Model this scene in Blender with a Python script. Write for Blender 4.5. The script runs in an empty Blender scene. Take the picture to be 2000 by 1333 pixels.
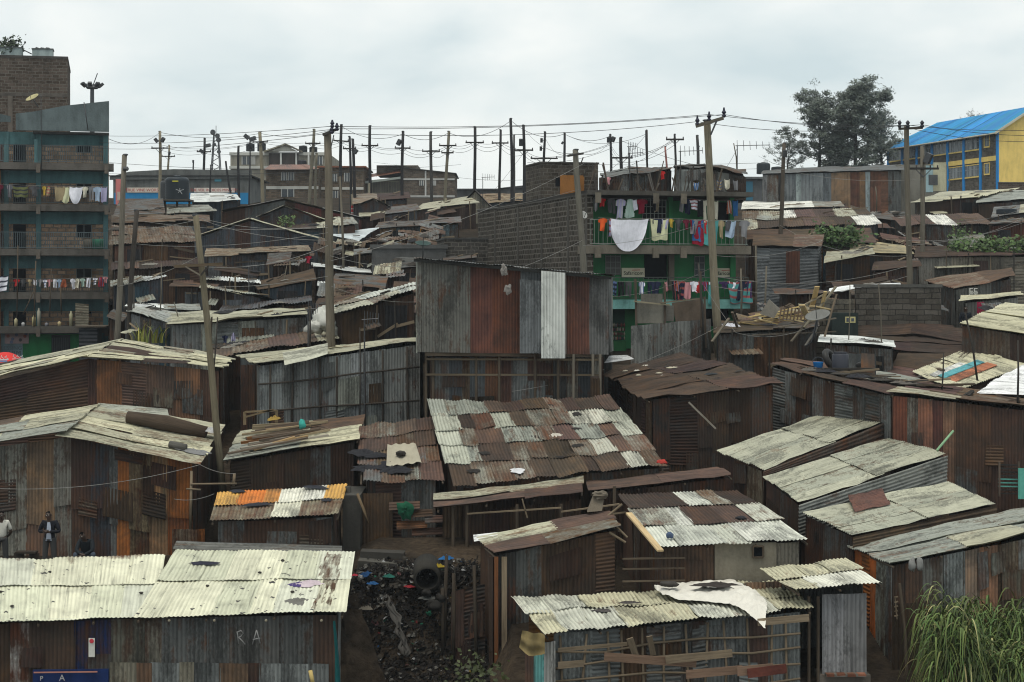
import bpy, math, random
from mathutils import Vector, Matrix, noise
R = random.Random(7)
sc = bpy.context.scene
COL = sc.collection
F = 3600.0; HY = 560.0            # focal length in photo pixels, horizon row of the level camera

def P(px, py, Y):                  # a point at distance Y along the ray of the photo's pixel
    return Vector(((px - 1000.0) / F * Y, Y, (HY - py) / F * Y))

def lerp(a, b, t): return a + (b - a) * t
def bil(q, u, v):                  # q = FL, FR, BR, BL
    return q[0] * ((1-u)*(1-v)) + q[1] * (u*(1-v)) + q[2] * (u*v) + q[3] * ((1-u)*v)

# ---------------------------------------------------------------- terrain
PROF = [(20,-11.2),(40,-10.4),(44,-9.95),(47,-9.5),(50,-8.7),(53,-8.25),(57,-7.8),(60,-7.2),(70,-5.2),(80,-3.5),
        (90,-1.9),(110,0.8),(130,3.1),(160,6.6),(200,9.6),(260,12.0),(340,12.0),(600,4.0),(3000,-40.0)]
def sm(a, b, t):
    t = max(0.0, min(1.0, (t - a) / (b - a))); return t*t*(3-2*t)
def gz(x, y):
    z = PROF[-1][1]
    for (a, za), (b, zb) in zip(PROF, PROF[1:]):
        if y <= b:
            t = max(0.0, (y - a) / (b - a)); z = lerp(za, zb, t); break
    w = (1 - sm(-8.4, -7.4, x)) * sm(49.5, 51.5, y) * (1 - sm(58.5, 60.5, y))
    z = lerp(z, -8.4, w)
    w = sm(-4.7, -4.1, x) * (1 - sm(-0.9, -0.1, x))
    z -= 1.5 * w * (1 - sm(49.2, 51.2, y)) * sm(38, 42, y)
    z += 0.55 * w * sm(49.6, 51.4, y) * (1 - sm(54, 58, y))
    z -= 1.0 * sm(11.5, 14, x) * sm(46, 52, y) * (1 - sm(60, 66, y))
    z -= 5.6 * (1 - sm(-22, -14, x)) * sm(78, 96, y) * (1 - sm(124, 150, y))
    z -= 1.6 * sm(2.5, 4, x) * (1 - sm(11, 15, x)) * sm(80, 86, y) * (1 - sm(90, 100, y))
    return z

# ---------------------------------------------------------------- materials
MATS = {}
def nt(name):
    m = bpy.data.materials.new(name); m.use_nodes = True
    t = m.node_tree
    return m, t, t.nodes['Principled BSDF']
def N(t, kind, **kw):
    n = t.nodes.new(kind)
    for k, v in kw.items():
        if k in n.inputs.keys() if hasattr(n.inputs, 'keys') else False: n.inputs[k].default_value = v
        else: setattr(n, k, v)
    return n
def L(t, a, b): t.links.new(a, b)
def attr(t, name):
    n = t.nodes.new('ShaderNodeAttribute'); n.attribute_name = name; return n
def mapping(t, src, scale, loc=(0,0,0)):
    n = t.nodes.new('ShaderNodeMapping'); n.inputs['Scale'].default_value = scale; n.inputs['Location'].default_value = loc
    L(t, src, n.inputs['Vector']); return n.outputs[0]
def nz(t, vec, scale, detail=4, rough=.6, dist=0.0):
    n = t.nodes.new('ShaderNodeTexNoise'); n.inputs['Scale'].default_value = scale; n.inputs['Detail'].default_value = detail
    n.inputs['Roughness'].default_value = rough; n.inputs['Distortion'].default_value = dist
    L(t, vec, n.inputs['Vector']); return n.outputs[0]
def mth(t, op, a, b=None, clamp=False):
    n = t.nodes.new('ShaderNodeMath'); n.operation = op; n.use_clamp = clamp
    for i, x in enumerate((a, b)):
        if x is None: continue
        if isinstance(x, (int, float)): n.inputs[i].default_value = x
        else: L(t, x, n.inputs[i])
    return n.outputs[0]
def ramp(t, fac, pts):
    n = t.nodes.new('ShaderNodeValToRGB'); e = n.color_ramp.elements
    while len(e) < len(pts): e.new(0.5)
    for k, (p, c) in enumerate(pts):
        e[k].position = p; e[k].color = (c, c, c, 1) if isinstance(c, (int, float)) else (*c, 1)
    L(t, fac, n.inputs[0]); return n.outputs[0]
def mix(t, fac, a, b, mode='MIX'):
    n = t.nodes.new('ShaderNodeMix'); n.data_type = 'RGBA'; n.blend_type = mode
    for s, x in ((n.inputs[0], fac), (n.inputs[6], a), (n.inputs[7], b)):
        if isinstance(x, (int, float)): s.default_value = x
        elif isinstance(x, tuple): s.default_value = (*x, 1)
        else: L(t, x, s)
    return n.outputs[2]
def bump(t, h, dist, bs, strength=1.0):
    n = t.nodes.new('ShaderNodeBump'); n.inputs['Distance'].default_value = dist; n.inputs['Strength'].default_value = strength
    L(t, h, n.inputs['Height']); L(t, n.outputs[0], bs.inputs['Normal'])

def tin_mat(name, speck=0.0, flat=False):
    """weathered corrugated iron: Col = sheet colour, Col alpha = how far the rust has spread"""
    m, t, bs = nt(name)
    c = attr(t, 'Col'); uv = attr(t, 'uvm').outputs['Vector']
    streak = nz(t, mapping(t, uv, (5.0, .55, 1.0)), 1.0, 5, .65)
    blot = nz(t, mapping(t, uv, (1.3, 1.1, 1.0), (3, 7, 1)), 1.0, 5, .62, .6)
    fine = nz(t, mapping(t, uv, (22, 9, 1.0)), 1.0, 3, .6)
    s = mth(t, 'ADD', mth(t, 'MULTIPLY', streak, .5), mth(t, 'MULTIPLY', blot, .5))
    s = mth(t, 'ADD', s, mth(t, 'MULTIPLY', mth(t, 'SUBTRACT', fine, .5), .16))
    r = mth(t, 'ADD', s, mth(t, 'SUBTRACT', mth(t, 'MULTIPLY', c.outputs['Alpha'], .62), .30))
    rm = ramp(t, r, [(.40, 0.0), (.47, .55), (.60, 1.0)])
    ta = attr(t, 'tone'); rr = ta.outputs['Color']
    rustc = ramp(t, mth(t, 'ADD', mth(t, 'MULTIPLY', blot, .6), mth(t, 'MULTIPLY', streak, .4)), [(.30, (.42, .46, .52)), (.46, (.85, .85, .88)), (.56, (1.12, 1.05, 1.0)), (.66, (1.45, 1.22, 1.0)), (.78, (.7, .75, .85))])
    rustc = mix(t, 1.0, rustc, rr, 'MULTIPLY')
    rib_shade = ramp(t, ta.outputs['Alpha'], [(.0, .80 if speck else .64), (.42, .95), (1.0, 1.06)])  # shade painted into the corrugation valleys so ribs read under flat light
    dirt = ramp(t, mth(t, 'ADD', mth(t, 'MULTIPLY', blot, .55), mth(t, 'MULTIPLY', streak, .45)), [(.30, .38), (.43, .80), (.56, 1.0), (.75, 1.14)])
    soot = ramp(t, mth(t, 'ADD', mth(t, 'MULTIPLY', nz(t, mapping(t, uv, (1.15, .30, 1.0), (11, 4, 2)), 1.0, 6, .68, .8), .75), mth(t, 'MULTIPLY', fine, .25)), [(.0, 1.0), (.50, 1.0), (.57, .55), (.70, .22)])
    line = ramp(t, nz(t, mapping(t, uv, (13.0, .35, 1.0), (2, 8, 5)), 1.0, 4, .7), [(.30, .50), (.44, .94), (.62, 1.0), (.75, 1.1)])
    dirt = mix(t, 1.0, dirt if speck else mix(t, 1.0, dirt, soot, 'MULTIPLY'), line, 'MULTIPLY')
    base = mix(t, 1.0, c.outputs['Color'], dirt, 'MULTIPLY')
    col = mix(t, 1.0, mix(t, rm, base, rustc), rib_shade, 'MULTIPLY')
    if speck:
        vo = t.nodes.new('ShaderNodeTexVoronoi'); vo.inputs['Scale'].default_value = 1.0; vo.inputs['Randomness'].default_value = 1.0
        L(t, mapping(t, uv, (4.6, 4.6, 0.0)), vo.inputs['Vector'])
        patch = nz(t, mapping(t, uv, (.5, .5, 0.0)), 1.0, 2)
        thr = mth(t, 'MULTIPLY', mth(t, 'SUBTRACT', patch, .32), 1.55 * speck)
        rad = mth(t, 'MULTIPLY', thr, mth(t, 'POWER', vo.outputs['Color'], 2.0))
        spot = mth(t, 'LESS_THAN', vo.outputs['Distance'], rad)
        col = mix(t, spot, col, (.035, .03, .026))
    L(t, col, bs.inputs['Base Color'])
    L(t, ramp(t, rm, [(0, .5), (1, .9)]), bs.inputs['Roughness'])
    bs.inputs['Specular IOR Level'].default_value = .2
    if not speck:
        tco = t.nodes.new('ShaderNodeTexCoord'); ow = tco.outputs['Object']
        mud = ramp(t, mth(t, 'ADD', mth(t, 'MULTIPLY', nz(t, mapping(t, ow, (.8, .8, .8)), 1.0, 6, .66, .5), .8), mth(t, 'MULTIPLY', fine, .2)), [(.0, 0.0), (.48, 0.0), (.58, .62), (.75, .85)])
        t.links.remove(bs.inputs['Base Color'].links[0])
        L(t, mix(t, mth(t, 'MULTIPLY', mud, mth(t, 'ADD', mth(t, 'MULTIPLY', rm, .55), .10)), col, (.034, .031, .026)), bs.inputs['Base Color'])
    h = mth(t, 'ADD', mth(t, 'MULTIPLY', blot, 1.0), mth(t, 'MULTIPLY', fine, .12))
    bump(t, h, .09, bs, .6)
    return m

def paint_mat(name, rough=.75, grime=1.0, scale=1.0, bumpd=.01):
    m, t, bs = nt(name)
    c = attr(t, 'Col'); uv = attr(t, 'uvm').outputs['Vector']
    a = nz(t, mapping(t, uv, (2.2*scale, .5*scale, 1)), 1.0, 5, .65)
    b = nz(t, mapping(t, uv, (.7*scale, .7*scale, 1), (5, 2, 0)), 1.0, 5, .6)
    f = nz(t, mapping(t, uv, (14*scale, 14*scale, 1)), 1.0, 3, .6)
    g = mth(t, 'ADD', mth(t, 'MULTIPLY', a, .45), mth(t, 'ADD', mth(t, 'MULTIPLY', b, .4), mth(t, 'MULTIPLY', f, .15)))
    d = ramp(t, g, [(.30, 1 - .72*grime), (.44, 1 - .32*grime), (.56, 1.0), (.7, 1 + .12*grime)])
    L(t, mix(t, 1.0, c.outputs['Color'], d, 'MULTIPLY'), bs.inputs['Base Color'])
    bs.inputs['Roughness'].default_value = rough; bs.inputs['Specular IOR Level'].default_value = .18
    bump(t, mth(t, 'ADD', f, b), bumpd, bs, .6)
    return m

def wood_mat(name):
    m, t, bs = nt(name)
    c = attr(t, 'Col'); uv = attr(t, 'uvm').outputs['Vector']
    a = nz(t, mapping(t, uv, (26, 1.3, 1)), 1.0, 5, .7, .3)
    b = nz(t, mapping(t, uv, (2.0, .8, 1), (1, 9, 0)), 1.0, 4, .6)
    d = ramp(t, mth(t, 'ADD', mth(t, 'MULTIPLY', a, .6), mth(t, 'MULTIPLY', b, .4)), [(.3, .38), (.47, .85), (.6, 1.1), (.75, 1.3)])
    L(t, mix(t, 1.0, c.outputs['Color'], d, 'MULTIPLY'), bs.inputs['Base Color'])
    bs.inputs['Roughness'].default_value = .88; bs.inputs['Specular IOR Level'].default_value = .1
    bump(t, a, .012, bs, .8)
    return m

def block_mat(name, bw=.42, bh=.2, mortar=(.10, .095, .085), msize=.016, var=.55):
    m, t, bs = nt(name)
    c = attr(t, 'Col'); uv = attr(t, 'uvm').outputs['Vector']
    wob = nz(t, mapping(t, uv, (1.7, 1.7, 1)), 1.0, 2)
    sh = t.nodes.new('ShaderNodeVectorMath'); sh.operation = 'ADD'
    cx = t.nodes.new('ShaderNodeCombineXYZ')
    L(t, mth(t, 'MULTIPLY', wob, .16), cx.inputs[0]); L(t, mth(t, 'MULTIPLY', wob, .11), cx.inputs[1])
    L(t, uv, sh.inputs[0]); L(t, cx.outputs[0], sh.inputs[1])
    br = t.nodes.new('ShaderNodeTexBrick'); L(t, sh.outputs[0], br.inputs['Vector'])
    br.inputs['Scale'].default_value = 1.0; br.inputs['Brick Width'].default_value = bw; br.inputs['Row Height'].default_value = bh
    br.inputs['Mortar Size'].default_value = msize; br.inputs['Mortar Smooth'].default_value = .3; br.inputs['Bias'].default_value = 0
    br.inputs['Color1'].default_value = (.55, .5, .45, 1); br.inputs['Color2'].default_value = (1.35, 1.3, 1.25, 1); br.inputs['Mortar'].default_value = (1, 1, 1, 1)
    st = mix(t, var, (1.0, 1.0, 1.0), br.outputs['Color'])
    a = nz(t, mapping(t, uv, (1.1, .35, 1)), 1.0, 5, .65)
    f = nz(t, mapping(t, uv, (11, 11, 1)), 1.0, 4, .65)
    g = ramp(t, mth(t, 'ADD', mth(t, 'MULTIPLY', a, .6), mth(t, 'MULTIPLY', f, .4)), [(.32, .42), (.5, .95), (.68, 1.25)])
    stone = mix(t, 1.0, mix(t, 1.0, c.outputs['Color'], st, 'MULTIPLY'), g, 'MULTIPLY')
    mo = mix(t, 1.0, mortar, g, 'MULTIPLY')
    L(t, mix(t, br.outputs['Fac'], stone, mo), bs.inputs['Base Color'])
    bs.inputs['Roughness'].default_value = .92; bs.inputs['Specular IOR Level'].default_value = .08
    h = mth(t, 'ADD', mth(t, 'MULTIPLY', br.outputs['Fac'], -.7), mth(t, 'MULTIPLY', f, .7))
    bump(t, h, .03, bs, .8)
    return m

def leaf_mat(name):
    m, t, bs = nt(name)
    c = attr(t, 'Col')
    L(t, c.outputs['Color'], bs.inputs['Base Color']); bs.inputs['Roughness'].default_value = .6
    bs.inputs['Specular IOR Level'].default_value = .3
    return m

def plain_mat(name, col, rough=.6, metal=0.0):
    m, t, bs = nt(name)
    tc = t.nodes.new('ShaderNodeTexCoord')
    f = nz(t, tc.outputs['Object'], 6.0, 4)
    L(t, mix(t, 1.0, col, ramp(t, f, [(.3, .7), (.65, 1.15)]), 'MULTIPLY'), bs.inputs['Base Color'])
    bs.inputs['Roughness'].default_value = rough; bs.inputs['Metallic'].default_value = metal
    if rough > .8: bs.inputs['Specular IOR Level'].default_value = 0.0
    return m

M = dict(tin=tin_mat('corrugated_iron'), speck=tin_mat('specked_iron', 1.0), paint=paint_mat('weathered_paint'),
         clean=paint_mat('faded_paint', .6, .45), cloth=paint_mat('cloth', .95, .35, 3.0, .02), wood=wood_mat('old_timber'),
         block=block_mat('stone_block', .42, .2, (.125, .115, .10), .022, .8), brick=block_mat('small_block', .50, .26, (.145, .132, .115), .036, .95),
         bigblock=block_mat('dressed_stone', .62, .235, (.03, .028, .025), .017, .8),
         concrete=paint_mat('stained_concrete', .93, 1.0, .8, .02), leaf=leaf_mat('leaf'),
         skin=plain_mat('skin', (.05, .028, .018), .55), wire=plain_mat('cable', (.02, .021, .023), .6),
         wirel=plain_mat('pale_cable', (.22, .215, .20), .7), hair=plain_mat('hair', (.008, .007, .007), .9),
         glass=plain_mat('window_glass', (.05, .06, .07), .12), dark=plain_mat('dark_opening', (.008, .009, .011), .9),
         plastic=paint_mat('tank_plastic', .45, .35, 1.0, .005), metal=plain_mat('galvanised_fitting', (.06, .062, .066), .5, .5))

def ground_mat():
    m, t, bs = nt('dirt_ground')
    tc = t.nodes.new('ShaderNodeTexCoord'); o = tc.outputs['Object']
    a = nz(t, mapping(t, o, (.35, .35, .35)), 1.0, 6, .65); f = nz(t, mapping(t, o, (5, 5, 5)), 1.0, 6, .7)
    c = ramp(t, a, [(.3, (.016, .013, .010)), (.5, (.034, .026, .019)), (.65, (.060, .044, .030))])
    L(t, mix(t, 1.0, c, ramp(t, f, [(.3, .45), (.6, 1.2)]), 'MULTIPLY'), bs.inputs['Base Color'])
    bs.inputs['Roughness'].default_value = .95; bs.inputs['Specular IOR Level'].default_value = .05; bump(t, f, .08, bs, 1.0)
    return m
M['ground'] = ground_mat()

# ---------------------------------------------------------------- mesh collector
ORG = {}
class MB:
    def __init__(s): s.v=[]; s.f=[]; s.c=[]; s.u=[]; s.t=[]
    def add(s, vs, fs, col, uv=None, tone=(1,1,1)):
        b = len(s.v); n = len(vs)
        s.v += [tuple(x) for x in vs]
        s.f += [tuple(i + b for i in q) for q in fs]
        if not isinstance(col, list) and len(col) == 3: col = (*col, 0.0)
        s.c += col if isinstance(col, list) else [col] * n
        s.t += tone if isinstance(tone, list) else [(*tone, 1.0)] * n
        s.u += uv if uv else [(x[0], x[2], x[1]) for x in vs]
    def build(s, name, mat, parent=None, smooth=False, loc=None):
        if not s.v: return None
        me = bpy.data.meshes.new(name)
        o = Vector(ORG[parent.name]) if parent else (Vector(loc) if loc is not None else Vector((0,0,0)))
        me.from_pydata([(a-o.x, b-o.y, c-o.z) for a, b, c in s.v], [], s.f)
        for nm, ty, dat in (('Col', 'FLOAT_COLOR', s.c), ('tone', 'FLOAT_COLOR', s.t), ('uvm', 'FLOAT_VECTOR', s.u)):
            at = me.attributes.new(nm, ty, 'POINT')
            at.data.foreach_set('color' if ty == 'FLOAT_COLOR' else 'vector', [x for q in dat for x in q])
        me.materials.append(M[mat] if isinstance(mat, str) else mat)
        if smooth: me.polygons.foreach_set('use_smooth', [True] * len(me.polygons))
        ob = bpy.data.objects.new(name, me); COL.objects.link(ob)
        if parent: ob.parent = parent
        else: ob.location = o
        ORG[ob.name] = tuple(o)
        return ob

def tag(o, label, cat, group=None, kind=None):
    if label: o['label'] = label
    if cat: o['category'] = cat
    if group: o['group'] = group
    if kind: o['kind'] = kind
    return o
def thing(name, label, cat, loc, group=None):
    o = bpy.data.objects.new(name, None); COL.objects.link(o); o.empty_display_size = .3
    o.location = loc; ORG[o.name] = tuple(loc)
    return tag(o, label, cat, group)

# ---------------------------------------------------------------- shapes
def sheet4(mb, c00, c10, c11, c01, nrm, col, rust=0.2, ridge='v', pitch=.1, amp=.015, nseg=4, rows=2, off=0.0, lift=0.0, sag=0.0, tone=None, ph=None, wav=0.0, stain=None, tk=(1,1,1)):
    """one corrugated sheet on four corners; ridges run along v (c00->c01) or along u"""
    lu = ((c10-c00).length + (c11-c01).length) / 2; lv = ((c01-c00).length + (c11-c10).length) / 2
    if lu < .02 or lv < .02: return
    ph = R.uniform(0, 6.28) if ph is None else ph
    if ridge == 'v': nu = max(2, int(lu / pitch * nseg)); nv = rows
    else: nv = max(2, int(lv / pitch * nseg)); nu = rows
    nu = min(nu, 160); nv = min(nv, 160)
    sd = R.uniform(0, 50); vs = []; us = []; hv = []
    su, sv = R.uniform(0, 30), R.uniform(0, 30)
    for j in range(nv + 1):
        v = j / nv
        for i in range(nu + 1):
            u = i / nu
            p = c00*((1-u)*(1-v)) + c10*(u*(1-v)) + c11*(u*v) + c01*((1-u)*v)
            w = (u*lu if ridge == 'v' else v*lv)
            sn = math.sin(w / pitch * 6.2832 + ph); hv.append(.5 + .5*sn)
            d = amp * sn + off + lift * (1 - v)
            if sag: d += sag * (noise.noise((p.x*.55, p.y*.55 + 9, p.z*.55)) + .5 * noise.noise((p.x*1.7, p.y*1.7, p.z*1.7 + 5)))
            if wav: d += wav * noise.noise((p.x*2.3 + sd, p.y*2.3, p.z*2.3))
            vs.append(p + nrm * d)
            us.append((su + u*lu, sv + v*lv, sd) if ridge == 'v' else (su + v*lv, sv + u*lu, sd))
    fs = [(j*(nu+1)+i, j*(nu+1)+i+1, (j+1)*(nu+1)+i+1, (j+1)*(nu+1)+i) for j in range(nv) for i in range(nu)]
    k = R.uniform(.88, 1.1)
    if tone is None:
        h = R.uniform(.75, 1.3); tone = (h, h * R.uniform(.9, 1.08), h * R.uniform(.88, 1.1))
        rc = col if rust >= .58 else (.085, .048, .030)
        tone = tuple(a * b * z for a, b, z in zip(tone, rc, tk))
    c4 = (col[0]*k, col[1]*k, col[2]*k, rust)
    cl = [(*c4[:3], rust + stain(v)) for v in vs] if stain else c4
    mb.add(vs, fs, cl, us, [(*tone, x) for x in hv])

def pick(pal):
    s = R.uniform(0, sum(p[2] for p in pal))
    for p in pal:
        s -= p[2]
        if s <= 0: return p
    return pal[-1]

def lod(Y): return (.105, .018, 4) if Y < 72 else ((.16, .026, 3) if Y < 112 else (.26, .02, 2))

def roof_quad(mb, q, pal, rows=2, sw=.8, ridge='v', sag=.05, lift=.03, edge=.12, over=.10, tilt=.015, grid=None, wav=.02, off0=0.0, stain=None, vrows=0, flat=1.0):
    """a roof plane of overlapping sheets; q = FL, FR, BR, BL"""
    fl, fr, br, bl = q
    n = ((fr - fl).cross(bl - fl)).normalized()
    if n.z < 0: n = -n
    Y = (fl.y + fr.y) / 2; pi, am, ns = lod(Y)
    am *= flat
    if ridge == 'u': pi, am = pi*1.9, am*1.5
    W = ((fr-fl).length + (br-bl).length) / 2; D = ((bl-fl).length + (br-fr).length) / 2
    for r in range(rows):
        v0, v1 = r / rows, (r + 1) / rows
        vv1 = min(1.0, v1 + over / rows)
        if ridge == 'v':
            nc = max(1, round(W / sw)); cuts = [0.0] + [(k + R.uniform(-.28, .28)) / nc for k in range(1, nc)] + [1.0]
        else:
            nc = max(1, round(W / (sw * 2.6))); cuts = [0.0] + [(k + R.uniform(-.2, .2)) / nc for k in range(1, nc)] + [1.0]
        for k in range(len(cuts) - 1):
            u0, u1 = cuts[k], min(1.0, cuts[k+1] + .05 / max(W, 1))
            c, ru, _ = (grid[r][k % len(grid[r])] if grid else pick(pal))
            e0 = R.uniform(-edge, edge * .4) / D if r == 0 else R.uniform(-edge, edge) / D * .4
            e1 = R.uniform(-edge * .5, edge) / D * .5 if r == rows - 1 else 0
            ea = R.uniform(-.5, .5) * edge / W if k == 0 else 0; eb = R.uniform(-.5, .5) * edge / W if k == len(cuts) - 2 else 0
            tk = R.uniform(-tilt, tilt)
            a = bil(q, u0 + ea, v0 + e0 - tk*.3); b = bil(q, u1 + eb, v0 + e0 + tk*.3)
            cc = bil(q, u1 + eb, vv1 + e1 + tk*.3); d = bil(q, u0 + ea, vv1 + e1 - tk*.3)
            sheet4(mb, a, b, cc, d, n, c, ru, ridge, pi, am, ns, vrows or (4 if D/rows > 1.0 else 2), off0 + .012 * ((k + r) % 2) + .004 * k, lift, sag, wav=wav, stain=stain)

def wall_line(mb, A, B, za, zb, out, pal, sw=.72, tiers=1, horiz=0.0, split=.5, gap=.0, off=0.0, cols=None, jag=.10, ridge=None):
    """a wall of upright sheets under the line A-B (3D), down to za / zb"""
    Y = (A.y + B.y) / 2; pi, am, ns = lod(Y)
    W = (Vector((B.x-A.x, B.y-A.y, 0))).length
    if W < .1: return
    nc = max(1, round(W / sw))
    cuts = [0.0] + [(k + R.uniform(-.3, .3)) / nc for k in range(1, nc)] + [1.0]
    if cols:
        s = sum(c[0] for c in cols); cuts = [0.0]
        for c in cols: cuts.append(cuts[-1] + c[0] / s)
    for k in range(len(cuts) - 1):
        t0, t1 = cuts[k], min(1.0, cuts[k+1] + .04 / W)
        a, b = A.lerp(B, t0), A.lerp(B, t1)
        z0, z1 = lerp(za, zb, t0), lerp(za, zb, t1)
        lo_a, lo_b = Vector((a.x, a.y, z0)), Vector((b.x, b.y, z1))
        sp = [0, 1] if tiers == 1 else [0, split + R.uniform(-.10, .10), 1] if tiers == 2 else [0, .36 + R.uniform(-.08, .06), .68 + R.uniform(-.06, .08), 1]
        for j in range(len(sp) - 1):
            c, ru, _ = pick(pal)
            if cols and cols[k][1]: c, ru = cols[k][1], cols[k][2]
            kk = R.uniform(1.0, 1.25) if cols and cols[k][1] else R.uniform(.8, 1.15) if ru <= .36 else R.uniform(.68, 1.15); c = tuple(x * kk for x in c)
            s0, s1 = sp[j], min(1.0, sp[j+1] + (.05 if tiers > 1 else 0))
            hz = R.random() < horiz
            ja, jb = R.uniform(-jag, jag), R.uniform(-jag, jag)
            jz = 0 if j == 0 else 1
            p0 = lo_a.lerp(a, s0) + Vector((0,0,ja*jz)); p1 = lo_b.lerp(b, s0) + Vector((0,0,jb*jz))
            p2 = lo_b.lerp(b, s1) - Vector((0,0,abs(jb)*.3)); p3 = lo_a.lerp(a, s1) - Vector((0,0,abs(ja)*.3))
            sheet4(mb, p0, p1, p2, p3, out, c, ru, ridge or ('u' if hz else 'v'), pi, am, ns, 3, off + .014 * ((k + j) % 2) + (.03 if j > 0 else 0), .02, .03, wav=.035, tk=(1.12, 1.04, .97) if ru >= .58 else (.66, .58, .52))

def wall_patches(mb, A, B, za, zb, out, pal, n):
    """odd smaller sheets nailed over a wall at slight angles"""
    W = (B - A).length; pi, am, ns = lod(A.y)
    for k in range(n):
        t = R.uniform(.03, .8); w = R.uniform(.3, .95) / W; t1 = min(.99, t + w)
        a, b = A.lerp(B, t), A.lerp(B, t1); H0 = min(a.z - lerp(za, zb, t), b.z - lerp(za, zb, t1))
        hh = R.uniform(.35, 1.1); top = R.uniform(.05, max(.1, min(H0 - hh, 2.6))); sk = R.uniform(-.07, .07) * (b-a).length
        c, ru, _ = pick(pal if R.random() < .6 else P_PATCH); kk = R.uniform(.5, .95); c = tuple(x * kk for x in c)
        z = Vector((0, 0, 1))
        p3, p2 = a - z*(top + sk), b - z*(top - sk); p0, p1 = p3 - z*hh*R.uniform(.9, 1.1) + (b-a)*R.uniform(-.06, .06), p2 - z*hh*R.uniform(.9, 1.1)
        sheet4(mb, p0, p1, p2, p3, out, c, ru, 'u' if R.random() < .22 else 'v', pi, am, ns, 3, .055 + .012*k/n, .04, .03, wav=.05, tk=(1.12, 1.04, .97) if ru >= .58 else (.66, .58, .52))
P_PATCH = [((.17,.178,.172),.35,3), ((.10,.104,.10),.5,3), ((.086,.058,.042),.8,1.5), ((.046,.031,.023),.9,2), ((.22,.20,.15),.45,1), ((.13,.115,.09),.55,1.5)]

def bar(mb, p, q, w=.05, h=None, col=(.1,.08,.06), up=(0,0,1)):
    p, q = Vector(p), Vector(q); h = w if h is None else h
    d = (q - p); ln = d.length
    if ln < 1e-4: return
    d /= ln; up = Vector(up)
    if abs(d.dot(up)) > .98: up = Vector((0,1,0))
    s = d.cross(up).normalized() * (w/2); t = s.cross(d).normalized() * (h/2)
    vs = [p-s-t, p+s-t, p+s+t, p-s+t, q-s-t, q+s-t, q+s+t, q-s+t]
    a, b = R.uniform(0, 20), R.uniform(0, 20); sd = R.uniform(0, 50)
    us = [(a, b, sd), (a+w, b, sd), (a+w+h, b, sd), (a+w*2+h, b, sd), (a, b+ln, sd), (a+w, b+ln, sd), (a+w+h, b+ln, sd), (a+w*2+h, b+ln, sd)]
    k = R.uniform(.85, 1.15)
    mb.add(vs, [(3,2,1,0), (4,5,6,7), (0,1,5,4), (1,2,6,5), (2,3,7,6), (3,0,4,7)], tuple(c*k for c in col[:3]), us)

def tube(mb, pts, rads, col=(.1,.08,.06), n=8, caps=True):
    pts = [Vector(p) for p in pts]
    if isinstance(rads, (int, float)): rads = [rads] * len(pts)
    vs, us = [], []; ln = 0; sd = R.uniform(0, 50)
    for i, p in enumerate(pts):
        d = (pts[min(i+1, len(pts)-1)] - pts[max(i-1, 0)]).normalized()
        up = Vector((0,0,1)) if abs(d.z) < .9 else Vector((0,1,0))
        s = d.cross(up).normalized(); t = s.cross(d)
        if i: ln += (p - pts[i-1]).length
        for k in range(n):
            a = 6.28318 * k / n
            vs.append(p + (s * math.cos(a) + t * math.sin(a)) * rads[i]); us.append((a * max(rads), ln, sd))
    fs = [(i*n+k, i*n+(k+1) % n, (i+1)*n+(k+1) % n, (i+1)*n+k) for i in range(len(pts)-1) for k in range(n)]
    if caps: fs += [tuple(range(n))[::-1], tuple(range((len(pts)-1)*n, len(pts)*n))]
    mb.add(vs, fs, col, us)

def lathe(mb, base, prof, col, n=20, axis=(0,0,1)):
    ax = Vector(axis).normalized(); s = ax.orthogonal().normalized(); t = ax.cross(s)
    base = Vector(base); vs = []; us = []; sd = R.uniform(0, 50)
    for r, h in prof:
        for k in range(n):
            a = 6.28318*k/n; vs.append(base + ax*h + (s*math.cos(a) + t*math.sin(a))*r); us.append((a*max(.1, r), h, sd))
    m = len(prof)
    fs = [(i*n+k, i*n+(k+1) % n, (i+1)*n+(k+1) % n, (i+1)*n+k) for i in range(m-1) for k in range(n)]
    fs += [tuple(range(n))[::-1], tuple(range((m-1)*n, m*n))]
    mb.add(vs, fs, col, us)

def lump(mb, c, r, col, flat=.5, n=12, rough=.45, sx=1.0):
    """an irregular rounded lump (stone, filled sack)"""
    c = Vector(c); sd = R.uniform(0, 99); vs = []; m = max(5, n*2//3)
    for i in range(m+1):
        th = math.pi*i/m
        for k in range(n):
            a = 6.28318*k/n
            d = Vector((math.sin(th)*math.cos(a), math.sin(th)*math.sin(a), math.cos(th)))
            rr = r*(1 + rough*noise.noise(d*1.4 + Vector((sd, 0, 0))) + rough*.6*noise.noise(d*3.7 + Vector((0, sd, 0))))
            vs.append(c + Vector((d.x*rr*sx, d.y*rr, max(-.8, d.z)*rr*flat)))
    fs = [(i*n+k, i*n+(k+1) % n, (i+1)*n+(k+1) % n, (i+1)*n+k) for i in range(m) for k in range(n)]
    mb.add(vs, fs, col)

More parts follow.
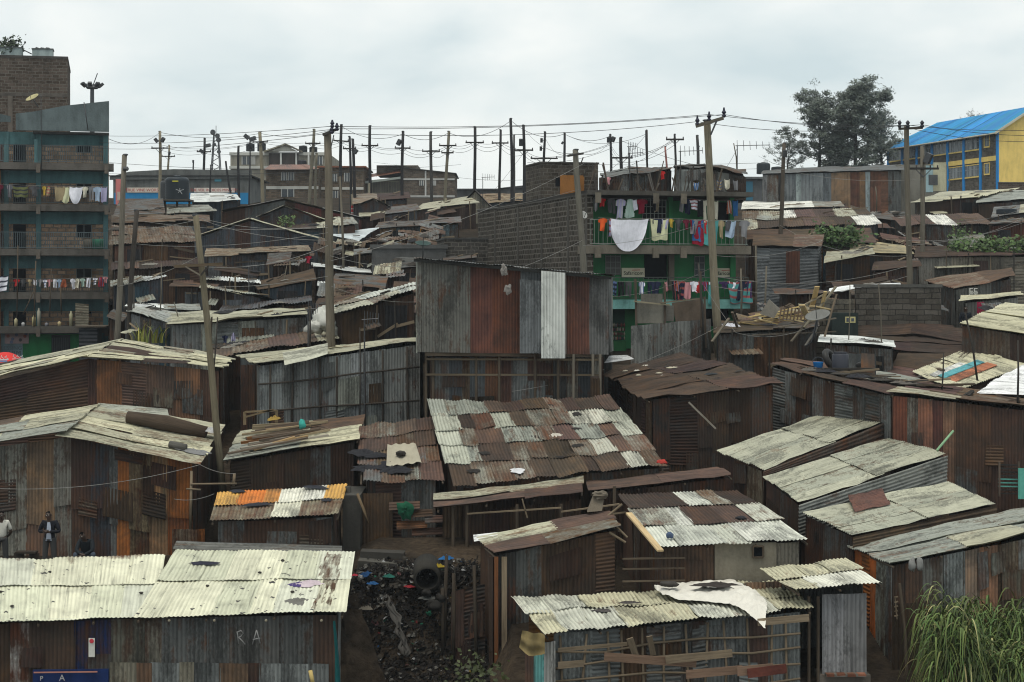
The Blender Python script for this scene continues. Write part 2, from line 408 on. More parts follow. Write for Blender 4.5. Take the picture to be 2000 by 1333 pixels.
def rag(mb, c, r, col, hgt=.5, sx=1.0, nrm=None):
    """a crumpled piece of cloth or plastic lying on a surface: ragged outline, sharp folds"""
    c = Vector(c); sd = R.uniform(0, 99); nn_ = (nrm or Vector((0, 0, 1))).normalized()
    a0 = R.uniform(-.6, .6); ex = Vector((math.cos(a0), math.sin(a0), 0)); ex = (ex - nn_*ex.dot(nn_)).normalized(); ey = nn_.cross(ex)
    rg, sg = 7, 20; vs = []; us = []
    for i in range(rg+1):
        for k in range(sg):
            a = 6.28318*k/sg; t = i/rg
            rr = r*(1 + .55*noise.noise((math.cos(a)*1.3+sd, math.sin(a)*1.3, 0)) + .35*noise.noise((math.cos(a)*3.4, math.sin(a)*3.4+sd, 0)))*t
            x, y = math.cos(a)*rr*sx, math.sin(a)*rr
            f = abs(noise.noise((x*3.2/r+sd, y*3.2/r, 1)))*1.5 + .5*abs(noise.noise((x*7/r, y*7/r+sd, 2)))
            z = r*hgt*(f*(1 - t**3) + .25*(1 - t*t))
            vs.append(c + ex*x + ey*y + nn_*z); us.append((x*2, y*2, sd))
    fs = [(i*sg+k, i*sg+(k+1) % sg, (i+1)*sg+(k+1) % sg, (i+1)*sg+k) for i in range(rg) for k in range(sg)]
    mb.add(vs, fs, col, us)

class Fr:
    """a local frame: a to the right along a facade, b into depth, h up (world z)"""
    def __init__(s, x, y, ang):
        s.o = Vector((x, y, 0)); c, n = math.cos(ang), math.sin(ang)
        s.e1 = Vector((c, n, 0)); s.e2 = Vector((-n, c, 0))
    def p(s, a, b, h): 
        q = s.o + s.e1*a + s.e2*b; return Vector((q.x, q.y, h))
    def box(s, mb, a0, a1, b0, b1, h0, h1, col):
        if a0 > a1: a0, a1 = a1, a0
        k = R.uniform(.94, 1.06); col = tuple(c*k for c in col[:3]); sd = R.uniform(0, 50)
        def face(c4, uv): mb.add(c4, [(0,1,2,3)], col, [(x, y, sd) for x, y in uv])
        p = s.p
        face([p(a0,b0,h0), p(a1,b0,h0), p(a1,b0,h1), p(a0,b0,h1)], [(a0,h0),(a1,h0),(a1,h1),(a0,h1)])
        face([p(a1,b1,h0), p(a0,b1,h0), p(a0,b1,h1), p(a1,b1,h1)], [(a1,h0),(a0,h0),(a0,h1),(a1,h1)])
        face([p(a0,b1,h0), p(a0,b0,h0), p(a0,b0,h1), p(a0,b1,h1)], [(b1,h0),(b0,h0),(b0,h1),(b1,h1)])
        face([p(a1,b0,h0), p(a1,b1,h0), p(a1,b1,h1), p(a1,b0,h1)], [(b0,h0),(b1,h0),(b1,h1),(b0,h1)])
        face([p(a0,b0,h1), p(a1,b0,h1), p(a1,b1,h1), p(a0,b1,h1)], [(a0,b0),(a1,b0),(a1,b1),(a0,b1)])
        face([p(a0,b1,h0), p(a1,b1,h0), p(a1,b0,h0), p(a0,b0,h0)], [(a0,b1),(a1,b1),(a1,b0),(a0,b0)])

def sagwire(p, q, sag, r, mb, col=(.02,.02,.02), n=14):
    p, q = Vector(p), Vector(q)
    pts = [p.lerp(q, i/n) - Vector((0,0,sag*4*(i/n)*(1-i/n))) for i in range(n+1)]
    tube(mb, pts, r, col, 4, True)

def lettering(txt, name, parent, loc, size, col, xdir, up=(0,0,1), depth=.006, mat=None):
    """raised or painted letters as a mesh on a surface facing the viewer"""
    cu = bpy.data.curves.new(name, 'FONT'); cu.body = txt; cu.size = size; cu.extrude = depth; cu.align_x = 'CENTER'; cu.align_y = 'CENTER'
    tmp = bpy.data.objects.new(name, cu); COL.objects.link(tmp)
    dg = bpy.context.evaluated_depsgraph_get(); me = bpy.data.meshes.new_from_object(tmp.evaluated_get(dg))
    bpy.data.objects.remove(tmp)
    x = Vector(xdir).normalized(); z = Vector(up).normalized(); nn = x.cross(z)
    mb = MB()
    mb.add([Vector(loc) + x*v.co.x + z*v.co.y + nn*v.co.z for v in me.vertices], [tuple(p.vertices) for p in me.polygons], col)
    bpy.data.meshes.remove(me)
    return mb.build(name, mat or 'clean', parent)
SUN_E = 1.6; CLD = 6.6; HAZE = 0.00020; EXPO = 0.28; DEN = True
# ---------------------------------------------------------------- palettes: (colour, rust spread, weight)
CREAM=(.56,.53,.37); PALE=(.42,.405,.295); WHITE=(.80,.78,.70); GALV=(.30,.315,.27); GREY=(.17,.178,.172); GREYD=(.10,.104,.10)
LEAD=(.20,.215,.21); RUST=(.088,.060,.044); RUSTD=(.050,.034,.026); OCH=(.58,.33,.08); ORG_=(.36,.125,.028); DARK=(.035,.032,.029); BRN=(.062,.040,.030)
TAN=(.26,.22,.16)
P_CREAM=[(CREAM,.12,5),(PALE,.2,2),(PALE,.42,1)]
P_PALE=[(PALE,.25,4),(CREAM,.25,2),(GALV,.3,2),(RUST,.7,1)]
P_MIX=[(GALV,.3,3),(PALE,.3,3),(RUST,.85,4),(TAN,.5,1.5),(WHITE,.25,1),(GALV,.55,2)]
P_RUST=[(RUST,.9,5),(BRN,.9,3),(GALV,.62,1.4),(TAN,.6,1)]
P_RUSTP=[(RUST,.9,5),(BRN,.8,2),(PALE,.35,1.6),(WHITE,.1,1.3),(TAN,.55,1)]
P_WRUST=[(RUSTD,.9,4),(RUST,.85,2.5),(BRN,.8,3),(GREYD,.5,3),(GREY,.45,1.5),((.14,.125,.10),.5,1)]
P_WGREY=[(GREY,.25,4),(LEAD,.25,3),(GREYD,.35,2),(GALV,.3,1)]
P_WMIX=[(GREY,.4,2),(GREYD,.55,2),(RUST,.8,2.5),(RUSTD,.9,2.5),(LEAD,.3,1),(ORG_,.7,.5)]
P_WDARK=[(GREYD,.5,2),(DARK,.5,3),(RUSTD,.8,2.5),(GREY,.45,.6)]
P_WGALV=[(LEAD,.15,3),(GALV,.2,2),(GREY,.3,2),(RUST,.7,.4)]
STICK=(.085,.066,.048); STICKL=(.20,.155,.105); PLANK=(.24,.19,.13); POLEC=(.12,.10,.075)

SH = {}
def shack(label, fl, fr, br, bl, roof=P_MIX, wall=P_WMIX, rows=2, sw=.8, ridge='v', ov=.22, tiers=1, split=.5, horiz=.05, drop=None, cols=None,
          sides='lrb', sag=.05, tilt=.015, edge=.12, grid=None, rafters=True, stain=None, vrows=0, name='tin_shack', group=None, wsw=.72, wmat='tin', wav=.02, front=True, rmat='tin', off0=0.0):
    q = [P(*c) for c in (fl, fr, br, bl)]
    ctr = (q[0]+q[1]+q[2]+q[3]) / 4
    g = lambda p: (gz(p.x, p.y) - .25) if drop is None else min(gz(p.x, p.y) - .25, drop)
    root = thing(name, label, 'shack', (ctr.x, ctr.y, gz(ctr.x, ctr.y)), group)
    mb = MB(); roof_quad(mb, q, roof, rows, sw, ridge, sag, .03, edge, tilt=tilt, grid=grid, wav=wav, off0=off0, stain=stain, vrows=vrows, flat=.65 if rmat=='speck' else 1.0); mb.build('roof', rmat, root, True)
    W = (q[1]-q[0]).length; D = (q[3]-q[0]).length
    iu, iv = min(.3, ov / W), min(.3, ov / D)
    dn = Vector((0, 0, -.07))
    a, b, c, d = bil(q, iu, iv)+dn, bil(q, 1-iu, iv)+dn, bil(q, 1-iu, 1-iv)+dn, bil(q, iu, 1-iv)+dn
    def outn(p, r):
        n = Vector((r.y-p.y, -(r.x-p.x), 0)).normalized(); m = (p + r)/2 - (a+b+c+d)/4
        return n if n.dot(m) > 0 else -n
    if front:
        mb = MB(); wall_line(mb, a, b, g(a), g(b), outn(a, b), wall, wsw, tiers, horiz, split, cols=cols)
        if a.y < 72 and wmat == 'tin' and 'chalked' not in label: wall_patches(mb, a, b, g(a), g(b), outn(a, b), wall, int((b-a).length * 1.1))
        mb.build('wall', wmat, root, True)
    for k, (p, r) in dict(l=(d, a), r=(b, c), b=(c, d)).items():
        if k in sides:
            mb = MB(); wall_line(mb, p, r, g(p), g(r), outn(p, r), wall, wsw, tiers if k != 'b' else 1, horiz, split); mb.build('wall', wmat, root, True)
    if rafters and q[0].y < 76:
        nr = max(2, int(W / 1.3))
        for k in range(nr + 1):
            u = .02 + .96 * k / nr; mb = MB()
            tube(mb, [bil(q, u, -.01) + Vector((0,0,-.085)), bil(q, u, .5) + Vector((0,0,-.085))], .03, STICK, 6)
            mb.build('rafter', 'wood', root)
    SH[label] = (root, q, (a, b, c, d))
    return root, q, (a, b, c, d)

def sticks(root, name, A, B, n, zb, out, rows=(), col=STICK, w=.045, off=.07, jit=.06):
    """a frame of thin poles nailed over a wall: n uprights and some rails"""
    for k in range(n):
        t = (k + .5 + R.uniform(-.2, .2)) / n if n > 1 else .5
        mb = MB(); p = A.lerp(B, t) + out*off
        tube(mb, [Vector((p.x + R.uniform(-jit, jit), p.y, zb)), Vector((p.x, p.y, lerp(zb, p.z, .5))), Vector((p.x + R.uniform(-jit, jit), p.y, p.z - .05))], [w*.6, w*.55, w*.5], col, 6)
        mb.build(name, 'wood', root, True)
    for h in rows:
        mb = MB(); pts = []
        for k in range(6):
            p = A.lerp(B, k/5) + out*(off + w)
            pts.append(Vector((p.x, p.y, lerp(zb, p.z, h) + R.uniform(-jit, jit)*.8)))
        tube(mb, pts, w*.5, col, 6); mb.build('rail', 'wood', root, True)

RPN = None
def stone(label, p, r, col=(.06,.055,.05), group=None, flat=.55, name='stone', cat='stone', mat='concrete', sx=1.0, rough=.45):
    global RPN
    mb = MB()
    if mat in ('cloth', 'tin') and flat < 1.0: rag(mb, p, r*1.2, col, flat*.62, sx, RPN)
    else: lump(mb, (p.x, p.y, p.z + r*flat*.7), r, col, flat, 12, rough, sx)
    RPN = None
    return tag(mb.build(name, mat, None, True, p), label, cat, group)
def plank(label, p, q, w=.14, h=.03, col=PLANK, group=None, name='plank', cat='plank'):
    mb = MB(); bar(mb, p, q, w, h, col); return tag(mb.build(name, 'wood', None, False, p), label, cat, group)
def opening(root, A, B, t0, t1, z0, z1, out, name='window', off=.03, frame=True):
    """a dark glassless opening set in a wall"""
    mb = MB(); a, b = A.lerp(B, t0), A.lerp(B, t1)
    o1 = out * off
    v = [Vector((a.x, a.y, z0))+o1, Vector((b.x, b.y, z0))+o1, Vector((b.x, b.y, z1))+o1, Vector((a.x, a.y, z1))+o1]
    mb.add(v + [x - out*.05 for x in v], [(0,1,2,3), (7,6,5,4), (0,4,5,1), (1,5,6,2), (2,6,7,3), (3,7,4,0)], (.01,.01,.01))
    w = mb.build(name, 'dark', root)
    if frame:
        mb = MB()
        for i in range(4): bar(mb, v[i] + out*.03, v[(i+1) % 4] + out*.03, .05, .05, STICK)
        mb.build('frame', 'wood', w)
    return w

# ================================================================ ground
def build_ground():
    mb = MB()
    xs = [-600,-300,-150,-90] + [-70 + 2*k for k in range(15)] + [-40 + .8*k for k in range(101)] + [42 + 2*k for k in range(15)] + [90,150,300,600]
    ys = [20,30,36] + [40 + .6*k for k in range(60)] + [76 + 1.5*k for k in range(40)] + [137,142,150,160,172,185,200,225,260,300,350,450,700,1200,2000]
    vs = []; us = []
    for y in ys:
        for x in xs:
            z = gz(x, y) + (.12*noise.noise((x*.5, y*.5, 0)) + .05*noise.noise((x*2, y*2, 3)) if y < 140 else 0)
            vs.append((x, y, z)); us.append((x, y, 0))
    n = len(xs)
    fs = [(j*n+i, j*n+i+1, (j+1)*n+i+1, (j+1)*n+i) for j in range(len(ys)-1) for i in range(n-1)]
    mb.add(vs, fs, (.05,.04,.03), us)
    tag(mb.build('ground', 'ground', None, True), None, None, None, 'structure')
build_ground()

# ================================================================ nearest row
# --- long pale shack, bottom left
C1=[((.68,.665,.50),.10,3),((.62,.625,.465),.12,3),((.64,.645,.52),.08,2)]
def stain0(p): return .55*sm(49.6,50.4,p.y+.5*noise.noise((p.x*1.3,0,0)))*(.6+.8*noise.noise((p.x*.9,3,0)))
r1, q1, w1 = shack('long shack with a cream speckled iron roof below the three men', (-150,1222,45.2), (300,1207,45.0), (322,1088,50.2), (-150,1092,50.3), C1, P_WRUST, 2, .85,
    drop=-10.6, cols=[(120,BRN,.8),(75,RUSTD,.9),(52,(.42,.42,.40),.55),(115,RUSTD,.9),(45,(.010,.024,.085),.42),(45,(.009,.020,.075),.44),(90,(.12,.115,.09),.4)], rmat='speck', sides='lb', edge=.06, tilt=.004, stain=stain0, vrows=14)
# lower blue panel with letters, paper notice
a, b = w1[0], w1[1]; n = Vector((0,-1,0))
mb = MB(); A0, B0 = P(64,1309,45.05), P(212,1307,45.05)
mb.add([A0, B0, B0+Vector((0,0,-.9)), A0+Vector((0,0,-.9))] + [v+Vector((0,.04,0)) for v in (A0, B0, B0+Vector((0,0,-.9)), A0+Vector((0,0,-.9)))], [(0,1,2,3)[::-1], (4,5,6,7), (0,4,5,1), (1,5,6,2), (3,2,6,7), (0,3,7,4)], (.008,.024,.10))
bp = mb.build('panel', 'paint', r1)
mb = MB(); bar(mb, P(66,1314,45.0), P(190,1312.5,45.0), .02, .03, (.45,.2,.15)); mb.build('stripe', 'clean', bp)
for tx, x, y, s in (('P', 81, 1326, .16), ('A', 121, 1325, .22)):
    lettering(tx, 'letter', bp, P(x, y, 45.0), s, (.40,.40,.40), (1,.0,.06))
mb = MB(); A0, B0 = P(173,1247,45.1), P(185,1247,45.1); hh = Vector((0,0,-.46))
mb.add([A0, B0, B0+hh, A0+hh, A0+Vector((0,.02,0)), B0+Vector((0,.02,0)), B0+hh+Vector((0,.02,0)), A0+hh+Vector((0,.02,0))], [(3,2,1,0), (4,5,6,7), (0,1,5,4), (1,2,6,5), (2,3,7,6), (3,0,4,7)], (.62,.62,.56))
nb = mb.build('paper_notice', 'clean', r1)
mb = MB(); lathe(mb, P(179,1252.5,45.08), [(.055,0),(.055,.012)], (.55,.05,.07), 14, (0,-1,0)); mb.build('dot', 'clean', nb)

def stain1(p):
    # old rust runs under the upper right edge
    e=.05*noise.noise((p.x*9,p.y*3,0)); s=0
    for cx,w_,y0,y1 in ((-4.86,.20,48.1,50.2),(-4.70,.10,47.0,50.2),(-4.98,.14,48.7,49.4),(-4.55,.06,45.4,48.6),(-4.86,.05,45.0,48.6),(-4.72,.03,45.6,47.6)):
        if abs(p.x-cx+e)<w_ and y0+e*8<p.y<y1+e*8: s=.42+.3*noise.noise((p.x*22,p.y*1.5,0))
    return s
r1b, q1b, w1b = shack('long cream roofed shack with dark rust runs and RA chalked on its wall', (262,1207,44.9), (676,1199,45.0), (692,1078,50.4), (345,1074,50.6), C1, P_WGREY, 2, .9,
    drop=-10.6, cols=[(40,(.16,.15,.12),.4),(110,GREYD,.3),(50,GREYD,.3),(120,(.085,.085,.08),.3),(85,GREYD,.32),(60,RUSTD,.9)], rmat='speck', sides='rb', edge=.05, tilt=.004, horiz=0, stain=stain1, vrows=18)
mb=MB()
for ln_ in (((466,1258),(464,1240),(463,1234)),((463,1235),(471,1232),(475,1237),(471,1243),(464,1246)),((466,1245),(472,1251),(479,1259)),((493,1259),(497,1246),(501,1231)),((501,1231),(505,1245),(508,1257)),((494,1250),(501,1248),(508,1247))):
    tube(mb,[P(x,y,44.93) for x,y in ln_],.015,(.24,.24,.235),5)
mb.build('chalk_letters','clean',r1b,True)
mb = MB()
wall_line(mb, P(214,1292,44.98), P(642,1296,44.98), -10.6, -10.6, n, [((.27,.25,.19),.25,2),(LEAD,.2,3),(RUST,.8,1.2)], .55, 1); mb.build('wall_patch', 'tin', r1b, True)
for x in (331,419,520,628): mb = MB(); lathe(mb, P(x,1212,44.95), [(.03,0),(.035,.04),(.02,.06)], (.3,.27,.2), 8, (0,-1,0)); mb.build('rafter_end', 'wood', r1b)
# --- teal tarp hanging at the corner
mb = MB(); vs=[]; us=[]
for j in range(11):
    for i in range(5):
        t=j/10; u=i/4
        p=P(652+u*(2+20*t), 1213, 44.75-.1*u); vs.append(Vector((p.x+.03*math.sin(u*9+t*3), p.y+.05*math.sin(u*11), lerp(p.z,-10.4,t)))); us.append((u,t*3,0))
mb.add(vs,[(j*5+i,j*5+i+1,(j+1)*5+i+1,(j+1)*5+i) for j in range(10) for i in range(4)],(.012,.11,.115),us)
tag(mb.build('tarpaulin','cloth',None,True,P(655,1333,45)),'teal tarpaulin hanging from the corner of the cream roofed shack','tarpaulin')
# things left on the pale roof
def inv(q,px,py):
    u=v=.5
    for _ in range(30):
        f=lambda a,b: (lambda w: Vector((1000+w.x/w.y*F,HY-w.z/w.y*F)))(bil(q,a,b))
        c0=f(u,v); e=Vector((px,py))-c0; du=(f(u+.01,v)-c0)/.01; dv=(f(u,v+.01)-c0)/.01; D_=du.x*dv.y-du.y*dv.x
        u+=(e.x*dv.y-e.y*dv.x)/D_; v+=(du.x*e.y-du.y*e.x)/D_
    return u,v
def rp(q,u,v,l=.03):
    global RPN
    nn_=((q[1]-q[0]).cross(q[3]-q[0])).normalized(); RPN=nn_ if nn_.z>0 else -nn_
    return bil(q,u,v)+RPN*(l+.015)
stone('crumpled grey plastic bag lying on the cream roof near its eave', rp(q1b,.755,.16), .22, (.17,.165,.15), None, .5, 'plastic_bag', 'plastic bag', 'cloth', 1.1)
o = stone('pink and white bundled cloth lying on the cream roof', rp(q1b,.79,.43), .2, (.55,.46,.50), None, .5, 'cloth_bundle', 'cloth', 'cloth', 1.5)
o = stone('small purple rag lying against the pink bundled cloth', rp(q1b,.735,.42), .14, (.07,.05,.16), None, .5, 'rag', 'rag', 'cloth', 1.3)
stone('long dark twisted rag near the upper edge of the cream roof', rp(q1b,.20,.76), .14, (.03,.03,.045), None, .35, 'rag', 'rag', 'cloth', 2.6, .7)
for k,(u,v) in enumerate(((.04,.42),(.72,.30),(.33,.72),(.52,.60),(.12,.2),(.62,.8),(.9,.35),(.28,.4))):
    stone('small dark stone lying on the cream roofs at the front', rp(q1b if k%2 else q1,u if k%2 else .3+.7*u,v), .05, (.05,.045,.04), 'small stones on the cream front roofs')
mb=MB()
pl=[P(345,1056,51.2),P(668,1066,51.4),P(668,1080,51.0),P(338,1072,50.9)]
sheet4(mb,pl[3],pl[2],pl[1],pl[0],Vector((0,-.8,.6)),(.17,.17,.155),.2,'u',.12,.02,4,6,0,0,.04)
tag(mb.build('iron_sheet','tin',None,True,P(500,1070,51)),'long grey iron sheet lying along the top edge of the cream roof','iron sheet')

# --- stick framed shack with bright roof, bottom centre
C2=[((.62,.62,.52),.16,3),(CREAM,.25,2),((.45,.45,.37),.36,1)]
r2,q2,w2 = shack('low shack with a bright ragged roof and a wall of crossed sticks', (1058,1241,43.6),(1592,1190,44.6),(1548,1138,48.6),(1000,1168,48.2), C2,
    [(GREY,.3,3),(LEAD,.2,3),((.24,.13,.045),.75,1.2),(RUST,.8,1),(GREYD,.4,1)], 2,.8, drop=-10.6, sag=.13, edge=.22, tilt=.02, ov=.35, horiz=.25, wav=.05, sides='rb')
sticks(r2,'stick',w2[0],w2[1],12,-10.5,n,(.2,.36,.52,.66,.8),STICKL,.06,.09,.1)
for (x0,y0,x1,y1,w) in ((1180,1283,1360,1296,.2),(1230,1247,1245,1290,.16),(1268,1243,1276,1280,.14),(1300,1290,1430,1276,.18),(1440,1312,1510,1305,.22),(1340,1318,1450,1308,.2),(1090,1270,1225,1258,.09),(1090,1300,1140,1296,.16),(1480,1216,1580,1207,.17)):
    mb=MB(); bar(mb,P(x0,y0,43.55),P(x1,y1,43.75),w,.03,STICKL if w<.2 else (.20,.13,.09),(0,-1,0)); mb.build('plank','wood',r2)
mb=MB(); bar(mb,P(1460,1316,43.5),P(1536,1306,43.6),.22,.03,(.16,.05,.035),(0,-1,0)); mb.build('red_board','paint',r2)
mb=MB(); wall_line(mb,P(1025,1262,44.2),P(1085,1250,43.6),-10.6,-10.6,Vector((-.3,-1,0)).normalized(),P_WMIX,.3,1,cols=[(20,RUST,.8),(22,(.16,.42,.40),.2),(25,(.35,.35,.33),.2)]); mb.build('wall','tin',r2,True)
mb=MB(); vs=[];us=[]
for j in range(9):
    for i in range(9):
        u_,t_=i/8,j/8; p_=P(1020+u_*44-6*t_*(1-u_),1232+u_*8+t_*(34+12*math.sin(u_*3)),43.55); vs.append(p_+Vector((0,.09*math.sin(u_*10+t_)+.12*noise.noise((u_*3,t_*3,7)),0))); us.append((u_,t_,2))
mb.add(vs,[(j*9+i,j*9+i+1,(j+1)*9+i+1,(j+1)*9+i) for j in range(8) for i in range(8)],(.24,.185,.085),us); tag(mb.build('sack','cloth',None,True,P(1044,1262,43.6)),'tan sacking hanging under the corner of the bright ragged roof','sack')
# white plastic sheet over the roof
TE=[inv(q2,*c) for c in ((1276,1161),(1300,1152),(1335,1149),(1385,1146),(1430,1143),(1462,1158),(1484,1172),(1499,1190))]
BE=[inv(q2,*c) for c in ((1279,1163),(1296,1174),(1330,1184),(1380,1186),(1425,1192),(1452,1203),(1476,1212),(1494,1221))]
mb=MB(); vs=[]; us=[]; nx,ny=70,26
for j in range(ny+1):
    for i in range(nx+1):
        s_=i/nx*(len(TE)-1); k=min(len(TE)-2,int(s_)); w_=s_-k; v=j/ny
        tu=lerp(TE[k][0],TE[k+1][0],w_); tv=lerp(TE[k][1],TE[k+1][1],w_); bu=lerp(BE[k][0],BE[k+1][0],w_); bv=lerp(BE[k][1],BE[k+1][1],w_)
        p=bil(q2,lerp(bu,tu,v),lerp(bv,tv,v)); fo=abs(noise.noise((p.x*2.2-p.y*1.5,p.y*1.6,2)))*.17+abs(noise.noise((p.x*5-p.y*4,p.y*4,7)))*.09+.05*abs(math.sin(p.x*6+p.y*3))
        vs.append(p+Vector((.03*noise.noise((p.x*7,p.y*7,1)),-.05,.13+fo*(.35+.65*math.sin(v*3.14))))-Vector((0,0,max(0,-lerp(bv,tv,v))*.8))); us.append((i/nx*3,v*2,1))
mb.add(vs,[(j*(nx+1)+i,j*(nx+1)+i+1,(j+1)*(nx+1)+i+1,(j+1)*(nx+1)+i) for j in range(ny) for i in range(nx)],(.66,.63,.56),us)
tag(mb.build('plastic_sheet','clean',None,True,bil(q2,.65,.6)),'creased white plastic sheet spread over the bright ragged roof','plastic sheet')
stone('dark flat stone weighing down the white plastic sheet, nearer the ragged shack middle',bil(q2,.53,.72)+Vector((0,-.05,.30)),.16,(.05,.045,.04),None,.5,sx=1.5)
stone('bundle of dark rags lying on the white plastic sheet',bil(q2,.70,.66)+Vector((0,-.05,.30)),.26,(.04,.033,.03),None,.4,'rag','rag','cloth',1.7)
for lb,u,v in (('dark broken tin scrap on the bare middle of the bright ragged roof',.27,.45),('bent dark scrap lying beside a tear in the bright ragged roof',.38,.62)):
    stone(lb,bil(q2,u,v)+Vector((0,0,.03)),.14,(.06,.05,.045),None,.35,'scrap','scrap','tin',1.7,.8)
# --- little canopy shack
r3,q3,w3 = shack('narrow grey rendered shack under a small bright canopy roof', (1556,1155,44.6),(1724,1138,45.2),(1652,1094,48.2),(1490,1110,47.8),[((.74,.73,.62),.12,2),(CREAM,.25,1)],P_WGREY,2,.8,
    ov=.4,drop=-10.6,edge=.2,front=False,sides='rb',sag=.08)
mb=MB(); wall_line(mb,P(1606,1160,45.2),P(1692,1158,45.2),-10.6,-10.6,n,[((.25,.25,.25),.15,1)],.55,1,cols=[(40,(.26,.26,.265),.12),(46,(.23,.23,.23),.15)]); mb.build('wall','tin',r3,True)
mb=MB(); Fr(P(1600,0,45.1).x,45.05,0).box(mb,0,1.25,0,.8,-10.9,-9.5,(.15,.13,.11)); mb.build('plinth','concrete',r3)
mb=MB(); bar(mb,P(1612,1318,44.9),P(1690,1318,44.9),.24,.06,(.2,.09,.06)); mb.build('brick_course','brick',r3)
for x in (1580,1598): mb=MB(); tube(mb,[P(x,1165,45.1),Vector((P(x,1165,45.1).x,45.1,-10.6))],.04,STICK,6); mb.build('post','wood',r3)

# --- wall and roofs at the right edge, steps of pale roofs
C4=[((.45,.445,.34),.18,4),((.39,.395,.31),.30,2)]
def stepped(label,c,drop=None,**k): return shack(label,*c,C4,[(GREYD,.5,2),(DARK,.5,2),(RUSTD,.9,2),(TAN,.45,.7),(GREY,.3,1)],2,.8,'v',drop=drop,sides='rb',tilt=.004,edge=.1,vrows=6,front=True,ov=.12,sag=.06,**k)
# corners here: FL,FR run along the front-left wall; the long side goes back to the upper right
sA=stepped('uppermost of the stepped pale roofs, beside the dark patched shack',[(1400,880,58.5),(1491,920,56),(1735,820,63.5),(1630,802,66.5)],rafters=False)
sB=stepped('stepped shack whose pale roof has a deep corrugated side sheet',[(1490,932,55.6),(1561,985,52.8),(1848,888,59.5),(1735,855,62.5)],rafters=False)
sC=stepped('stepped shack with the rust patched corner under the corrugated side sheet',[(1566,1002,52.2),(1666,1047,49.8),(1944,985,55.6),(1852,942,58.4)],rafters=False)
def fascia(root,A,B,h0,h1,col,rust=.25,nm='side_sheet',nn=Vector((.35,-.93,0))):
    mb=MB(); sheet4(mb,A+Vector((0,0,-h0)),B+Vector((0,0,-h1)),B,A,nn,col,rust,'u',.11,.02,4,8,0.02,0,.05); mb.build(nm,'tin',root,True)
fascia(sA[0],P(1491,922,55.9),P(1737,822,63.4),.28,.95,(.15,.135,.115),.5)
fascia(sB[0],P(1559,987,52.7),P(1850,890,59.4),.95,1.1,(.27,.275,.25),.2)
fascia(sC[0],P(1666,1049,49.7),P(1946,987,55.5),.35,.6,RUST,.8)
mb=MB(); c4=[bil(sC[1],*inv(sC[1],*c)) for c in ((1668,1004),(1738,990),(1722,968),(1655,980))]; lo_=Vector((0,-.1,.06))
sheet4(mb,c4[0]+lo_,c4[1]+lo_,c4[2]+lo_+Vector((0,0,.12)),c4[3]+lo_+Vector((0,0,.1)),Vector((0,-.3,.95)),(.12,.07,.05),.8,'u',.11,.02,4,6,.02,0,.05,wav=.05); tag(mb.build('iron_sheet','tin',None,True,c4[0]),'loose rusty iron sheet lying in the step between two pale roofs','iron sheet')
sD=shack('tall rusty walled shack at the right behind the grass',(1736,1103,46.6),(2120,1025,48.5),(2030,985,54.5),(1652,1066,50.2),P_PALE,[(GREY,.4,3),(RUST,.75,1.5),(GALV,.45,2),(ORG_,.6,1)],2,.8,'u',drop=-11.2,sag=.08,edge=.16,
    cols=[(35,DARK,.5),(45,RUSTD,.8),(60,(.15,.15,.135),.4),(55,LEAD,.35),(45,(.2,.16,.12),.62),(50,(.24,.15,.09),.66),(60,TAN,.55),(45,GREY,.45),(50,TAN,.5),(80,RUST,.6)],sides='lrb',ov=.15)
mb=MB(); wall_line(mb,P(1742,1180,46.3),P(1800,1175,46.2),-11.2,-11.2,n,[(RUSTD,.95,1)],.5,1,0); mb.build('wall_patch','tin',sD[0],True)
mb=MB(); 
for k in range(5): bar(mb,P(1747,1168+9*k,46.2),P(1754,1166+9*k,46.2),.04,.03,STICKL)
bar(mb,P(1748,1165,46.2),P(1752,1210,46.2),.03,.03,STICKL); tag(mb.build('wire_rack','wood',None,False,P(1750,1190,46.2)),'small slatted rack hanging on the wall beside the grass','rack')
mb=MB(); tube(mb,[P(1757,1140,46.1),P(1768,1240,46.0),P(1772,1333,45.9)],.04,STICK,6); mb.build('post','wood',sD[0])
for k,(x,y) in enumerate(((1782,1102),(1796,1100))):
    stone('grey cloth tied under the eave of the tall rusty shack',P(x,y+12,46.3),.09,(.22,.22,.21),'cloths tied under the rusty shack eave',2.0,'rag','rag','cloth')

# --- patched roof right of centre with cream wall
r5,q5,w5=shack('shack with a patchwork roof and a cream rendered wall with one square window',(1278,1069,48.2),(1581,1056,48.8),(1440,957,54.6),(1204,966,54.2),
    None or P_MIX,P_WRUST,3,.8,drop=-9.8,sag=.06,grid=[[((.66,.67,.58),.12,1),((.60,.61,.53),.15,1),((.56,.57,.48),.3,1),((.68,.68,.6),.1,1)],
    [((.4,.4,.33),.4,1),((.7,.7,.62),.15,1),(RUSTD,.95,1),(RUST,.85,1),((.55,.55,.46),.35,1)],[(RUSTD,.95,1),(RUSTD,.95,1),((.62,.63,.55),.2,1),((.5,.5,.42),.45,1)]],cols=[(125,RUSTD,.9),(95,(.19,.175,.14),.1),(90,(.20,.18,.145),.1)],edge=.14)
f=Fr(w5[0].x,w5[0].y,math.atan2(w5[1].y-w5[0].y,w5[1].x-w5[0].x)); W5=(w5[1]-w5[0]).length
mb=MB(); f.box(mb,W5*.385,W5*.83,-.09,.05,P(0,1150,48.2).z,P(0,1066,48.2).z,(.20,.18,.14)); mb.build('rendered_wall','concrete',r5)
opening(r5,w5[0],w5[1],.66,.735,P(0,1093,48.3).z,P(0,1071,48.3).z,n,off=.13)
mb=MB(); bar(mb,P(1228,1003,50.4),P(1290,1076,47.7),.17,.05,(.62,.46,.26)); mb.build('barge_board','wood',r5)
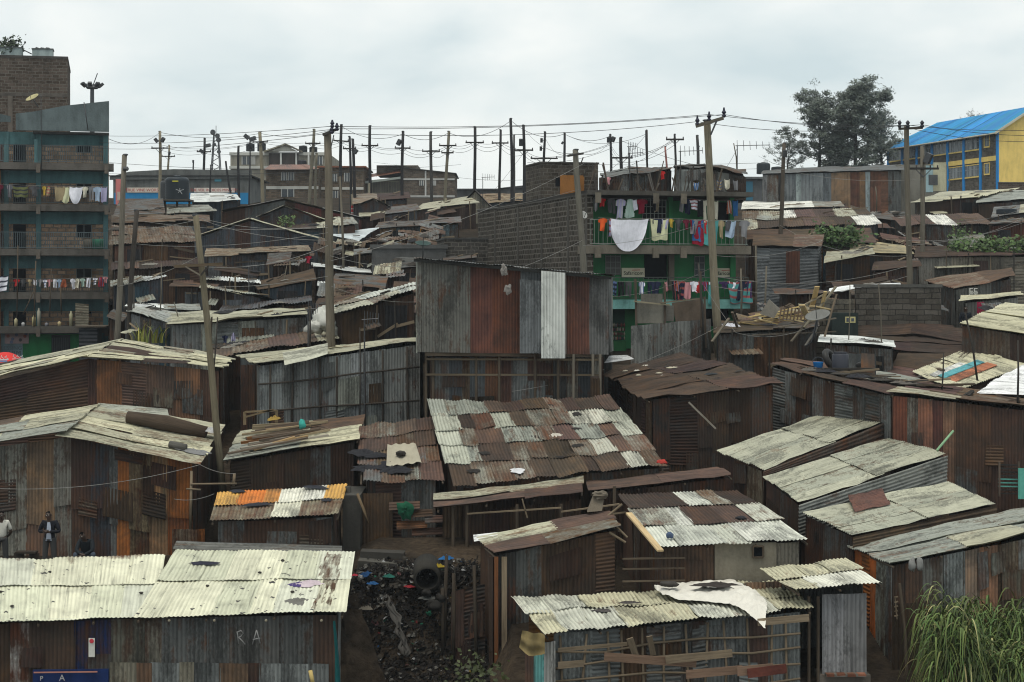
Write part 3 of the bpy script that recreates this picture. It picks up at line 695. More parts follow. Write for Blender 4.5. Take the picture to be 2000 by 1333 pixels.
for y in (1092,1112,1136): mb=MB(); bar(mb,P(1216,y,48.25),P(1338,y-2,48.35),.06,.04,STICK); mb.build('batten','wood',r5)
for x0,y0,x1,y1,Y in ((1185,1010,1215,985,51),(1190,1040,1222,1060,49.4),(1205,1030,1225,1050,49.6)): mb=MB(); tube(mb,[P(x0,y0,Y),P(x1,y1,Y)],.035,STICKL,6); mb.build('stick','wood',r5)
stone('small blue and grey ball of plastic near the eave of the patchwork roof',rp(q5,.13,.1,.06),.1,(.06,.09,.16),None,.9,'plastic_ball','plastic ball','clean')
stone('dark shoe sized stone on the right of the patchwork roof',rp(q5,.72,.38,.05),.1,(.03,.03,.035),None,.5,sx=1.5)
mb=MB(); wall_line(mb,P(1290,1150,47.9),P(1590,1128,48.1),-9.6,-9.6,n,[((.16,.26,.25),.3,1),((.2,.15,.12),.6,1)],.7,1); mb.build('lower_wall','tin',r5,True)

# --- dark shack with black window
r6,q6,w6=shack('dark rusty shack with a single black window hole',(962,1084,48.6),(1214,1030,49.4),(1186,1000,51.6),(925,1050,50.6),[(RUST,.75,2),(GALV,.5,2),(PALE,.3,1.4)],P_WRUST,2,.7,'u',drop=-10.4,edge=.16,sag=.08,
    cols=[(45,DARK,.3),(60,GREYD,.3),(70,RUSTD,.8),(60,RUSTD,.9),(50,BRN,.9)],sides='lrb',ov=.16)
opening(r6,w6[0],w6[1],.60,.71,P(0,1115,48.7).z,P(0,1088,48.7).z,Vector((.1,-.99,0)),frame=False)
mb=MB(); sheet4(mb,P(926,1062,50.2),P(972,1055,50.3),P(972,1043,50.8),P(924,1048,50.8),Vector((0,-.5,.86)),(.8,.8,.78),.05,'u',.1,.015,4,5,.06); mb.build('white_sheet','tin',r6,True)
for x,c in ((960,RUSTD),(968,(.17,.07,.03)),(985,STICKL)):
    mb=MB(); bar(mb,P(x,1088,48.5),Vector((P(x,0,48.5).x,48.5,-10.4)),.14,.03,c,(0,-1,0)); mb.build('plank','wood',r6)
mb=MB(); bs_=P(1146,1000,51.3)
vv=[P(1147,1001,51.3),P(1176,998,51.3),P(1181,966,51.6),P(1162,962,51.6)]; vv=vv+[v+Vector((0,.22,.02)) for v in vv]
mb.add(vv,[(3,2,1,0),(4,5,6,7),(0,1,5,4),(1,2,6,5),(2,3,7,6),(3,0,4,7)],(.15,.125,.095)); lump(mb,P(1172,968,51.5),.2,(.13,.11,.085),.6,12,.5,1.1)
tag(mb.build('sack','cloth',None,False,bs_),'stiff brown sack propped upright at the top corner of the dark windowed shack','sack')

mb=MB(); wall_line(mb,P(882,1155,49.6),P(948,1140,49.2),-11.2,-11.2,Vector((-.5,-.86,0)),[(DARK,.4,2),(RUSTD,.9,2),(GREYD,.5,1)],.45,2,.2); wall_patches(mb,P(882,1155,49.6),P(948,1140,49.2),-11.2,-11.2,Vector((-.5,-.86,0)),P_WDARK,5); tag(mb.build('scrap_fence','tin',None,True,P(915,1333,49.4)),'dark scrap iron fence along the right edge of the rubbish gully','fence')
for k,(x,y0,y1,Y) in enumerate(((872,1085,1300,49.9),(886,1120,1320,49.5),(926,1105,1333,49.1),(864,1150,1290,49.8))):
    mb=MB(); tube(mb,[P(x,y0,Y),P(x+R.uniform(-4,4),(y0+y1)/2,Y),P(x+R.uniform(-5,5),y1,Y)],.05,(.05,.04,.03),7); tag(mb.build('post','wood',None,True,P(x,y1,Y)),'dark crooked post along the right edge of the rubbish gully','post','posts along the gully edge')
for k in range(4): stone('dark wet boulder at the foot of the drain pipe in the gully',P(850+R.uniform(-18,30),1165+k*9,49.9-.06*k),R.uniform(.10,.20),(.02,.018,.016),'boulders under the drain pipe',.8)
# --- thin roofs under the big patchwork
r7,q7,w7=shack('open fronted lean-to with a narrow rust and pink striped roof',(850,995,53.4),(1142,961,54),(1140,934,56),(850,962,55.4),[(RUST,.6,2),(TAN,.5,2),((.36,.16,.12),.4,1),(PALE,.4,1)],P_WRUST,2,.7,'u',edge=.2,sag=.08,front=False,sides='b',drop=-9.8)
mb=MB(); wall_line(mb,P(915,1000,54.2),P(1135,975,54.5),-9.8,-9.8,n,[(RUSTD,.9,2),(BRN,.9,2),(GREYD,.4,1)],.7,1); mb.build('wall','tin',r7,True)
for x in (885,912,1010,1096,1200): mb=MB(); tube(mb,[P(x,985 if x<1150 else 950,53.8),Vector((P(x,0,53.8).x,53.8,-9.8))],.05,STICK,7); mb.build('post','wood',r7)
for x0,y0,x1,y1 in ((912,1004,1096,992),(1096,1000,1210,985),(1150,1010,1230,1000),(1020,975,1030,1012)): mb=MB(); bar(mb,P(x0,y0,53.6),P(x1,y1,53.6),.1,.04,STICKL); mb.build('rail','wood',r7)
r8,q8,w8=shack('low rusty roofed lean-to beneath the lower corner of the big patchwork roof',(1150,962,54.4),(1434,930,55),(1405,912,57),(1145,942,56.4),P_RUSTP,P_WDARK,1,.7,'u',edge=.15,sag=.08,drop=-9.0)

# --- big central patchwork roof
def G(s):
    mp=dict(g=(GALV,.28,1),l=((.42,.43,.35),.22,1),p=((.5,.51,.42),.25,1),r=(RUST,.92,1),b=(RUSTD,.95,1),w=((.56,.55,.46),.24,1),t=(TAN,.55,1),m=((.34,.33,.27),.5,1))
    return [mp[c] for c in s]
r9,q9,w9=shack('wide shack under a big patchwork of grey, white and rusty roof sheets',(880,944,55.6),(1302,914,56.4),(1192,776,63),(838,783,62),P_MIX,P_WDARK,5,.62,
    grid=[G('rmtmrrbrwt'),G('lgrmtbmwrm'),G('pmrggmrgrpp'),G('pbtlrmmwwl'),G('gggrbrmbrr')],edge=.2,sag=.13,tilt=.02,drop=-9.0,ov=.2,wav=.035)
for k,(u,v) in enumerate(((.2,.3),(.42,.78),(.7,.55),(.55,.2),(.83,.42),(.3,.62),(.62,.88),(.9,.2),(.12,.1),(.47,.47),(.75,.75),(.66,.33))):
    stone('dark scrap of rubber lying on the big patchwork roof',rp(q9,u,v,.03),R.uniform(.06,.12),(.03,.027,.025),'dark scraps on the big patchwork roof',.35,'scrap','scrap','cloth',R.uniform(1,2.4),.8)
stone('small white plastic bag on the lower edge of the big patchwork roof',rp(q9,.32,.06,.05),.14,(.6,.6,.62),None,.4,'plastic_bag','plastic bag','cloth',1.5)
stone('pale paper scrap in the middle of the big patchwork roof',rp(q9,.58,.46,.05),.14,(.5,.46,.4),None,.5,'paper_scrap','paper scrap','cloth',1.2)
stone('red plastic can at the bottom right corner of the big patchwork roof',rp(q9,.985,.03,.04),.12,(.4,.04,.03),None,.7,'plastic_can','plastic can','clean',1.4)
r10,q10,w10=shack('rusted low roof strewn with dark rags left of the big patchwork',(702,940,56.2),(868,938,56.2),(848,812,62.5),(708,832,62),[(RUST,.75,3),(TAN,.55,1.5),(GREY,.45,2),(GALV,.5,1)],P_WDARK,4,.7,edge=.25,sag=.12,tilt=.03,drop=-8.6,ov=.25,wav=.04,
    cols=[(20,DARK,.4),(62,RUSTD,.95),(30,GREYD,.4),(60,GREYD,.4)])
mb=MB(); A0,B0=P(708,962,56.1),P(768,962,56.1); mb2=MB()
wall_line(mb,A0,B0,-8.1,-8.1,n,[(RUSTD,.97,1)],1.2,1,off=.06); mb.build('door','tin',r10,True)
for k,(x,y) in enumerate(((775,985),(800,1000),(790,1022),(820,1035),(845,1010))):
    mb=MB(); sheet4(mb,P(x-15,y+12,55.7),P(x+45,y+8,55.7),P(x+45,y-6,55.9),P(x-15,y-4,55.9),n,pick(P_WMIX)[0],.5,'u',.11,.02,4,5,.04*k); tag(mb.build('iron_sheet','tin',None,True,P(x,y,55.8)),'rusty iron sheet leaning in the pile beside the dark doorway','iron sheet','iron sheets piled beside the dark doorway')
RPN=Vector((.1,-1,.1)); stone('green plastic bag hanging on the wall above the rubbish',P(792,998,55.6),.24,(.012,.085,.045),None,.8,'plastic_bag','plastic bag','cloth',.8)
for k in range(9):
    stone('dark wet rag lying on the rusted low roof',rp(q10,R.uniform(.02,.55),R.uniform(.02,.45),.05),R.uniform(.15,.3),(.022,.022,.026),'dark rags on the rusted low roof',.4,'rag','rag','cloth',1.4,.9)
mb=MB(); sheet4(mb,rp(q10,.32,.16,.1),rp(q10,.75,.2,.12),rp(q10,.7,.5,.12),rp(q10,.34,.52,.1),Vector((0,-.3,.95)),(.34,.31,.24),.3,'v',.3,.03,4,4,.03,0,.05); tag(mb.build('mat','cloth',None,True,rp(q10,.5,.3)),'worn tan mat with a stone on it laid on the rusted low roof','mat')
stone('dark round stone holding down the tan mat',rp(q10,.5,.3,.17),.16,(.045,.04,.036),None,.6)

# --- orange and white small roof
r11,q11,w11=shack('small shack with a bright orange and white corrugated roof',(410,1018,52.6),(664,1008,52.8),(680,946,56.6),(425,964,56.4),P_MIX,[(RUSTD,.9,3),(BRN,.9,2)],2,.62,
    grid=[[((.34,.30,.2),.5,1)]*3+[((.7,.68,.54),.15,1)],[((.72,.40,.09),.2,1),((.46,.16,.035),.75,1),((.45,.22,.06),.7,1),((.80,.78,.66),.12,1),((.82,.80,.70),.08,1)]],edge=.08,sag=.05,drop=-8.9,cols=[(55,GREYD,.4),(160,BRN,.85),(40,GREY,.3)],tilt=.008)
for lb,u,v,sx in (('dark crumpled rag on the right upper edge of the orange and white roof',.75,.9,2.2),('dark rag at the left corner of the orange and white roof',.16,.95,1.3),('dark twisted rag across the rust orange sheets',.35,.42,2.4),('small black rag on the white sheets of the orange roof',.87,.45,.9)):
    stone(lb,rp(q11,u,v,.05),.15,(.03,.032,.04),None,.45,'rag','rag','cloth',sx,.8)
mb=MB(); tube(mb,[P(680,950,56),Vector((P(690,0,56).x,56,-8.6))],.09,(.09,.085,.075),8); mb.build('post','wood',r11)
mb=MB(); f=Fr(P(668,0,55).x,55.2,0); f.box(mb,0,.52,0,2.5,-8.8,P(0,968,55.2).z,(.06,.057,.05)); mb.build('mud_wall','concrete',r11)
mb=MB(); tube(mb,[P(698,965,55),P(712,1000,54.8),P(718,1022,54.7)],.045,(.14,.10,.06),6); tag(mb.build('branch','wood',None,True,P(705,1000,55)),'crooked bare branch leaning beside the orange and white roofed shack','branch')

# --- shack with firewood on the roof
r12,q12,w12=shack('brown walled shack whose roof is loaded with old planks',(436,903,58.5),(703,858,60),(712,812,65.5),(470,840,65),P_PALE,[(RUSTD,.9,4),(BRN,.9,2),(GREYD,.4,1)],2,.7,'u',edge=.15,sag=.08,drop=-7.9)
for k in range(20):
    v=.08+.82*(k/20)+R.uniform(-.03,.03); u0=R.uniform(.02,.22)+.05*v; u1=R.uniform(.5,.82)
    p,q_=rp(q12,u0,v,.06+.18*R.random()),rp(q12,u1,v+R.uniform(-.04,.04),.06+.2*R.random())
    c=R.choice([(.24,.19,.12),(.30,.2,.1),(.10,.075,.055),(.16,.12,.09),(.30,.27,.22),(.2,.09,.035)])
    plank('old split plank stacked on the brown walled shack roof',p,q_,R.uniform(.1,.28),R.uniform(.04,.1),c,'old planks stacked on the brown shack roof')
stone('dark yellow coil at the top of the plank stack',rp(q12,.28,.97,.25),.2,(.30,.20,.05),None,.9,'rope_coil','coil','cloth')
stone('turquoise rag caught among the stacked planks',rp(q12,.55,.42,.3),.14,(.05,.35,.30),None,1.2,'rag','rag','cloth',.8)
mb=MB()
for a_,b_ in (((478,815),(535,800)),((478,830),(478,805)),((540,826),(540,802)),((478,805),(540,802))): bar(mb,P(*a_,65.6),P(*b_,65.6),.1,.06,(.2,.15,.09))
tag(mb.build('wooden_bed','wood',None,False,P(508,815,65.6)),'old wooden bed frame standing behind the stacked planks','bed')

# ================================================================ left: shack behind the three men
root=thing('tin_shack','tall patched shack with a gabled pale roof behind the three men','shack',(P(200,0,58).x,58,-7.7))
pk_f,pk_b=P(128,846,57.0),P(196,789,63)
ql=[P(-120,880,57.3),pk_f,pk_b,P(-120,842,63)]; qr=[P(106,853,56.9),P(391,907,57),P(441,831,62.6),P(196,791,63)]
mb=MB(); roof_quad(mb,ql,P_PALE,3,.8,'u',.06); mb.build('roof','tin',root,True)
mb=MB(); roof_quad(mb,qr,[(PALE,.35,3),(CREAM,.3,2),(TAN,.5,1)],5,.8,'u',.06,tilt=.03); mb.build('roof','tin',root,True)
A,Bm,Bq=P(-120,888,57.6),P(140,852,57.5),P(376,905,57.5)
mb=MB(); wall_line(mb,A,Bm,-8.8,-8.8,n,P_WMIX,.7,2,0,.40,cols=[(60,GREY,.4),(60,(.19,.185,.155),.35),(38,(.20,.195,.165),.35),(50,(.13,.09,.065),.62),(32,(.22,.21,.18),.38)]); wall_patches(mb,A,Bm,-8.8,-8.8,n,P_WMIX,6); mb.build('wall','tin',root,True)
mb=MB(); wall_line(mb,Bm,Bq,-8.8,-8.8,n,[(RUSTD,.85,2),((.15,.16,.145),.35,3),(GREY,.45,2)],.7,2,0,.42,cols=[(30,RUSTD,.85),(32,(.035,.04,.05),.4),(12,GREYD,.3),(20,(.18,.075,.022),.7),(34,(.24,.19,.11),.5),(30,(.20,.14,.075),.58),(40,(.19,.075,.022),.72)]); wall_patches(mb,Bm,Bq,-8.8,-8.8,n,[(GREY,.4,1),(RUSTD,.9,2),(TAN,.5,1)],6); mb.build('wall','tin',root,True)
for X0,X1,Y0,Y1 in ((376,430,57.5,62.4),):
    a_,b_=P(X0,905,Y0),P(X1,835,Y1); mb=MB(); wall_line(mb,a_,b_,-8.8,-7.6,Vector((.9,-.4,0)),P_WDARK,.7,1); mb.build('wall','tin',root,True)
mb=MB(); sheet4(mb,P(185,845,60),P(335,836,60.5),P(327,800,63.2),P(192,788,63.2),Vector((0,-.4,.9)),(.36,.37,.31),.2,'u',.1,.016,4,4,.02); mb.build('ridge_sheet','tin',root,True)
# rolled sheets and scrap lying on the gable roof
mb=MB(); tube(mb,[bil(qr,.33,.62)+Vector((0,0,.22)),bil(qr,.62,.60)+Vector((0,0,.26)),bil(qr,.93,.58)+Vector((0,0,.22))],[.20,.26,.19],(.075,.055,.04),14); tag(mb.build('rolled_carpet','wood',None,True,P(300,860,60)),'long dark rolled bundle lying on the gabled pale roof','roll')
mb=MB(); tube(mb,[bil(qr,.74,.22)+Vector((0,0,.13)),bil(qr,.86,.2)+Vector((0,0,.13))],[.11,.13],(.10,.095,.085),10); tag(mb.build('log','wood',None,True,P(335,880,58.7)),'short grey log below the long dark roll','log')
stone('heap of white and black scrap beside the short grey log',rp(qr,.92,.22),.25,(.2,.2,.2),None,.4,'scrap_heap','scrap','cloth',1.8,.9)
stone('silver plastic wrap at the end of the long dark roll',rp(qr,.945,.6,.25),.22,(.5,.5,.5),None,.8,'plastic_wrap','plastic wrap','cloth',1.2)
# ladder-like poles at its corner
mb=MB(); tube(mb,[P(374,920,57),P(372,1035,56.8)],.045,STICKL,6); tube(mb,[P(458,925,57.4),P(456,950,57.4)],.045,STICKL,6)
for y in (946,): tube(mb,[P(372,y,56.9),P(462,y-1,57.3)],.035,STICKL,6)
tube(mb,[P(364,955,56.9),P(392,957,56.9)],.03,STICKL,6)
tag(mb.build('pole_frame','wood',None,True,P(374,1035,56.8)),'pale stick frame standing at the corner of the patched shack','stick frame')
mb=MB(); wall_line(mb,P(336,1033,54.6),P(400,1033,54.8),-8.7,-8.7,n,[(TAN,.5,1),(ORG_,.4,.6)],.3,1); tag(mb.build('low_fence','tin',None,True,P(366,1060,54.6)),'low tan scrap fence beside the cream roof','fence')

# ================================================================ left: brown shack with a long gabled cream roof
root=thing('tin_shack','long brown patched shack under a broad gabled cream roof','shack',(P(200,0,67).x,67,-5.8))
C6=[(CREAM,.22,4),(PALE,.25,3),((.4,.39,.3),.4,1.4),(RUSTD,.9,.9)]
mb=MB(); roof_quad(mb,[P(-140,772,66.5),P(172,696,66),P(242,662,71.5),P(-140,738,71.5)],C6,5,.6,'u',.07,edge=.1); mb.build('roof','tin',root,True)
mb=MB(); roof_quad(mb,[P(168,697,66),P(440,722,66.5),P(458,700,71),P(240,662,71.5)],C6,7,.6,'u',.08,edge=.25,tilt=.06,wav=.05); mb.build('roof','tin',root,True)
A,Bm,Bq=P(-140,776,66.6),P(172,700,66.3),P(428,724,66.6)
mb=MB(); wall_line(mb,A,Bm,-6.6,-6.6,n,[(BRN,.95,3),(RUSTD,.95,2)],2.2,3,0,ridge='u'); mb.build('wall','tin',root,True)
mb=MB(); wall_line(mb,Bm,Bq,-6.6,-6.6,n,[(RUSTD,.9,3),(BRN,.9,2)],.8,2,.1,.35,cols=[(14,BRN,.9),(46,(.12,.06,.035),.85),(44,(.085,.06,.05),.8),(52,(.09,.065,.055),.75),(44,(.11,.065,.045),.85),(36,RUSTD,.95)]); wall_patches(mb,Bm,Bq,-6.6,-6.6,n,P_WRUST,7); mb.build('wall','tin',root,True)
a_,b_=Bq,P(446,706,70.5); mb=MB(); wall_line(mb,a_,b_,-6.4,-5.8,Vector((1,-.1,0)),P_WDARK,.7,1); mb.build('wall','tin',root,True)

# ================================================================ centre: grey wall with stick grid
r13,q13,w13=shack('grey corrugated shack braced with a grid of thin poles',(500,712,66.6),(826,668,67.4),(832,660,71),(462,692,71.5),[(PALE,.25,3),(CREAM,.3,2)],P_WGALV,2,.7,'u',ov=.12,sag=.08,edge=.1,drop=-6.6,
    cols=[(45,(.20,.215,.215),.15),(50,GREY,.2),(42,(.13,.138,.138),.25),(42,LEAD,.15),(38,(.23,.245,.25),.12),(30,LEAD,.15),(40,GREY,.25),(30,(.15,.15,.14),.3)],wsw=.8)
sticks(r13,'pole',w13[0],w13[1],7,-6.4,n,(.28,.53,.80),(.05,.042,.035),.075,.08,.05)
mb=MB(); wall_line(mb,P(470,712,67.6),P(505,712,66.9),-6.4,-6.4,n,[(RUSTD,.95,1),(DARK,.5,1)],.3,1); mb.build('wall','tin',r13,True)
mb=MB(); sheet4(mb,P(556,716,66.2),P(640,694,66.5),P(640,672,67.8),P(552,690,67.4),Vector((0,-.6,.8)),(.52,.52,.42),.1,'u',.12,.014,4,4,.04,0,.08); mb.build('roof_sheet','tin',r13,True)

# ================================================================ centre: tall two storey shack
root=thing('tall_shack','tall two storey shack of grey, white and rusty iron in the centre','shack',(P(1000,0,66).x,66,-6.3)); TS=root
z_m=P(0,690,64).z
TL,TR=P(814,509,64),P(1189,543,64.6)
ccol=[(10,(.2,.2,.18),.35),(92,(.12,.118,.105),.3),(0.01,None,0),(45,(.085,.042,.032),.95),(53,(.09,.04,.028),.93),(44,(.125,.135,.14),.1),(46,(.50,.52,.49),.12),(46,(.085,.045,.033),.93),(40,(.14,.14,.135),.25)]
ccol=[c for c in ccol if c[0]>1]
mb=MB(); wall_line(mb,TL,TR,P(0,688,64).z,P(0,693,64.6).z,n,P_WMIX,.8,1,cols=ccol); mb.build('upper_wall','tin',root,True)
mb=MB(); wall_line(mb,P(1015,545,63.9),P(1057,549,63.9),P(0,690,64).z,P(0,690,64).z,n,P_WMIX,.8,1,off=.03,cols=[(1,(.13,.14,.145),.08)]); wall_line(mb,P(1057,528,63.9),P(1104,532,63.9),P(0,700,64).z,P(0,700,64).z,n,P_WMIX,.8,1,off=.05,cols=[(1,(.55,.57,.54),.10)]); mb.build('wall_patch','tin',root,True)
back=[P(836,508,72),P(1196,541,72)]
mb=MB(); wall_line(mb,back[0],TL,-2.5,z_m,Vector((-1,0,0)),P_WGREY,.7,1); mb.build('side_wall','tin',root,True)
mb=MB(); wall_line(mb,TR,back[1],z_m,-2.5,Vector((1,0,0)),P_WGREY,.7,1); mb.build('side_wall','tin',root,True)
mb=MB(); wall_line(mb,back[1],back[0],-5,-5,Vector((0,1,0)),P_WGREY,.7,1); mb.build('back_wall','tin',root,True)
mb=MB(); roof_quad(mb,[P(806,506,63.6),P(1196,541,64.1),P(1200,541,72.4),P(830,507,72.4)],[(GREY,.3,1)],1,.9,'v',.04,edge=.04); mb.build('roof','tin',root,True)
mb=MB(); bar(mb,P(808,508.5,63.7),P(1194,543.5,64.2),.05,.10,(.03,.03,.028)); mb.build('roof_beam','wood',root)
mb=MB(); bar(mb,P(830,692,64.1),P(1176,695,64.6),.12,.12,STICK); mb.build('floor_beam','wood',root)
lz=-6.6
mb=MB(); wall_line(mb,P(846,697,64.55),P(1172,698,65.0),lz,lz,n,P_WDARK,.55,1,cols=[(30,(.12,.125,.12),.3),(22,(.05,.055,.06),.3),(14,(.17,.15,.11),.45),(30,(.10,.11,.115),.25),(26,(.10,.055,.038),.85),(24,(.07,.045,.035),.9),(30,(.15,.155,.15),.2),(22,(.09,.06,.045),.85),(26,(.15,.13,.10),.5),(24,(.06,.06,.058),.4),(22,(.16,.15,.125),.4),(26,(.04,.045,.05),.3),(16,(.19,.18,.15),.3)]); wall_patches(mb,P(846,697,64.55),P(1172,698,65.0),lz,lz,n,P_WMIX,8); mb.build('lower_wall','tin',root,True)
mb=MB(); wall_line(mb,P(834,697,72),P(846,697,64.6),lz,lz,Vector((-1,0,0)),P_WDARK,.55,1); wall_line(mb,P(1172,698,65.0),P(1178,697,72),lz,lz,Vector((1,0,0)),P_WDARK,.55,1); mb.build('lower_wall','tin',root,True)
for x in (832,846,930,975,1045,1090,1120,1158,1172): mb=MB(); tube(mb,[P(x,692,64.35),Vector((P(x,0,64.35).x,64.35,lz))],.05,STICK if x<1100 else (.17,.15,.12),7); mb.build('post','wood',root)
for y in (702,732): mb=MB(); bar(mb,P(832,y,64.25),P(1172,y+1,64.55),.05,.07,(.14,.11,.075)); mb.build('rail','wood',root)
mb=MB(); bar(mb,P(1153,738,64.3),P(1170,738,64.3),.02,.1,RUSTD)
wall_line(mb,P(1153,738,64.3),P(1172,738,64.3),P(0,775,64.3).z,P(0,775,64.3).z,n,[(RUSTD,.9,1)],.5,1); mb.build('shutter','tin',root)
for x0,x1,y0,y1 in ((980,988,512,534),(988,996,552,572)):
    RPN=Vector((.2,-1,.1)); o=stone('torn pale plastic scrap caught on the tall shack wall',P((x0+x1)/2,y1-6,63.8),.17,(.22,.205,.19),'torn scraps on the tall shack wall',.6,'plastic_scrap','plastic scrap','cloth',.6)

# ================================================================ right of centre
r14,q14,w14=shack('patched dark shack with a drooping brown roof strewn with litter',(1262,781,61.5),(1532,748,63),(1330,690,70),(1178,733,69),[(RUST,.9,4),((.07,.05,.04),.9,3),(BRN,.9,1)],[(RUSTD,.8,2),(DARK,.5,2),(GREYD,.5,2),(TAN,.55,.5)],4,.8,'u',edge=.2,sag=.16,drop=-7.6,ov=.3,tiers=2,horiz=.3,tilt=.03,wav=.04)
for k in range(16):
    c=R.choice([(.03,.03,.035),(.5,.46,.36),(.05,.045,.04),(.6,.58,.52),(.035,.03,.03),(.04,.045,.05)])
    stone('small scrap of litter lying on the drooping brown roof',rp(q14,R.uniform(.1,.95),R.uniform(.15,.9),.05),R.uniform(.06,.16),c,'litter on the drooping brown roof',.5,'litter_scrap','litter','cloth',R.uniform(.8,1.8),.7)
mb=MB(); bar(mb,P(1345,786,61.3),P(1398,838,61.0),.05,.05,(.2,.18,.15)); tag(mb.build('stick','wood',None,False,P(1398,838,61)),'thin grey stick hanging from the drooping brown roof','stick')
mb=MB(); sheet4(mb,P(1180,712,69.6),P(1238,704,70),P(1225,697,71),P(1190,698,71),Vector((0,-.2,.97)),(.78,.78,.78),.03,'u',.14,.02,3,4,.05); tag(mb.build('iron_sheet','tin',None,True,P(1205,705,70)),'white iron sheet lying behind the drooping brown roof','iron sheet')

r15,q15,w15=shack('long shack of grey and dark panels with tyres and junk along its roof edge',(1502,713,66.5),(1745,772,62.6),(1800,742,66.5),(1540,700,71),P_RUST,[(GREYD,.4,3),(GREY,.35,3),(RUSTD,.85,2),(DARK,.5,1)],2,.7,'u',edge=.25,sag=.1,drop=-7.8,ov=.15,wsw=.55)
r16,q16,w16=shack('large brown iron shack at the right edge behind the stepped roofs',(1735,768,62.2),(2130,812,60.5),(2130,790,65),(1790,748,66),P_RUSTP,P_WRUST,2,.7,'u',edge=.18,sag=.08,drop=-9.0,ov=.12,tiers=2,split=.42,wsw=.7,
    cols=[(30,(.09,.035,.028),.9),(28,(.15,.14,.12),.4),(30,(.13,.07,.045),.7),(26,(.09,.045,.035),.8),(26,(.15,.10,.06),.6),(80,BRN,.95),(70,RUSTD,.95),(60,BRN,.95),(80,RUSTD,.9)])
mb=MB(); 
for k in range(9): bar(mb,P(1950,908+7*k,60.6),P(1992,909+7*k,60.7),.07,.04,(.03,.03,.028) if k<4 or k>6 else (.10,.33,.28))
for x in (1952,1990): bar(mb,P(x,902,60.5),P(x,970,60.5),.06,.05,(.12,.09,.07))
mb.build('window','paint',r16)
mb=MB(); bar(mb,P(1996,915,60.4),P(1996,975,60.4),.25,.04,(.12,.42,.34),(0,-1,0)); mb.build('shutter','paint',r16)
mb=MB(); tube(mb,[P(1830,880,59.9),P(1862,842,60.2)],.04,(.25,.42,.25),6); tag(mb.build('stick','wood',None,False,P(1830,880,60)),'pale green stick leaning on the brown iron shack','stick')
# junk on that roof
def tyre(label,c,r,axis,group=None):
    root=thing('tyre',label,'tyre',c,group); mb=MB(); ax=Vector(axis).normalized(); s=ax.orthogonal().normalized(); t=ax.cross(s); vs=[]; us=[]; NN,MM=24,10
    for i in range(NN):
        a=6.2832*i/NN; d=s*math.cos(a)+t*math.sin(a)
        for k in range(MM):
            b=6.2832*k/MM; vs.append(Vector(c)+d*(r*.72+r*.28*math.cos(b))+ax*(r*.30*math.sin(b))); us.append((a,b,0))
    mb.add(vs,[(i*MM+k,i*MM+(k+1)%MM,((i+1)%NN)*MM+(k+1)%MM,((i+1)%NN)*MM+k) for i in range(NN) for k in range(MM)],(.028,.027,.026),us); mb.build('tread','plastic',root,True)
tyre('worn black tyre standing among the junk beside a blue bucket',P(1621,702,67.6),.42,(.75,-.5,.45))
tyre('black tyre lying flat at the end of the junk roof',P(1690,716,67),.36,(.1,.3,1))
mb=MB(); lathe(mb,P(1598,722,66.6),[(.14,0),(.19,.26),(.2,.27),(.17,.25)],(.02,.22,.62),14); o=thing('bucket','bright blue plastic bucket on the junk covered roof','bucket',P(1598,722,66.6)); mb.build('body','clean',o,True); mb=MB(); tube(mb,[P(1598,722,66.6)+Vector((.2*math.cos(a),0,.27+.18*math.sin(a))) for a in [k*.35 for k in range(10)]],.012,(.3,.3,.3),5); mb.build('handle','metal',o)
mb=MB(); lathe(mb,P(1641,734,66.4),[(.27,0),(.3,.2),(.3,.75),(.24,.8)],(.035,.038,.05),14); o=thing('drum','dark grey plastic drum standing in front of the black sheet','drum',P(1641,734,66.4)); mb.build('body','plastic',o,True); mb=MB(); lathe(mb,P(1641,734,66.4)+Vector((0,0,.8)),[(.25,0),(.25,.05)],(.03,.03,.04),14); mb.build('lid','plastic',o)
mb=MB(); sheet4(mb,P(1632,727,67.4),P(1712,738,66.8),P(1712,692,67.2),P(1630,690,67.8),n,(.022,.028,.030),.1,'v',.8,.06,4,4,0,0,.1); tag(mb.build('black_sheet','tin',None,True,P(1670,730,67)),'large black sheet of metal standing on the junk roof','metal sheet')
mb=MB(); sheet4(mb,P(1682,740,66.2),P(1710,742,66.1),P(1708,692,66.5),P(1682,690,66.6),n,(.06,.05,.042),.5,'v',.5,.05,4,4,0,0,.06); tag(mb.build('iron_sheet','tin',None,True,P(1695,740,66.2)),'bent brown iron sheet in front of the black metal sheet','iron sheet')
for k in range(22):
    x=1505+R.uniform(0,330); t=(x-1505)/330; y=lerp(718,765,t)-R.uniform(2,10); Y=lerp(66.8,64,t)
    p=P(x,y,Y); q_=p+Vector((R.uniform(.5,2.4),R.uniform(-.3,.5),R.uniform(-.35,.15)))
    plank('weathered board lying in the junk along the long roof edge',p,q_,R.uniform(.06,.22),R.uniform(.03,.07),R.choice([STICK,STICKL,(.05,.045,.04),(.13,.1,.08),PLANK]),'boards in the junk on the long roof')
for k in range(10):
    x=1540+R.uniform(0,280); t=(x-1505)/330; stone('dark rag heaped in the junk along the long roof edge',P(x,lerp(718,765,t)-6,lerp(66.8,64,t)),R.uniform(.15,.3),R.choice([(.025,.025,.03),(.05,.045,.04),(.10,.09,.08)]),'rags in the junk on the long roof',.5,'rag','rag','cloth',1.5,.8)
for k in range(12):
    x=1850+R.uniform(0,150); t=(x-1850)/150; p=P(x,lerp(785,800,t)-R.uniform(2,16),lerp(64,62,t)); plank('dark timber offcut on the brown shack roof under the white sheet',p,p+Vector((R.uniform(-1.5,1.5),.3,R.uniform(-.1,.25))),.1,.06,R.choice([STICK,DARK,(.12,.09,.07)]),'timber offcuts on the brown shack roof')

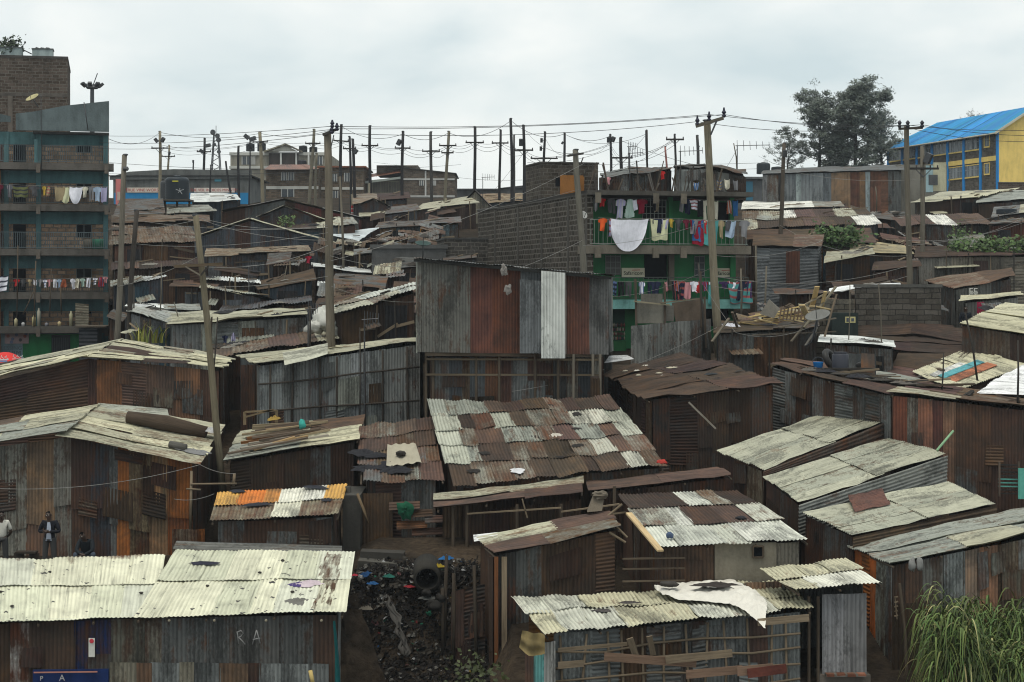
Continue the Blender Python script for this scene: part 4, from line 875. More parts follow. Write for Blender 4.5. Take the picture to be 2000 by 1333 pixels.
def filler(n,x0,x1,Y0,Y1,side,seed):
    """small low shacks squeezed into the free plots between the others"""
    rr=random.Random(seed); done=0; tries=0
    boxes=[]
    for o in list(COL.objects):
        if o.parent is None and o.get('category') in ('shack','building','apartment block','wall','fence','house'):
            pts=[Vector(c)+o.location for ch in o.children for c in ch.bound_box]
            if pts: boxes.append((min(p.x for p in pts),max(p.x for p in pts),min(p.y for p in pts),max(p.y for p in pts)))
    while done<n and tries<14000:
        tries+=1; Y=rr.uniform(Y0,Y1); px=rr.uniform(x0,x1); w=rr.uniform(.9,3.0); dp=rr.uniform(1.0,2.6); x=P(px,0,Y).x
        if any(x-w/2<b[1] and x+w/2>b[0] and Y<b[3] and Y+dp>b[2] for b in boxes): continue
        g=gz(x,Y); h=rr.uniform(1.5,2.3); tl=rr.uniform(-.25,.25); bk=rr.uniform(.15,.6)
        def pp(X,YY,Z): return (1000+X/YY*F,HY-Z/YY*F,YY)
        rf=[[(RUSTD,.95,2),(GREYD,.5,2)],[(RUST,.85,1),(GREY,.4,1)],[(TAN,.5,1),(GREY,.4,1),(RUST,.8,1)],[(GREYD,.4,1)],[(PALE,.4,1),(RUST,.8,1)]][rr.randint(0,4)]
        lb='small low dark shack squeezed between the middle rows on the %s #%d'%(side,done)
        shack(lb,pp(x-w/2,Y,g+h-tl),pp(x+w/2,Y,g+h+tl),pp(x+w/2,Y+dp,g+h+tl+bk),pp(x-w/2,Y+dp,g+h-tl+bk),rf,P_WDARK,rr.randint(1,2),.8,'u' if rr.random()<.6 else 'v',edge=.3,sag=.15,tilt=.04,rafters=False,group='small low shacks between the %s middle rows'%side)
        SH[lb][0]['label']=lb.split(' #')[0]; boxes.append((x-w/2-.2,x+w/2+.2,Y-.1,Y+dp+.1)); done+=1; dress_up([lb],rr)
    print('filler',side,done)
def dress_up(names,rr=random.Random(5)):
    """doors, awnings, posts and odd boards on the fronts of the middle shacks"""
    for lb in names:
        root,qq,(a,b,c,d)=SH[lb]; W=(b-a).length; Y=a.y
        if W<.8: continue
        o_=Vector((b.y-a.y,-(b.x-a.x),0)).normalized(); o_=o_ if o_.y<0 else -o_
        H=2.0; zt=lambda t: lerp(a.z,b.z,t)
        for k in range(max(1,int(W/3.2))):
            t=rr.uniform(.1,.9); w=rr.uniform(.35,.5)/W; top=zt(t)-rr.uniform(.15,.35); mb=MB(); A0=a.lerp(b,max(0,t-w))+o_*.07; B0=a.lerp(b,min(1,t+w))+o_*.07; A0.z=B0.z=top
            col=rr.choice([(.02,.02,.022),(.02,.02,.022),(.05,.03,.025),(.10,.11,.12),(.03,.06,.08),(.12,.06,.03)])
            wall_line(mb,A0,B0,top-1.75,top-1.75,o_,[(col,.2,1)],2,1); mb.build('door','tin',root,True)
        for k in range(max(1,int(W/3.5))):
            if rr.random()<.75:
                t=rr.uniform(.05,.7); t1=min(1,t+rr.uniform(.15,.4)); z=rr.uniform(.3,.8); p_,r_=a.lerp(b,t)+o_*.08,a.lerp(b,t1)+o_*.08; dz=rr.uniform(-.12,.12)
                p_.z-=z; r_.z-=z+dz; e=o_*rr.uniform(.5,.9)+Vector((0,0,-rr.uniform(.12,.35)))
                mb=MB(); c_,ru,_=pick([(PALE,.3,2),(GALV,.35,2),(RUST,.85,2),(TAN,.5,1.5),(WHITE,.1,.8),(GREYD,.4,1.5)])
                roof_quad(mb,[p_+e,r_+e,r_,p_],[(c_,ru,1)],1,.8,'v' if rr.random()<.5 else 'u',.05,edge=.15); mb.build('awning','tin',root,True)
        for k in range(int(W/1.6)+1):
            t=rr.uniform(.02,.98); p_=a.lerp(b,t)+o_*rr.uniform(.12,.3); mb=MB(); tube(mb,[Vector((p_.x,p_.y,p_.z+rr.uniform(-.1,.35))),Vector((p_.x+rr.uniform(-.12,.12),p_.y,p_.z-2.2))],rr.uniform(.025,.05),rr.choice([STICK,STICKL,(.05,.045,.04)]),5); mb.build('post','wood',root)
        for k in range(rr.randint(1,3)):
            t=rr.uniform(0,.8); p_=a.lerp(b,t)+o_*.1; r_=a.lerp(b,min(1,t+rr.uniform(.1,.4)))+o_*.1; z=rr.uniform(.2,1.6); mb=MB(); bar(mb,p_-Vector((0,0,z)),r_-Vector((0,0,z+rr.uniform(-.3,.3))),rr.uniform(.05,.14),.04,rr.choice([STICK,STICKL,PLANK]),(0,-1,0)); mb.build('plank','wood',root)
        side='right' if a.x>0 else 'left'
        for k in range(rr.randint(2,5)):
            u,v=rr.uniform(.05,.9),rr.uniform(.1,.9); p_=rp(qq,u,v,.06); ty=rr.random()
            if ty<.55:
                d_=bil(qq,min(1,u+rr.uniform(.05,.3)),v+rr.uniform(-.1,.1))+Vector((0,0,.08+rr.uniform(0,.15))); plank('odd board lying on a roof in the middle rows on the %s'%side,p_,d_,rr.uniform(.06,.2),.05,rr.choice([STICK,STICKL,PLANK,(.05,.045,.04)]),'odd boards on the %s middle roofs'%side)
            else:
                rp(qq,u,v,.02); stone('dark scrap lying on a roof in the middle rows on the %s'%side,p_,rr.uniform(.12,.28),rr.choice([(.03,.03,.033),(.06,.055,.05),(.04,.035,.03),(.18,.17,.15)]),'scraps on the %s middle roofs'%side,.5,'scrap','scrap','cloth',1.4)
# ================================================================ middle rows, left
P_FAR=[(PALE,.3,2),(TAN,.45,2),(RUST,.75,2),(GALV,.4,2)]
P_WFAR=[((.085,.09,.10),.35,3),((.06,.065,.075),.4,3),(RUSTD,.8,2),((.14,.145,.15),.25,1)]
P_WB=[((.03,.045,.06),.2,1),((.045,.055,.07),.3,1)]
WH=[((.66,.68,.66),.12,2),(GALV,.35,1.2)]
PG=[((.36,.38,.35),.3,1)]
mid=[
 ('grey walled shack with a thin flat roof below the leaning pole crossarm',(328,634,76.5),(608,616,77.5),(600,604,84),(300,612,83),[(PALE,.2,1),(GREY,.3,1)],P_WGALV,1),
 ('shack with a pale roof corner in front of the grass tuft',(244,607,80),(338,633,77.2),(450,622,84),(262,600,86),PG,[((.16,.17,.175),.3,2),(GREYD,.3,1)],1),
 ('shack with a narrow pale roof behind the dark leaning pole',(238,600,88),(388,606,87),(386,598,92),(246,594,92),WH+PG,P_WFAR,1),
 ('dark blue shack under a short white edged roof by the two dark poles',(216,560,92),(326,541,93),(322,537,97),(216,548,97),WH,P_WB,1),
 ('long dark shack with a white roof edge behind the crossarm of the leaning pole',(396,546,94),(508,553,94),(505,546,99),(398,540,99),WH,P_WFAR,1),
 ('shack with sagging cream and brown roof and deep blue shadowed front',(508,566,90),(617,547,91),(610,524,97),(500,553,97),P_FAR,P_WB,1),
 ('low long roofed shack below the white edged roof',(392,562,87),(500,577,87),(560,592,90),(398,556,92),[(GALV,.3,1),(PALE,.3,1)],P_WFAR,1),
 ('shack with a brown striped roof beside the black tarpaulin',(418,618,84.5),(512,600,85),(508,588,90),(424,606,90),P_FAR,P_WFAR,1),
 ('small shack with a patched pale ledge behind the thick pole',(612,521,96),(722,534,96),(718,524,101),(606,514,101),WH+PG,P_WFAR,1),
 ('narrow shack with a white ledge beside the thin grey pole',(618,558,91),(724,568,91),(720,561,95),(620,551,95),WH+[(TAN,.4,1)],P_WFAR,1),
 ('shack with a wide pale roof that climbs to the tall shack',(660,612,73.5),(818,567,74.5),(812,552,80),(600,604,80),[(PALE,.2,3),((.5,.52,.46),.2,2),(TAN,.4,1)],[(RUSTD,.9,3),(BRN,.9,2)],2),
 ('brown roofed shack with cream stripes under the thick pole',(398,697,71.5),(668,664,73),(655,640,78),(400,672,78),[(RUST,.7,3),(TAN,.45,2),(PALE,.35,1)],P_WDARK,1),
 ('brown walled shack under a shaggy grey roof beside the two dark poles',(216,480,104),(388,474,104),(372,446,110),(216,440,110),[(TAN,.5,2),((.2,.18,.13),.5,3)],[(BRN,.9,3),(RUSTD,.9,2)],2),
 ('shack with a row of rust and white patches on its roof',(215,436,118),(410,433,118),(408,421,123),(215,420,123),[(OCH,.5,1),(WHITE,.1,2),(TAN,.5,2)],P_WFAR,1),
 ('dark shed in front of the black water tank',(216,424,126),(320,418,126),(316,390,134),(232,388,134),[(GREYD,.4,1),(RUSTD,.7,1)],P_WFAR,1),
 ('shack with a bright white roof beside the black water tank',(322,417,131),(424,413,131),(408,402,137),(324,401,137),WH,P_WB,1),
 ('flat white roofed shack below the mission sign',(370,396,143),(470,391,143),(462,380,151),(372,377,151),WH+[(CREAM,.1,1)],P_WB,1),
 ('long low shack at the left with a dark rusty roof under the brown walled one',(216,528,99),(398,520,100),(396,506,104),(216,512,104),[(RUSTD,.9,1),(GREYD,.5,1)],[(RUSTD,.9,2),(BRN,.9,2),(GREYD,.4,1)],1),
 ('dark low shack with a tin porch beneath the blue grey gable',(398,500,101),(612,492,102),(606,480,106),(402,488,106),[(GREY,.3,1),(TAN,.4,1)],P_WFAR,1),
 ('shack with a pale blue sheet roof leaning toward the painted walls',(650,462,112),(700,470,112),(738,446,117),(655,452,118),[((.55,.6,.62),.05,1)],P_WB,1),
 ('shed with a rust, blue and orange streaked wall',(735,446,118),(902,436,119),(900,424,126),(742,436,126),[(GREYD,.4,1)],[((.23,.33,.36),.45,2),((.30,.21,.12),.6,2),((.16,.26,.30),.5,2),(OCH,.6,1)],1),
 ('low roof of broken grey sheets behind the thick pole',(556,452,114),(700,438,115),(690,424,121),(560,436,121),[(GALV,.4,1),(PALE,.3,1),(RUSTD,.8,1)],P_WFAR,1),
 ('shack with sloping pale roof below the brick school like block',(700,428,128),(820,410,130),(812,398,138),(700,408,138),[(PALE,.3,1),(RUSTD,.7,1),(GREYD,.4,1)],P_WFAR,1),
 ('shack with a curved cream roof edge beside the pole with a red wrap',(800,412,139),(935,396,141),(912,385,149),(830,398,149),[(CREAM,.15,1),(PALE,.3,1)],[((.10,.10,.10),.4,1),(RUSTD,.7,1)],1),
 ('rusty roofed shack just above the long dark block wall',(925,398,150),(1030,394,151),(1028,378,160),(925,380,160),[((.42,.33,.2),.45,1),(TAN,.5,1)],[((.05,.06,.075),.2,1)],1),
 ('cluttered dark shack between the brick block and the painted shed',(690,398,141),(800,388,142),(796,376,150),(690,380,150),[(GREYD,.5,1),(RUSTD,.8,1),(TAN,.4,1)],P_WFAR,1),
 ('low dark lean-to under the round green dish',(868,508,96),(935,504,96),(935,496,101),(868,498,101),[(GREYD,.4,1)],P_WFAR,1),
 ('grey shack with a white scrap ledge at the foot of the grey rendered wall',(690,500,99),(740,494,99),(738,484,104),(690,488,104),[(GREY,.3,1)],P_WFAR,1),
 ('dark shed tucked behind the white sacks',(430,610,82),(612,590,86),(610,578,90),(440,596,88),[((.05,.05,.055),.3,1)],P_WDARK,1),
]
for (lb,fl,fr,br,bl,rf,wl,rows) in mid:
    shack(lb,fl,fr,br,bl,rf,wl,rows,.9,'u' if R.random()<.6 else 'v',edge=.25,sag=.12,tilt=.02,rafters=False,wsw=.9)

dress_up([m[0] for m in mid])
def gable(label,x0,x1,xp,ye0,ye1,yp,Y,D,roof,wall,zb=None,name='tin_shack',ov=.25):
    """a shack whose gable end faces the viewer: eave ends x0,ye0 / x1,ye1, peak xp,yp"""
    A,B,C=P(x0,ye0,Y),P(x1,ye1,Y),P(xp,yp,Y)
    dv=Vector((0,D,0)); root=thing(name,label,'shack',(C.x,Y,gz(C.x,Y)))
    for q in ([A,C,C+dv,A+dv],[C,B,B+dv,C+dv]):
        mb=MB(); roof_quad(mb,q,roof,1,.9,'u',.05,edge=.12); mb.build('roof','tin',root,True)
    for p,q in ((A,C),(C,B)):
        p2=p+Vector((0,ov,-.08)); q2=q+Vector((0,ov,-.08)); mb=MB(); wall_line(mb,p2,q2,gz(p.x,Y)-.3,gz(q.x,Y)-.3,n,wall,.9,1,.1); mb.build('wall','tin',root,True)
    for p,s in ((A,-1),(B,1)):
        mb=MB(); wall_line(mb,p+Vector((-s*.15,ov,-.1)),p+dv+Vector((-s*.15,-ov,-.1)),gz(p.x,Y)-.3,gz(p.x,Y+D)-.3,Vector((s,0,0)),wall,.9,1); mb.build('wall','tin',root,True)
    return root
gable('blue grey gabled shack with a pale lipped roof left of the thick pole',388,648,488,460,474,428,108,6,[(PALE,.3,2),(TAN,.4,1),(GALV,.3,1)],[((.07,.08,.095),.3,3),((.05,.06,.075),.3,2),((.12,.13,.14),.2,1),(RUSTD,.8,.7)])
gable('gabled shack with a red painted front below the white balconied house',432,700,556,412,424,389,124,7,[(GREY,.3,1),(GALV,.4,1)],[((.16,.035,.035),.35,2),(RUSTD,.7,1.5),((.10,.11,.11),.3,1.5)])
gable('small dark gabled shack with a tin porch under the red painted one',500,640,556,424,432,402,119,5,[(PALE,.3,1),(GREY,.3,1)],P_WFAR)
gable('cream fronted small gabled house among the ridge poles',898,960,928,402,404,372,146,6,[(GREYD,.4,1)],[((.36,.33,.26),.1,1)])
gable('dark shed with a curved tin roof at the foot of the power poles',700,760,728,400,402,388,133,6,[(GREY,.3,1)],P_WFAR)

# rendered and block walls in the middle
def slab_thing(name,label,cat,fr,parts,group=None):
    """parts: (part name, material, boxes[(a0,a1,b0,b1,h0,h1,col)])"""
    root=thing(name,label,cat,(fr.o.x,fr.o.y,gz(fr.o.x,fr.o.y)),group)
    for nm,mt,bx in parts:
        mb=MB()
        for b in bx: fr.box(mb,*b)
        mb.build(nm,mt,root)
    return root
f=Fr(P(726,0,97).x,97,.05)
slab_thing('rendered_building','tall dark grey rendered wall of a windowless building beside the tall shack','building',f,[('wall','concrete',[(0,3.9,0,5,-3,P(0,486,97).z,(.10,.10,.098))]),('parapet','concrete',[(-.1,4.0,-.1,5.1,P(0,486,97).z+.003,P(0,478,97).z,(.09,.09,.088))]),('base_course','concrete',[(0,3.6,-.3,0-.003,-3,P(0,548,96).z,(.16,.15,.12))])])
f=Fr(P(868,0,98).x,98.3,.12)
slab_thing('block_building','low dark block walled building behind the round green dish','building',f,[('wall','block',[(0,2.3,0,5,-3,P(0,468,98).z,(.065,.062,.058))]),('parapet','concrete',[(-.05,2.35,-.05,5,P(0,468,98).z+.003,P(0,464,98).z,(.06,.058,.055))])])
# round green dish on the tall shack roof
def dish(label,c,r,aim,col,post,name='satellite_dish',mt='clean'):
    root=thing(name,label,'satellite dish',c); mb=MB(); ax=Vector(aim).normalized()
    lathe(mb,c,[(.02,-.22*r),(.4*r,-.16*r),(.75*r,-.06*r),(r,.06*r),(.98*r,.09*r),(.72*r,-.02*r),(.38*r,-.12*r),(.02,-.18*r)],col,22,ax); mb.build('reflector',mt,root,True)
    mb=MB(); c=Vector(c); tube(mb,[c-ax*.2*r,Vector(post)],.03,(.1,.1,.1),6); mb.build('post','metal',root)
    mb=MB(); tube(mb,[c+ax*.0+Vector((0,0,-r*.9)),c+ax*r*.9],.015,(.1,.1,.1),5); mb.build('feed_arm','metal',root)
    return root
dish('round dark green dish on the roof behind the tall shack',P(826,476,70),.31,(.1,-.30,.95),(.03,.06,.055),P(826,508,70.3))
dish('tilted pale grey dish above the timber pile',P(1597,617,72.5),.50,(-.25,-.35,.9),(.15,.15,.14),P(1590,655,72.8))
dish('small white dish on the pole by the long block wall',P(1140,420,87.5),.2,(.5,-.7,.4),(.4,.4,.38),P(1134,430,88))

# ================================================================ middle rows, right
mid2=[
 ('long shed of grey and rust panels under the leafy tree',(1484,340,136),(1765,332,139),(1760,322,144),(1490,333,142),[(GREYD,.3,1)],P_WGREY,1),
 ('shack roof with bright patches beside the green block',(1450,412,118),(1648,405,119),(1640,395,127),(1452,394,127),[(PALE,.3,2),(WHITE,.1,2),(GALV,.4,1)],P_WFAR,1),
 ('wide brown roof with slanting white sheets beside the green block',(1450,448,108),(1722,438,110),(1690,406,119),(1452,414,118),P_RUSTP,P_WFAR,2),
 ('brown roof striped white behind the twin poles',(1762,441,110),(1938,439,112),(1908,418,120),(1742,424,118),[(RUST,.9,3),(WHITE,.1,1.4),(PALE,.3,.6)],[((.13,.125,.11),.4,2),(GREYD,.4,2)],1),
 ('long pale roofed shack behind the twin poles at the ridge',(1780,396,126),(1912,386,127),(1995,368,136),(1840,376,134),[(PALE,.3,2),(TAN,.5,1),(CREAM,.2,1)],[(RUSTD,.9,2),(GREYD,.4,1)],1),
 ('grey roofed shack at the right edge below the yellow gable',(1905,398,124),(2060,388,125),(2060,368,134),(1915,378,133),[(GALV,.25,2),(PALE,.25,1)],[(RUSTD,.7,1),(GREYD,.4,1)],1),
 ('grey roofed shed with a dark hipped cap at the right edge',(1935,424,116),(2060,410,117),(2060,394,124),(1940,405,123),[(GREY,.3,1),(PALE,.3,1)],P_WFAR,1),
 ('shed with a red brown sheet wall at the right edge',(1930,440,108),(2060,430,109),(2060,424,114),(1935,432,114),[(GREYD,.4,1)],[((.085,.04,.032),.8,3),(RUSTD,.9,1)],1),
 ('brown roofed shack below the wide brown and white roof',(1455,470,100),(1712,476,100),(1700,448,107),(1455,448,107),[(RUST,.9,4),(BRN,.9,2)],P_WDARK,1),
 ('grey board fronted shack with a brown door beside the green block',(1470,482,92.5),(1606,484,93),(1612,462,98),(1472,458,98),[(RUST,.9,2),(TAN,.5,1)],[((.17,.18,.185),.12,3),((.14,.15,.155),.15,2)],1),
 ('shack with crumpled pale roof sheets behind the twin poles',(1606,512,91),(1706,496,92),(1700,484,96),(1612,492,96),[(PALE,.3,1),(TAN,.45,1),(CREAM,.2,1)],P_WDARK,1),
 ('shack with a loose plank roof under the green creeper',(1660,492,97),(1790,500,97),(1770,480,102),(1664,470,102),[(TAN,.6,1),(STICK,.7,2)],P_WDARK,1),
 ('long low shack with pale mud walls under the weeds on its roof',(1786,502,94),(2070,498,95),(2070,490,100),(1790,482,99),[(GREYD,.5,1),(RUSTD,.8,1)],[((.19,.17,.135),.25,3),((.12,.115,.10),.4,2),((.24,.23,.2),.25,1)],1),
 ('shack with a brown and cream striped roof and marks painted on its wall',(1862,566,86),(1982,541,87),(1972,524,93),(1800,548,92),[(RUST,.85,2),(CREAM,.25,1),(TAN,.5,1)],[((.13,.13,.12),.3,2),(GREYD,.4,1)],1),
 ('small shack with a crimson curtain and a pale metal door',(1876,590,82),(1996,578,82.5),(1990,571,86),(1880,580,86),[(CREAM,.3,1)],[((.30,.29,.26),.15,1),((.24,.235,.21),.2,1)],1),
 ('shack at the far right with a wide cream roof and deep brown wall',(1866,632,74),(2080,668,72),(2080,602,79),(1960,592,80),[(CREAM,.14,3),((.56,.56,.46),.18,2)],P_WRUST,2),
 ('dark shack with doors in shadow behind the twin poles',(1700,530,88),(1800,520,89),(1795,508,94),(1705,512,94),[(RUSTD,.9,1),(TAN,.5,1)],P_WDARK,1),
 ('long grey shack with a junk laden roof under the timber pile',(1392,652,74),(1604,640,75),(1600,622,80),(1400,628,80),[(RUSTD,.8,1),(GREYD,.5,1)],[(GREY,.3,2),((.13,.13,.125),.4,2),(RUST,.75,1.5),(LEAD,.25,1)],1),
 ('shack of grey and rust panels with a thin white roof edge',(1602,668,71.5),(1754,680,70.5),(1750,668,75),(1606,655,76),WH+PG,[(LEAD,.3,2),(GREY,.4,2),((.16,.08,.06),.6,1),(GREYD,.5,1)],1),
 ('dark rusty roof of stacked sheets below the long block ruin',(1650,676,75),(1884,694,74),(1880,642,80),(1650,640,80),[(RUSTD,.97,1),((.05,.036,.03),.9,1)],P_WDARK,3),
 ('steep brown roof between the white edged shack and the striped roof',(1726,752,68.5),(1790,772,66),(1900,690,74),(1752,686,75),[(RUSTD,.95,2),(RUST,.9,2)],P_WDARK,2),
 ('bright white iron roof at the right edge',(1905,768,64.5),(2060,776,63.5),(2070,690,71),(2010,702,70.5),[((.82,.82,.82),.02,1)],P_WDARK,1),
 ('shack with pale roof sheets beside the washing of the green block',(1478,430,112.5),(1560,436,112),(1552,424,115),(1480,420,115),WH,P_WFAR,1),
]
pad=0
for (lb,fl,fr,br,bl,rf,wl,rows) in mid2:
    kw=dict(edge=.2,sag=.10,tilt=.02,rafters=False,wsw=.9)
    rd='u'
    if lb.startswith('long shed of grey'): kw.update(cols=[(10,(.2,.2,.2),.2),(24,(.20,.205,.19),.45),(10,DARK,.2),(30,(.17,.185,.19),.1),(12,(.33,.38,.37),.1),(50,(.19,.205,.21),.08),(20,(.13,.145,.155),.1),(44,(.16,.125,.09),.68),(20,(.08,.042,.036),.8),(14,(.15,.10,.06),.7),(12,(.28,.33,.34),.1),(24,(.09,.05,.035),.8),(18,(.15,.09,.06),.75),(30,GREYD,.3)])
    if 'board fronted' in lb: kw.update(horiz=1.0)
    if 'stacked sheets' in lb: kw.update(tilt=.05)
    if 'wide brown roof' in lb: rd='v'; kw.update(sw=1.2)
    if 'striped white behind' in lb: rd='v'; kw.update(sw=1.2)
    shack(lb,fl,fr,br,bl,rf,wl,rows,kw.pop('sw',.9),rd,**kw)
dress_up([m[0] for m in mid2 if not any(x in m[0] for x in ('bright white iron','long shed of grey','board fronted','crimson','stacked sheets','far right with','marks painted'))])
r,q,w=SH['grey board fronted shack with a brown door beside the green block']
mb=MB(); A0,B0=P(1535,490,92.2),P(1562,490,92.2); wall_line(mb,A0,B0,P(0,556,92.2).z,P(0,556,92.2).z,n,[((.085,.045,.032),.8,1)],1,1); mb.build('door','tin',r,True)
r,q,w=SH['small shack with a crimson curtain and a pale metal door']
mb=MB(); vs=[];us=[]
for j in range(9):
    for i in range(9):
        p=P(1908+14*i/8,590+27*j/8,81.6); vs.append(p+Vector((0,.05*math.sin(i*2.2),0))); us.append((i/8,j/8,0))
mb.add(vs,[(j*9+i,j*9+i+1,(j+1)*9+i+1,(j+1)*9+i) for j in range(8) for i in range(8)],(.36,.03,.08),us); mb.build('curtain','cloth',r,True)
mb=MB(); wall_line(mb,P(1931,592,81.7),P(1955,590,81.7),P(0,617,81.7).z,P(0,617,81.7).z,n,[((.42,.43,.43),.05,1)],.3,1); mb.build('door','tin',r,True)
r,q,w=SH['shack with a brown and cream striped roof and marks painted on its wall']
lettering('EE',"painted_mark",r,P(1901,570,85.6),.42,(.5,.5,.48),(1,0,0)); lettering('ET',"painted_mark",r,P(1901,578,85.6),.4,(.5,.5,.48),(1,0,0))
# roof with painted stripes
r,q,w=shack('cream roofed shack with turquoise and orange stripes painted on the roof',(1782,726,70),(1872,766,66),(2010,712,71.5),(1892,682,75),[(CREAM,.2,3),((.5,.5,.4),.25,1)],P_WDARK,2,.8,'u',rafters=False,sag=.03,edge=.1)
nn=((q[1]-q[0]).cross(q[3]-q[0])).normalized(); nn=nn if nn.z>0 else -nn
for nm,(u0,u1,v0,v1),c in (('white_stripe',(.30,.42,.06,.55),(.7,.7,.66)),('turquoise_stripe',(.42,.56,.10,.72),(.10,.36,.40)),('orange_stripe',(.58,.76,.12,.74),(.42,.15,.07))):
    mb=MB(); sheet4(mb,bil(q,u0,v0),bil(q,u1,v0),bil(q,u1,v1),bil(q,u0,v1),nn,c,.22,'u',.1,.016,4,6,.075,0,.03); mb.build(nm,'tin',r,True)
# ruined block wall
f=Fr(P(1585,0,79).x,79.3,-.02)
zt=P(0,562,79).z
rr=slab_thing('block_ruin','long roofless wall of dark stone blocks behind the twin poles','wall',f,[('wall','bigblock',[(1.95,5.6,0,.3,-5,zt,(.085,.079,.07)),(0,1.9,.05,.3,-5,P(0,585,79).z,(.12,.113,.095))]),
 ('side_wall','bigblock',[(5.3,5.58,.3,5,-5,zt-.02,(.10,.095,.085))]),('coping','concrete',[(1.9,5.65,-.05,.35,zt+.003,zt+.14,(.10,.098,.09))])])
mb=MB(); sheet4(mb,P(1618,572,80),P(1760,558,80.4),P(1758,553,82),P(1620,564,82),Vector((0,-.2,.95)),(.8,.82,.82),.03,'u',.2,.03,3,5,.02,0,.1); tag(mb.build('iron_sheet','tin',None,True,P(1690,560,81)),'shiny white iron sheet lying on the long stone block ruin','iron sheet')
mb=MB(); sheet4(mb,P(1648,660,77.5),P(1780,652,77.7),P(1780,634,78.2),P(1648,638,78),Vector((0,-.7,.7)),RUSTD,.98,'u',.16,.03,3,5,0,0,.08); sheet4(mb,P(1780,650,77.7),P(1885,668,76.5),P(1862,636,78.2),P(1780,634,78.2),Vector((0,-.7,.7)),RUSTD,.98,'u',.16,.03,3,5,0,0,.08); tag(mb.build('iron_sheet','tin',None,True,P(1760,650,77.7)),'long dark rusty sheets leaning against the stone block ruin','iron sheet')
# dark green box with a small window below the ruin
f=Fr(P(1625,0,77.5).x,77.5,0)
rr=slab_thing('shed','dark green shed with a small yellow window under the stone block ruin','shed',f,[('wall','paint',[(0,1.1,0,1.5,-4.6,P(0,612,77.5).z,(.02,.03,.028))]),('window','clean',[(.55,.98,-.04,-.003,P(0,631,77.5).z,P(0,619,77.5).z,(.50,.45,.22))])])
mb=MB(); f.box(mb,.60,.70,-.06,-.043,P(0,629,77.5).z,P(0,621,77.5).z,(.05,.05,.05)); f.box(mb,.80,.92,-.06,-.043,P(0,628,77.5).z,P(0,622,77.5).z,(.05,.05,.05)); mb.build('pane','glass',rr)

# grey corrugated fence with boards in front of the green block
mb=MB(); root=thing('sheet_fence','high fence of grey iron sheets and boards in front of the green block','fence',P(1305,700,75.5))
wall_line(mb,P(1232,636,75.5),P(1388,622,76.5),-4.9,-4.9,n,P_WGREY,.8,1,cols=[(36,(.17,.175,.165),.25),(40,(.15,.155,.145),.3),(38,(.165,.17,.16),.25),(38,(.13,.135,.13),.35)],off=.05); mb.build('sheet','tin',root,True)
mb=MB(); 
for (x0,x1,yt,yb,c) in ((1242,1296,592,632,(.19,.18,.15)),(1252,1294,574,592,(.21,.20,.17)),(1296,1316,597,628,(.15,.14,.12))): 
    A_=P(x0,yt,76.3); bar(mb,P((x0+x1)/2,yt,76.3),P((x0+x1)/2,yb,76.3),A_.x*0+(x1-x0)/F*76.3,.04,c,(0,-1,0))
mb.build('board','concrete',root)
mb=MB(); A_,B_=P(1312,592,76.4),P(1372,584,76.8); vs=[A_,B_,P(1380,626,76.6),P(1320,630,76.3)]; vs=vs+[v+Vector((0,.06,0)) for v in vs]
mb.add(vs,[(3,2,1,0),(4,5,6,7),(0,1,5,4),(1,2,6,5),(2,3,7,6),(3,0,4,7)],(.10,.075,.055)); mb.build('brown_board','paint',root)
for x,y0,y1 in ((1241,545,640),(1298,555,700),(1368,530,640),(1376,580,680)): mb=MB(); bar(mb,P(x,y0,76.2),P(x+2,y1,76.2),.09,.08,(.085,.066,.05)); mb.build('post','wood',root)
mb=MB(); bar(mb,P(1238,589,76.1),P(1308,596,76.1),.1,.06,(.25,.22,.15)); bar(mb,P(1290,592,76.05),P(1372,583,76.2),.06,.05,(.16,.13,.09)); mb.build('rail','wood',root)

# timber pile and ladder-like wreckage
for k in range(26):
    x=1438+R.uniform(0,95); y=632-R.uniform(0,20); p=P(x,y,77.5+R.uniform(-1,1)); a=R.uniform(-.25,.25); ln=R.uniform(.6,1.7)
    plank('pale yellow board in the timber pile on the junk laden roof',p,p+Vector((ln,R.uniform(-.4,.4),ln*a)),R.uniform(.08,.24),R.uniform(.03,.06),R.choice([(.48,.36,.16),(.42,.32,.15),(.34,.25,.13),(.16,.12,.08),(.55,.44,.24)]),'boards in the timber pile')
for (x0,y0,x1,y1,wd,c) in ((1570,640,1633,560,.12,(.17,.15,.11)),(1545,668,1590,612,.10,(.15,.13,.10)),(1563,600,1620,570,.09,(.2,.17,.12)),(1596,560,1586,600,.2,(.50,.36,.17)),(1612,570,1604,605,.14,(.48,.36,.18)),(1566,596,1580,625,.25,(.55,.42,.22)),(1586,598,1622,605,.28,(.52,.40,.22)),(1520,640,1632,622,.14,(.13,.11,.085)),(1470,655,1632,648,.15,(.12,.10,.08)),(1573,676,1596,640,.09,(.18,.17,.15)),(1610,660,1634,575,.07,(.14,.11,.08)),(1430,610,1440,640,.1,(.16,.13,.1)),(1390,668,1424,622,.11,(.15,.13,.1)),(1385,648,1392,690,.12,(.11,.095,.075))):
    plank('grey board propped at a slant in the wreckage beside the pale dish' if c[0]<.3 else 'yellow board standing in the wreckage beside the pale dish',P(x0,y0,73.5),P(x1,y1,74.2),wd,.05,c,'boards in the wreckage beside the pale dish' if c[0]<.3 else 'yellow boards beside the pale dish')
for k in range(8):
    x=1522+k*7; plank('brown upright slat of the broken crate behind the yellow boards',P(x,626,74.6),P(x+4,602,74.6),.06,.04,(.16,.11,.07),'slats of the broken crate')
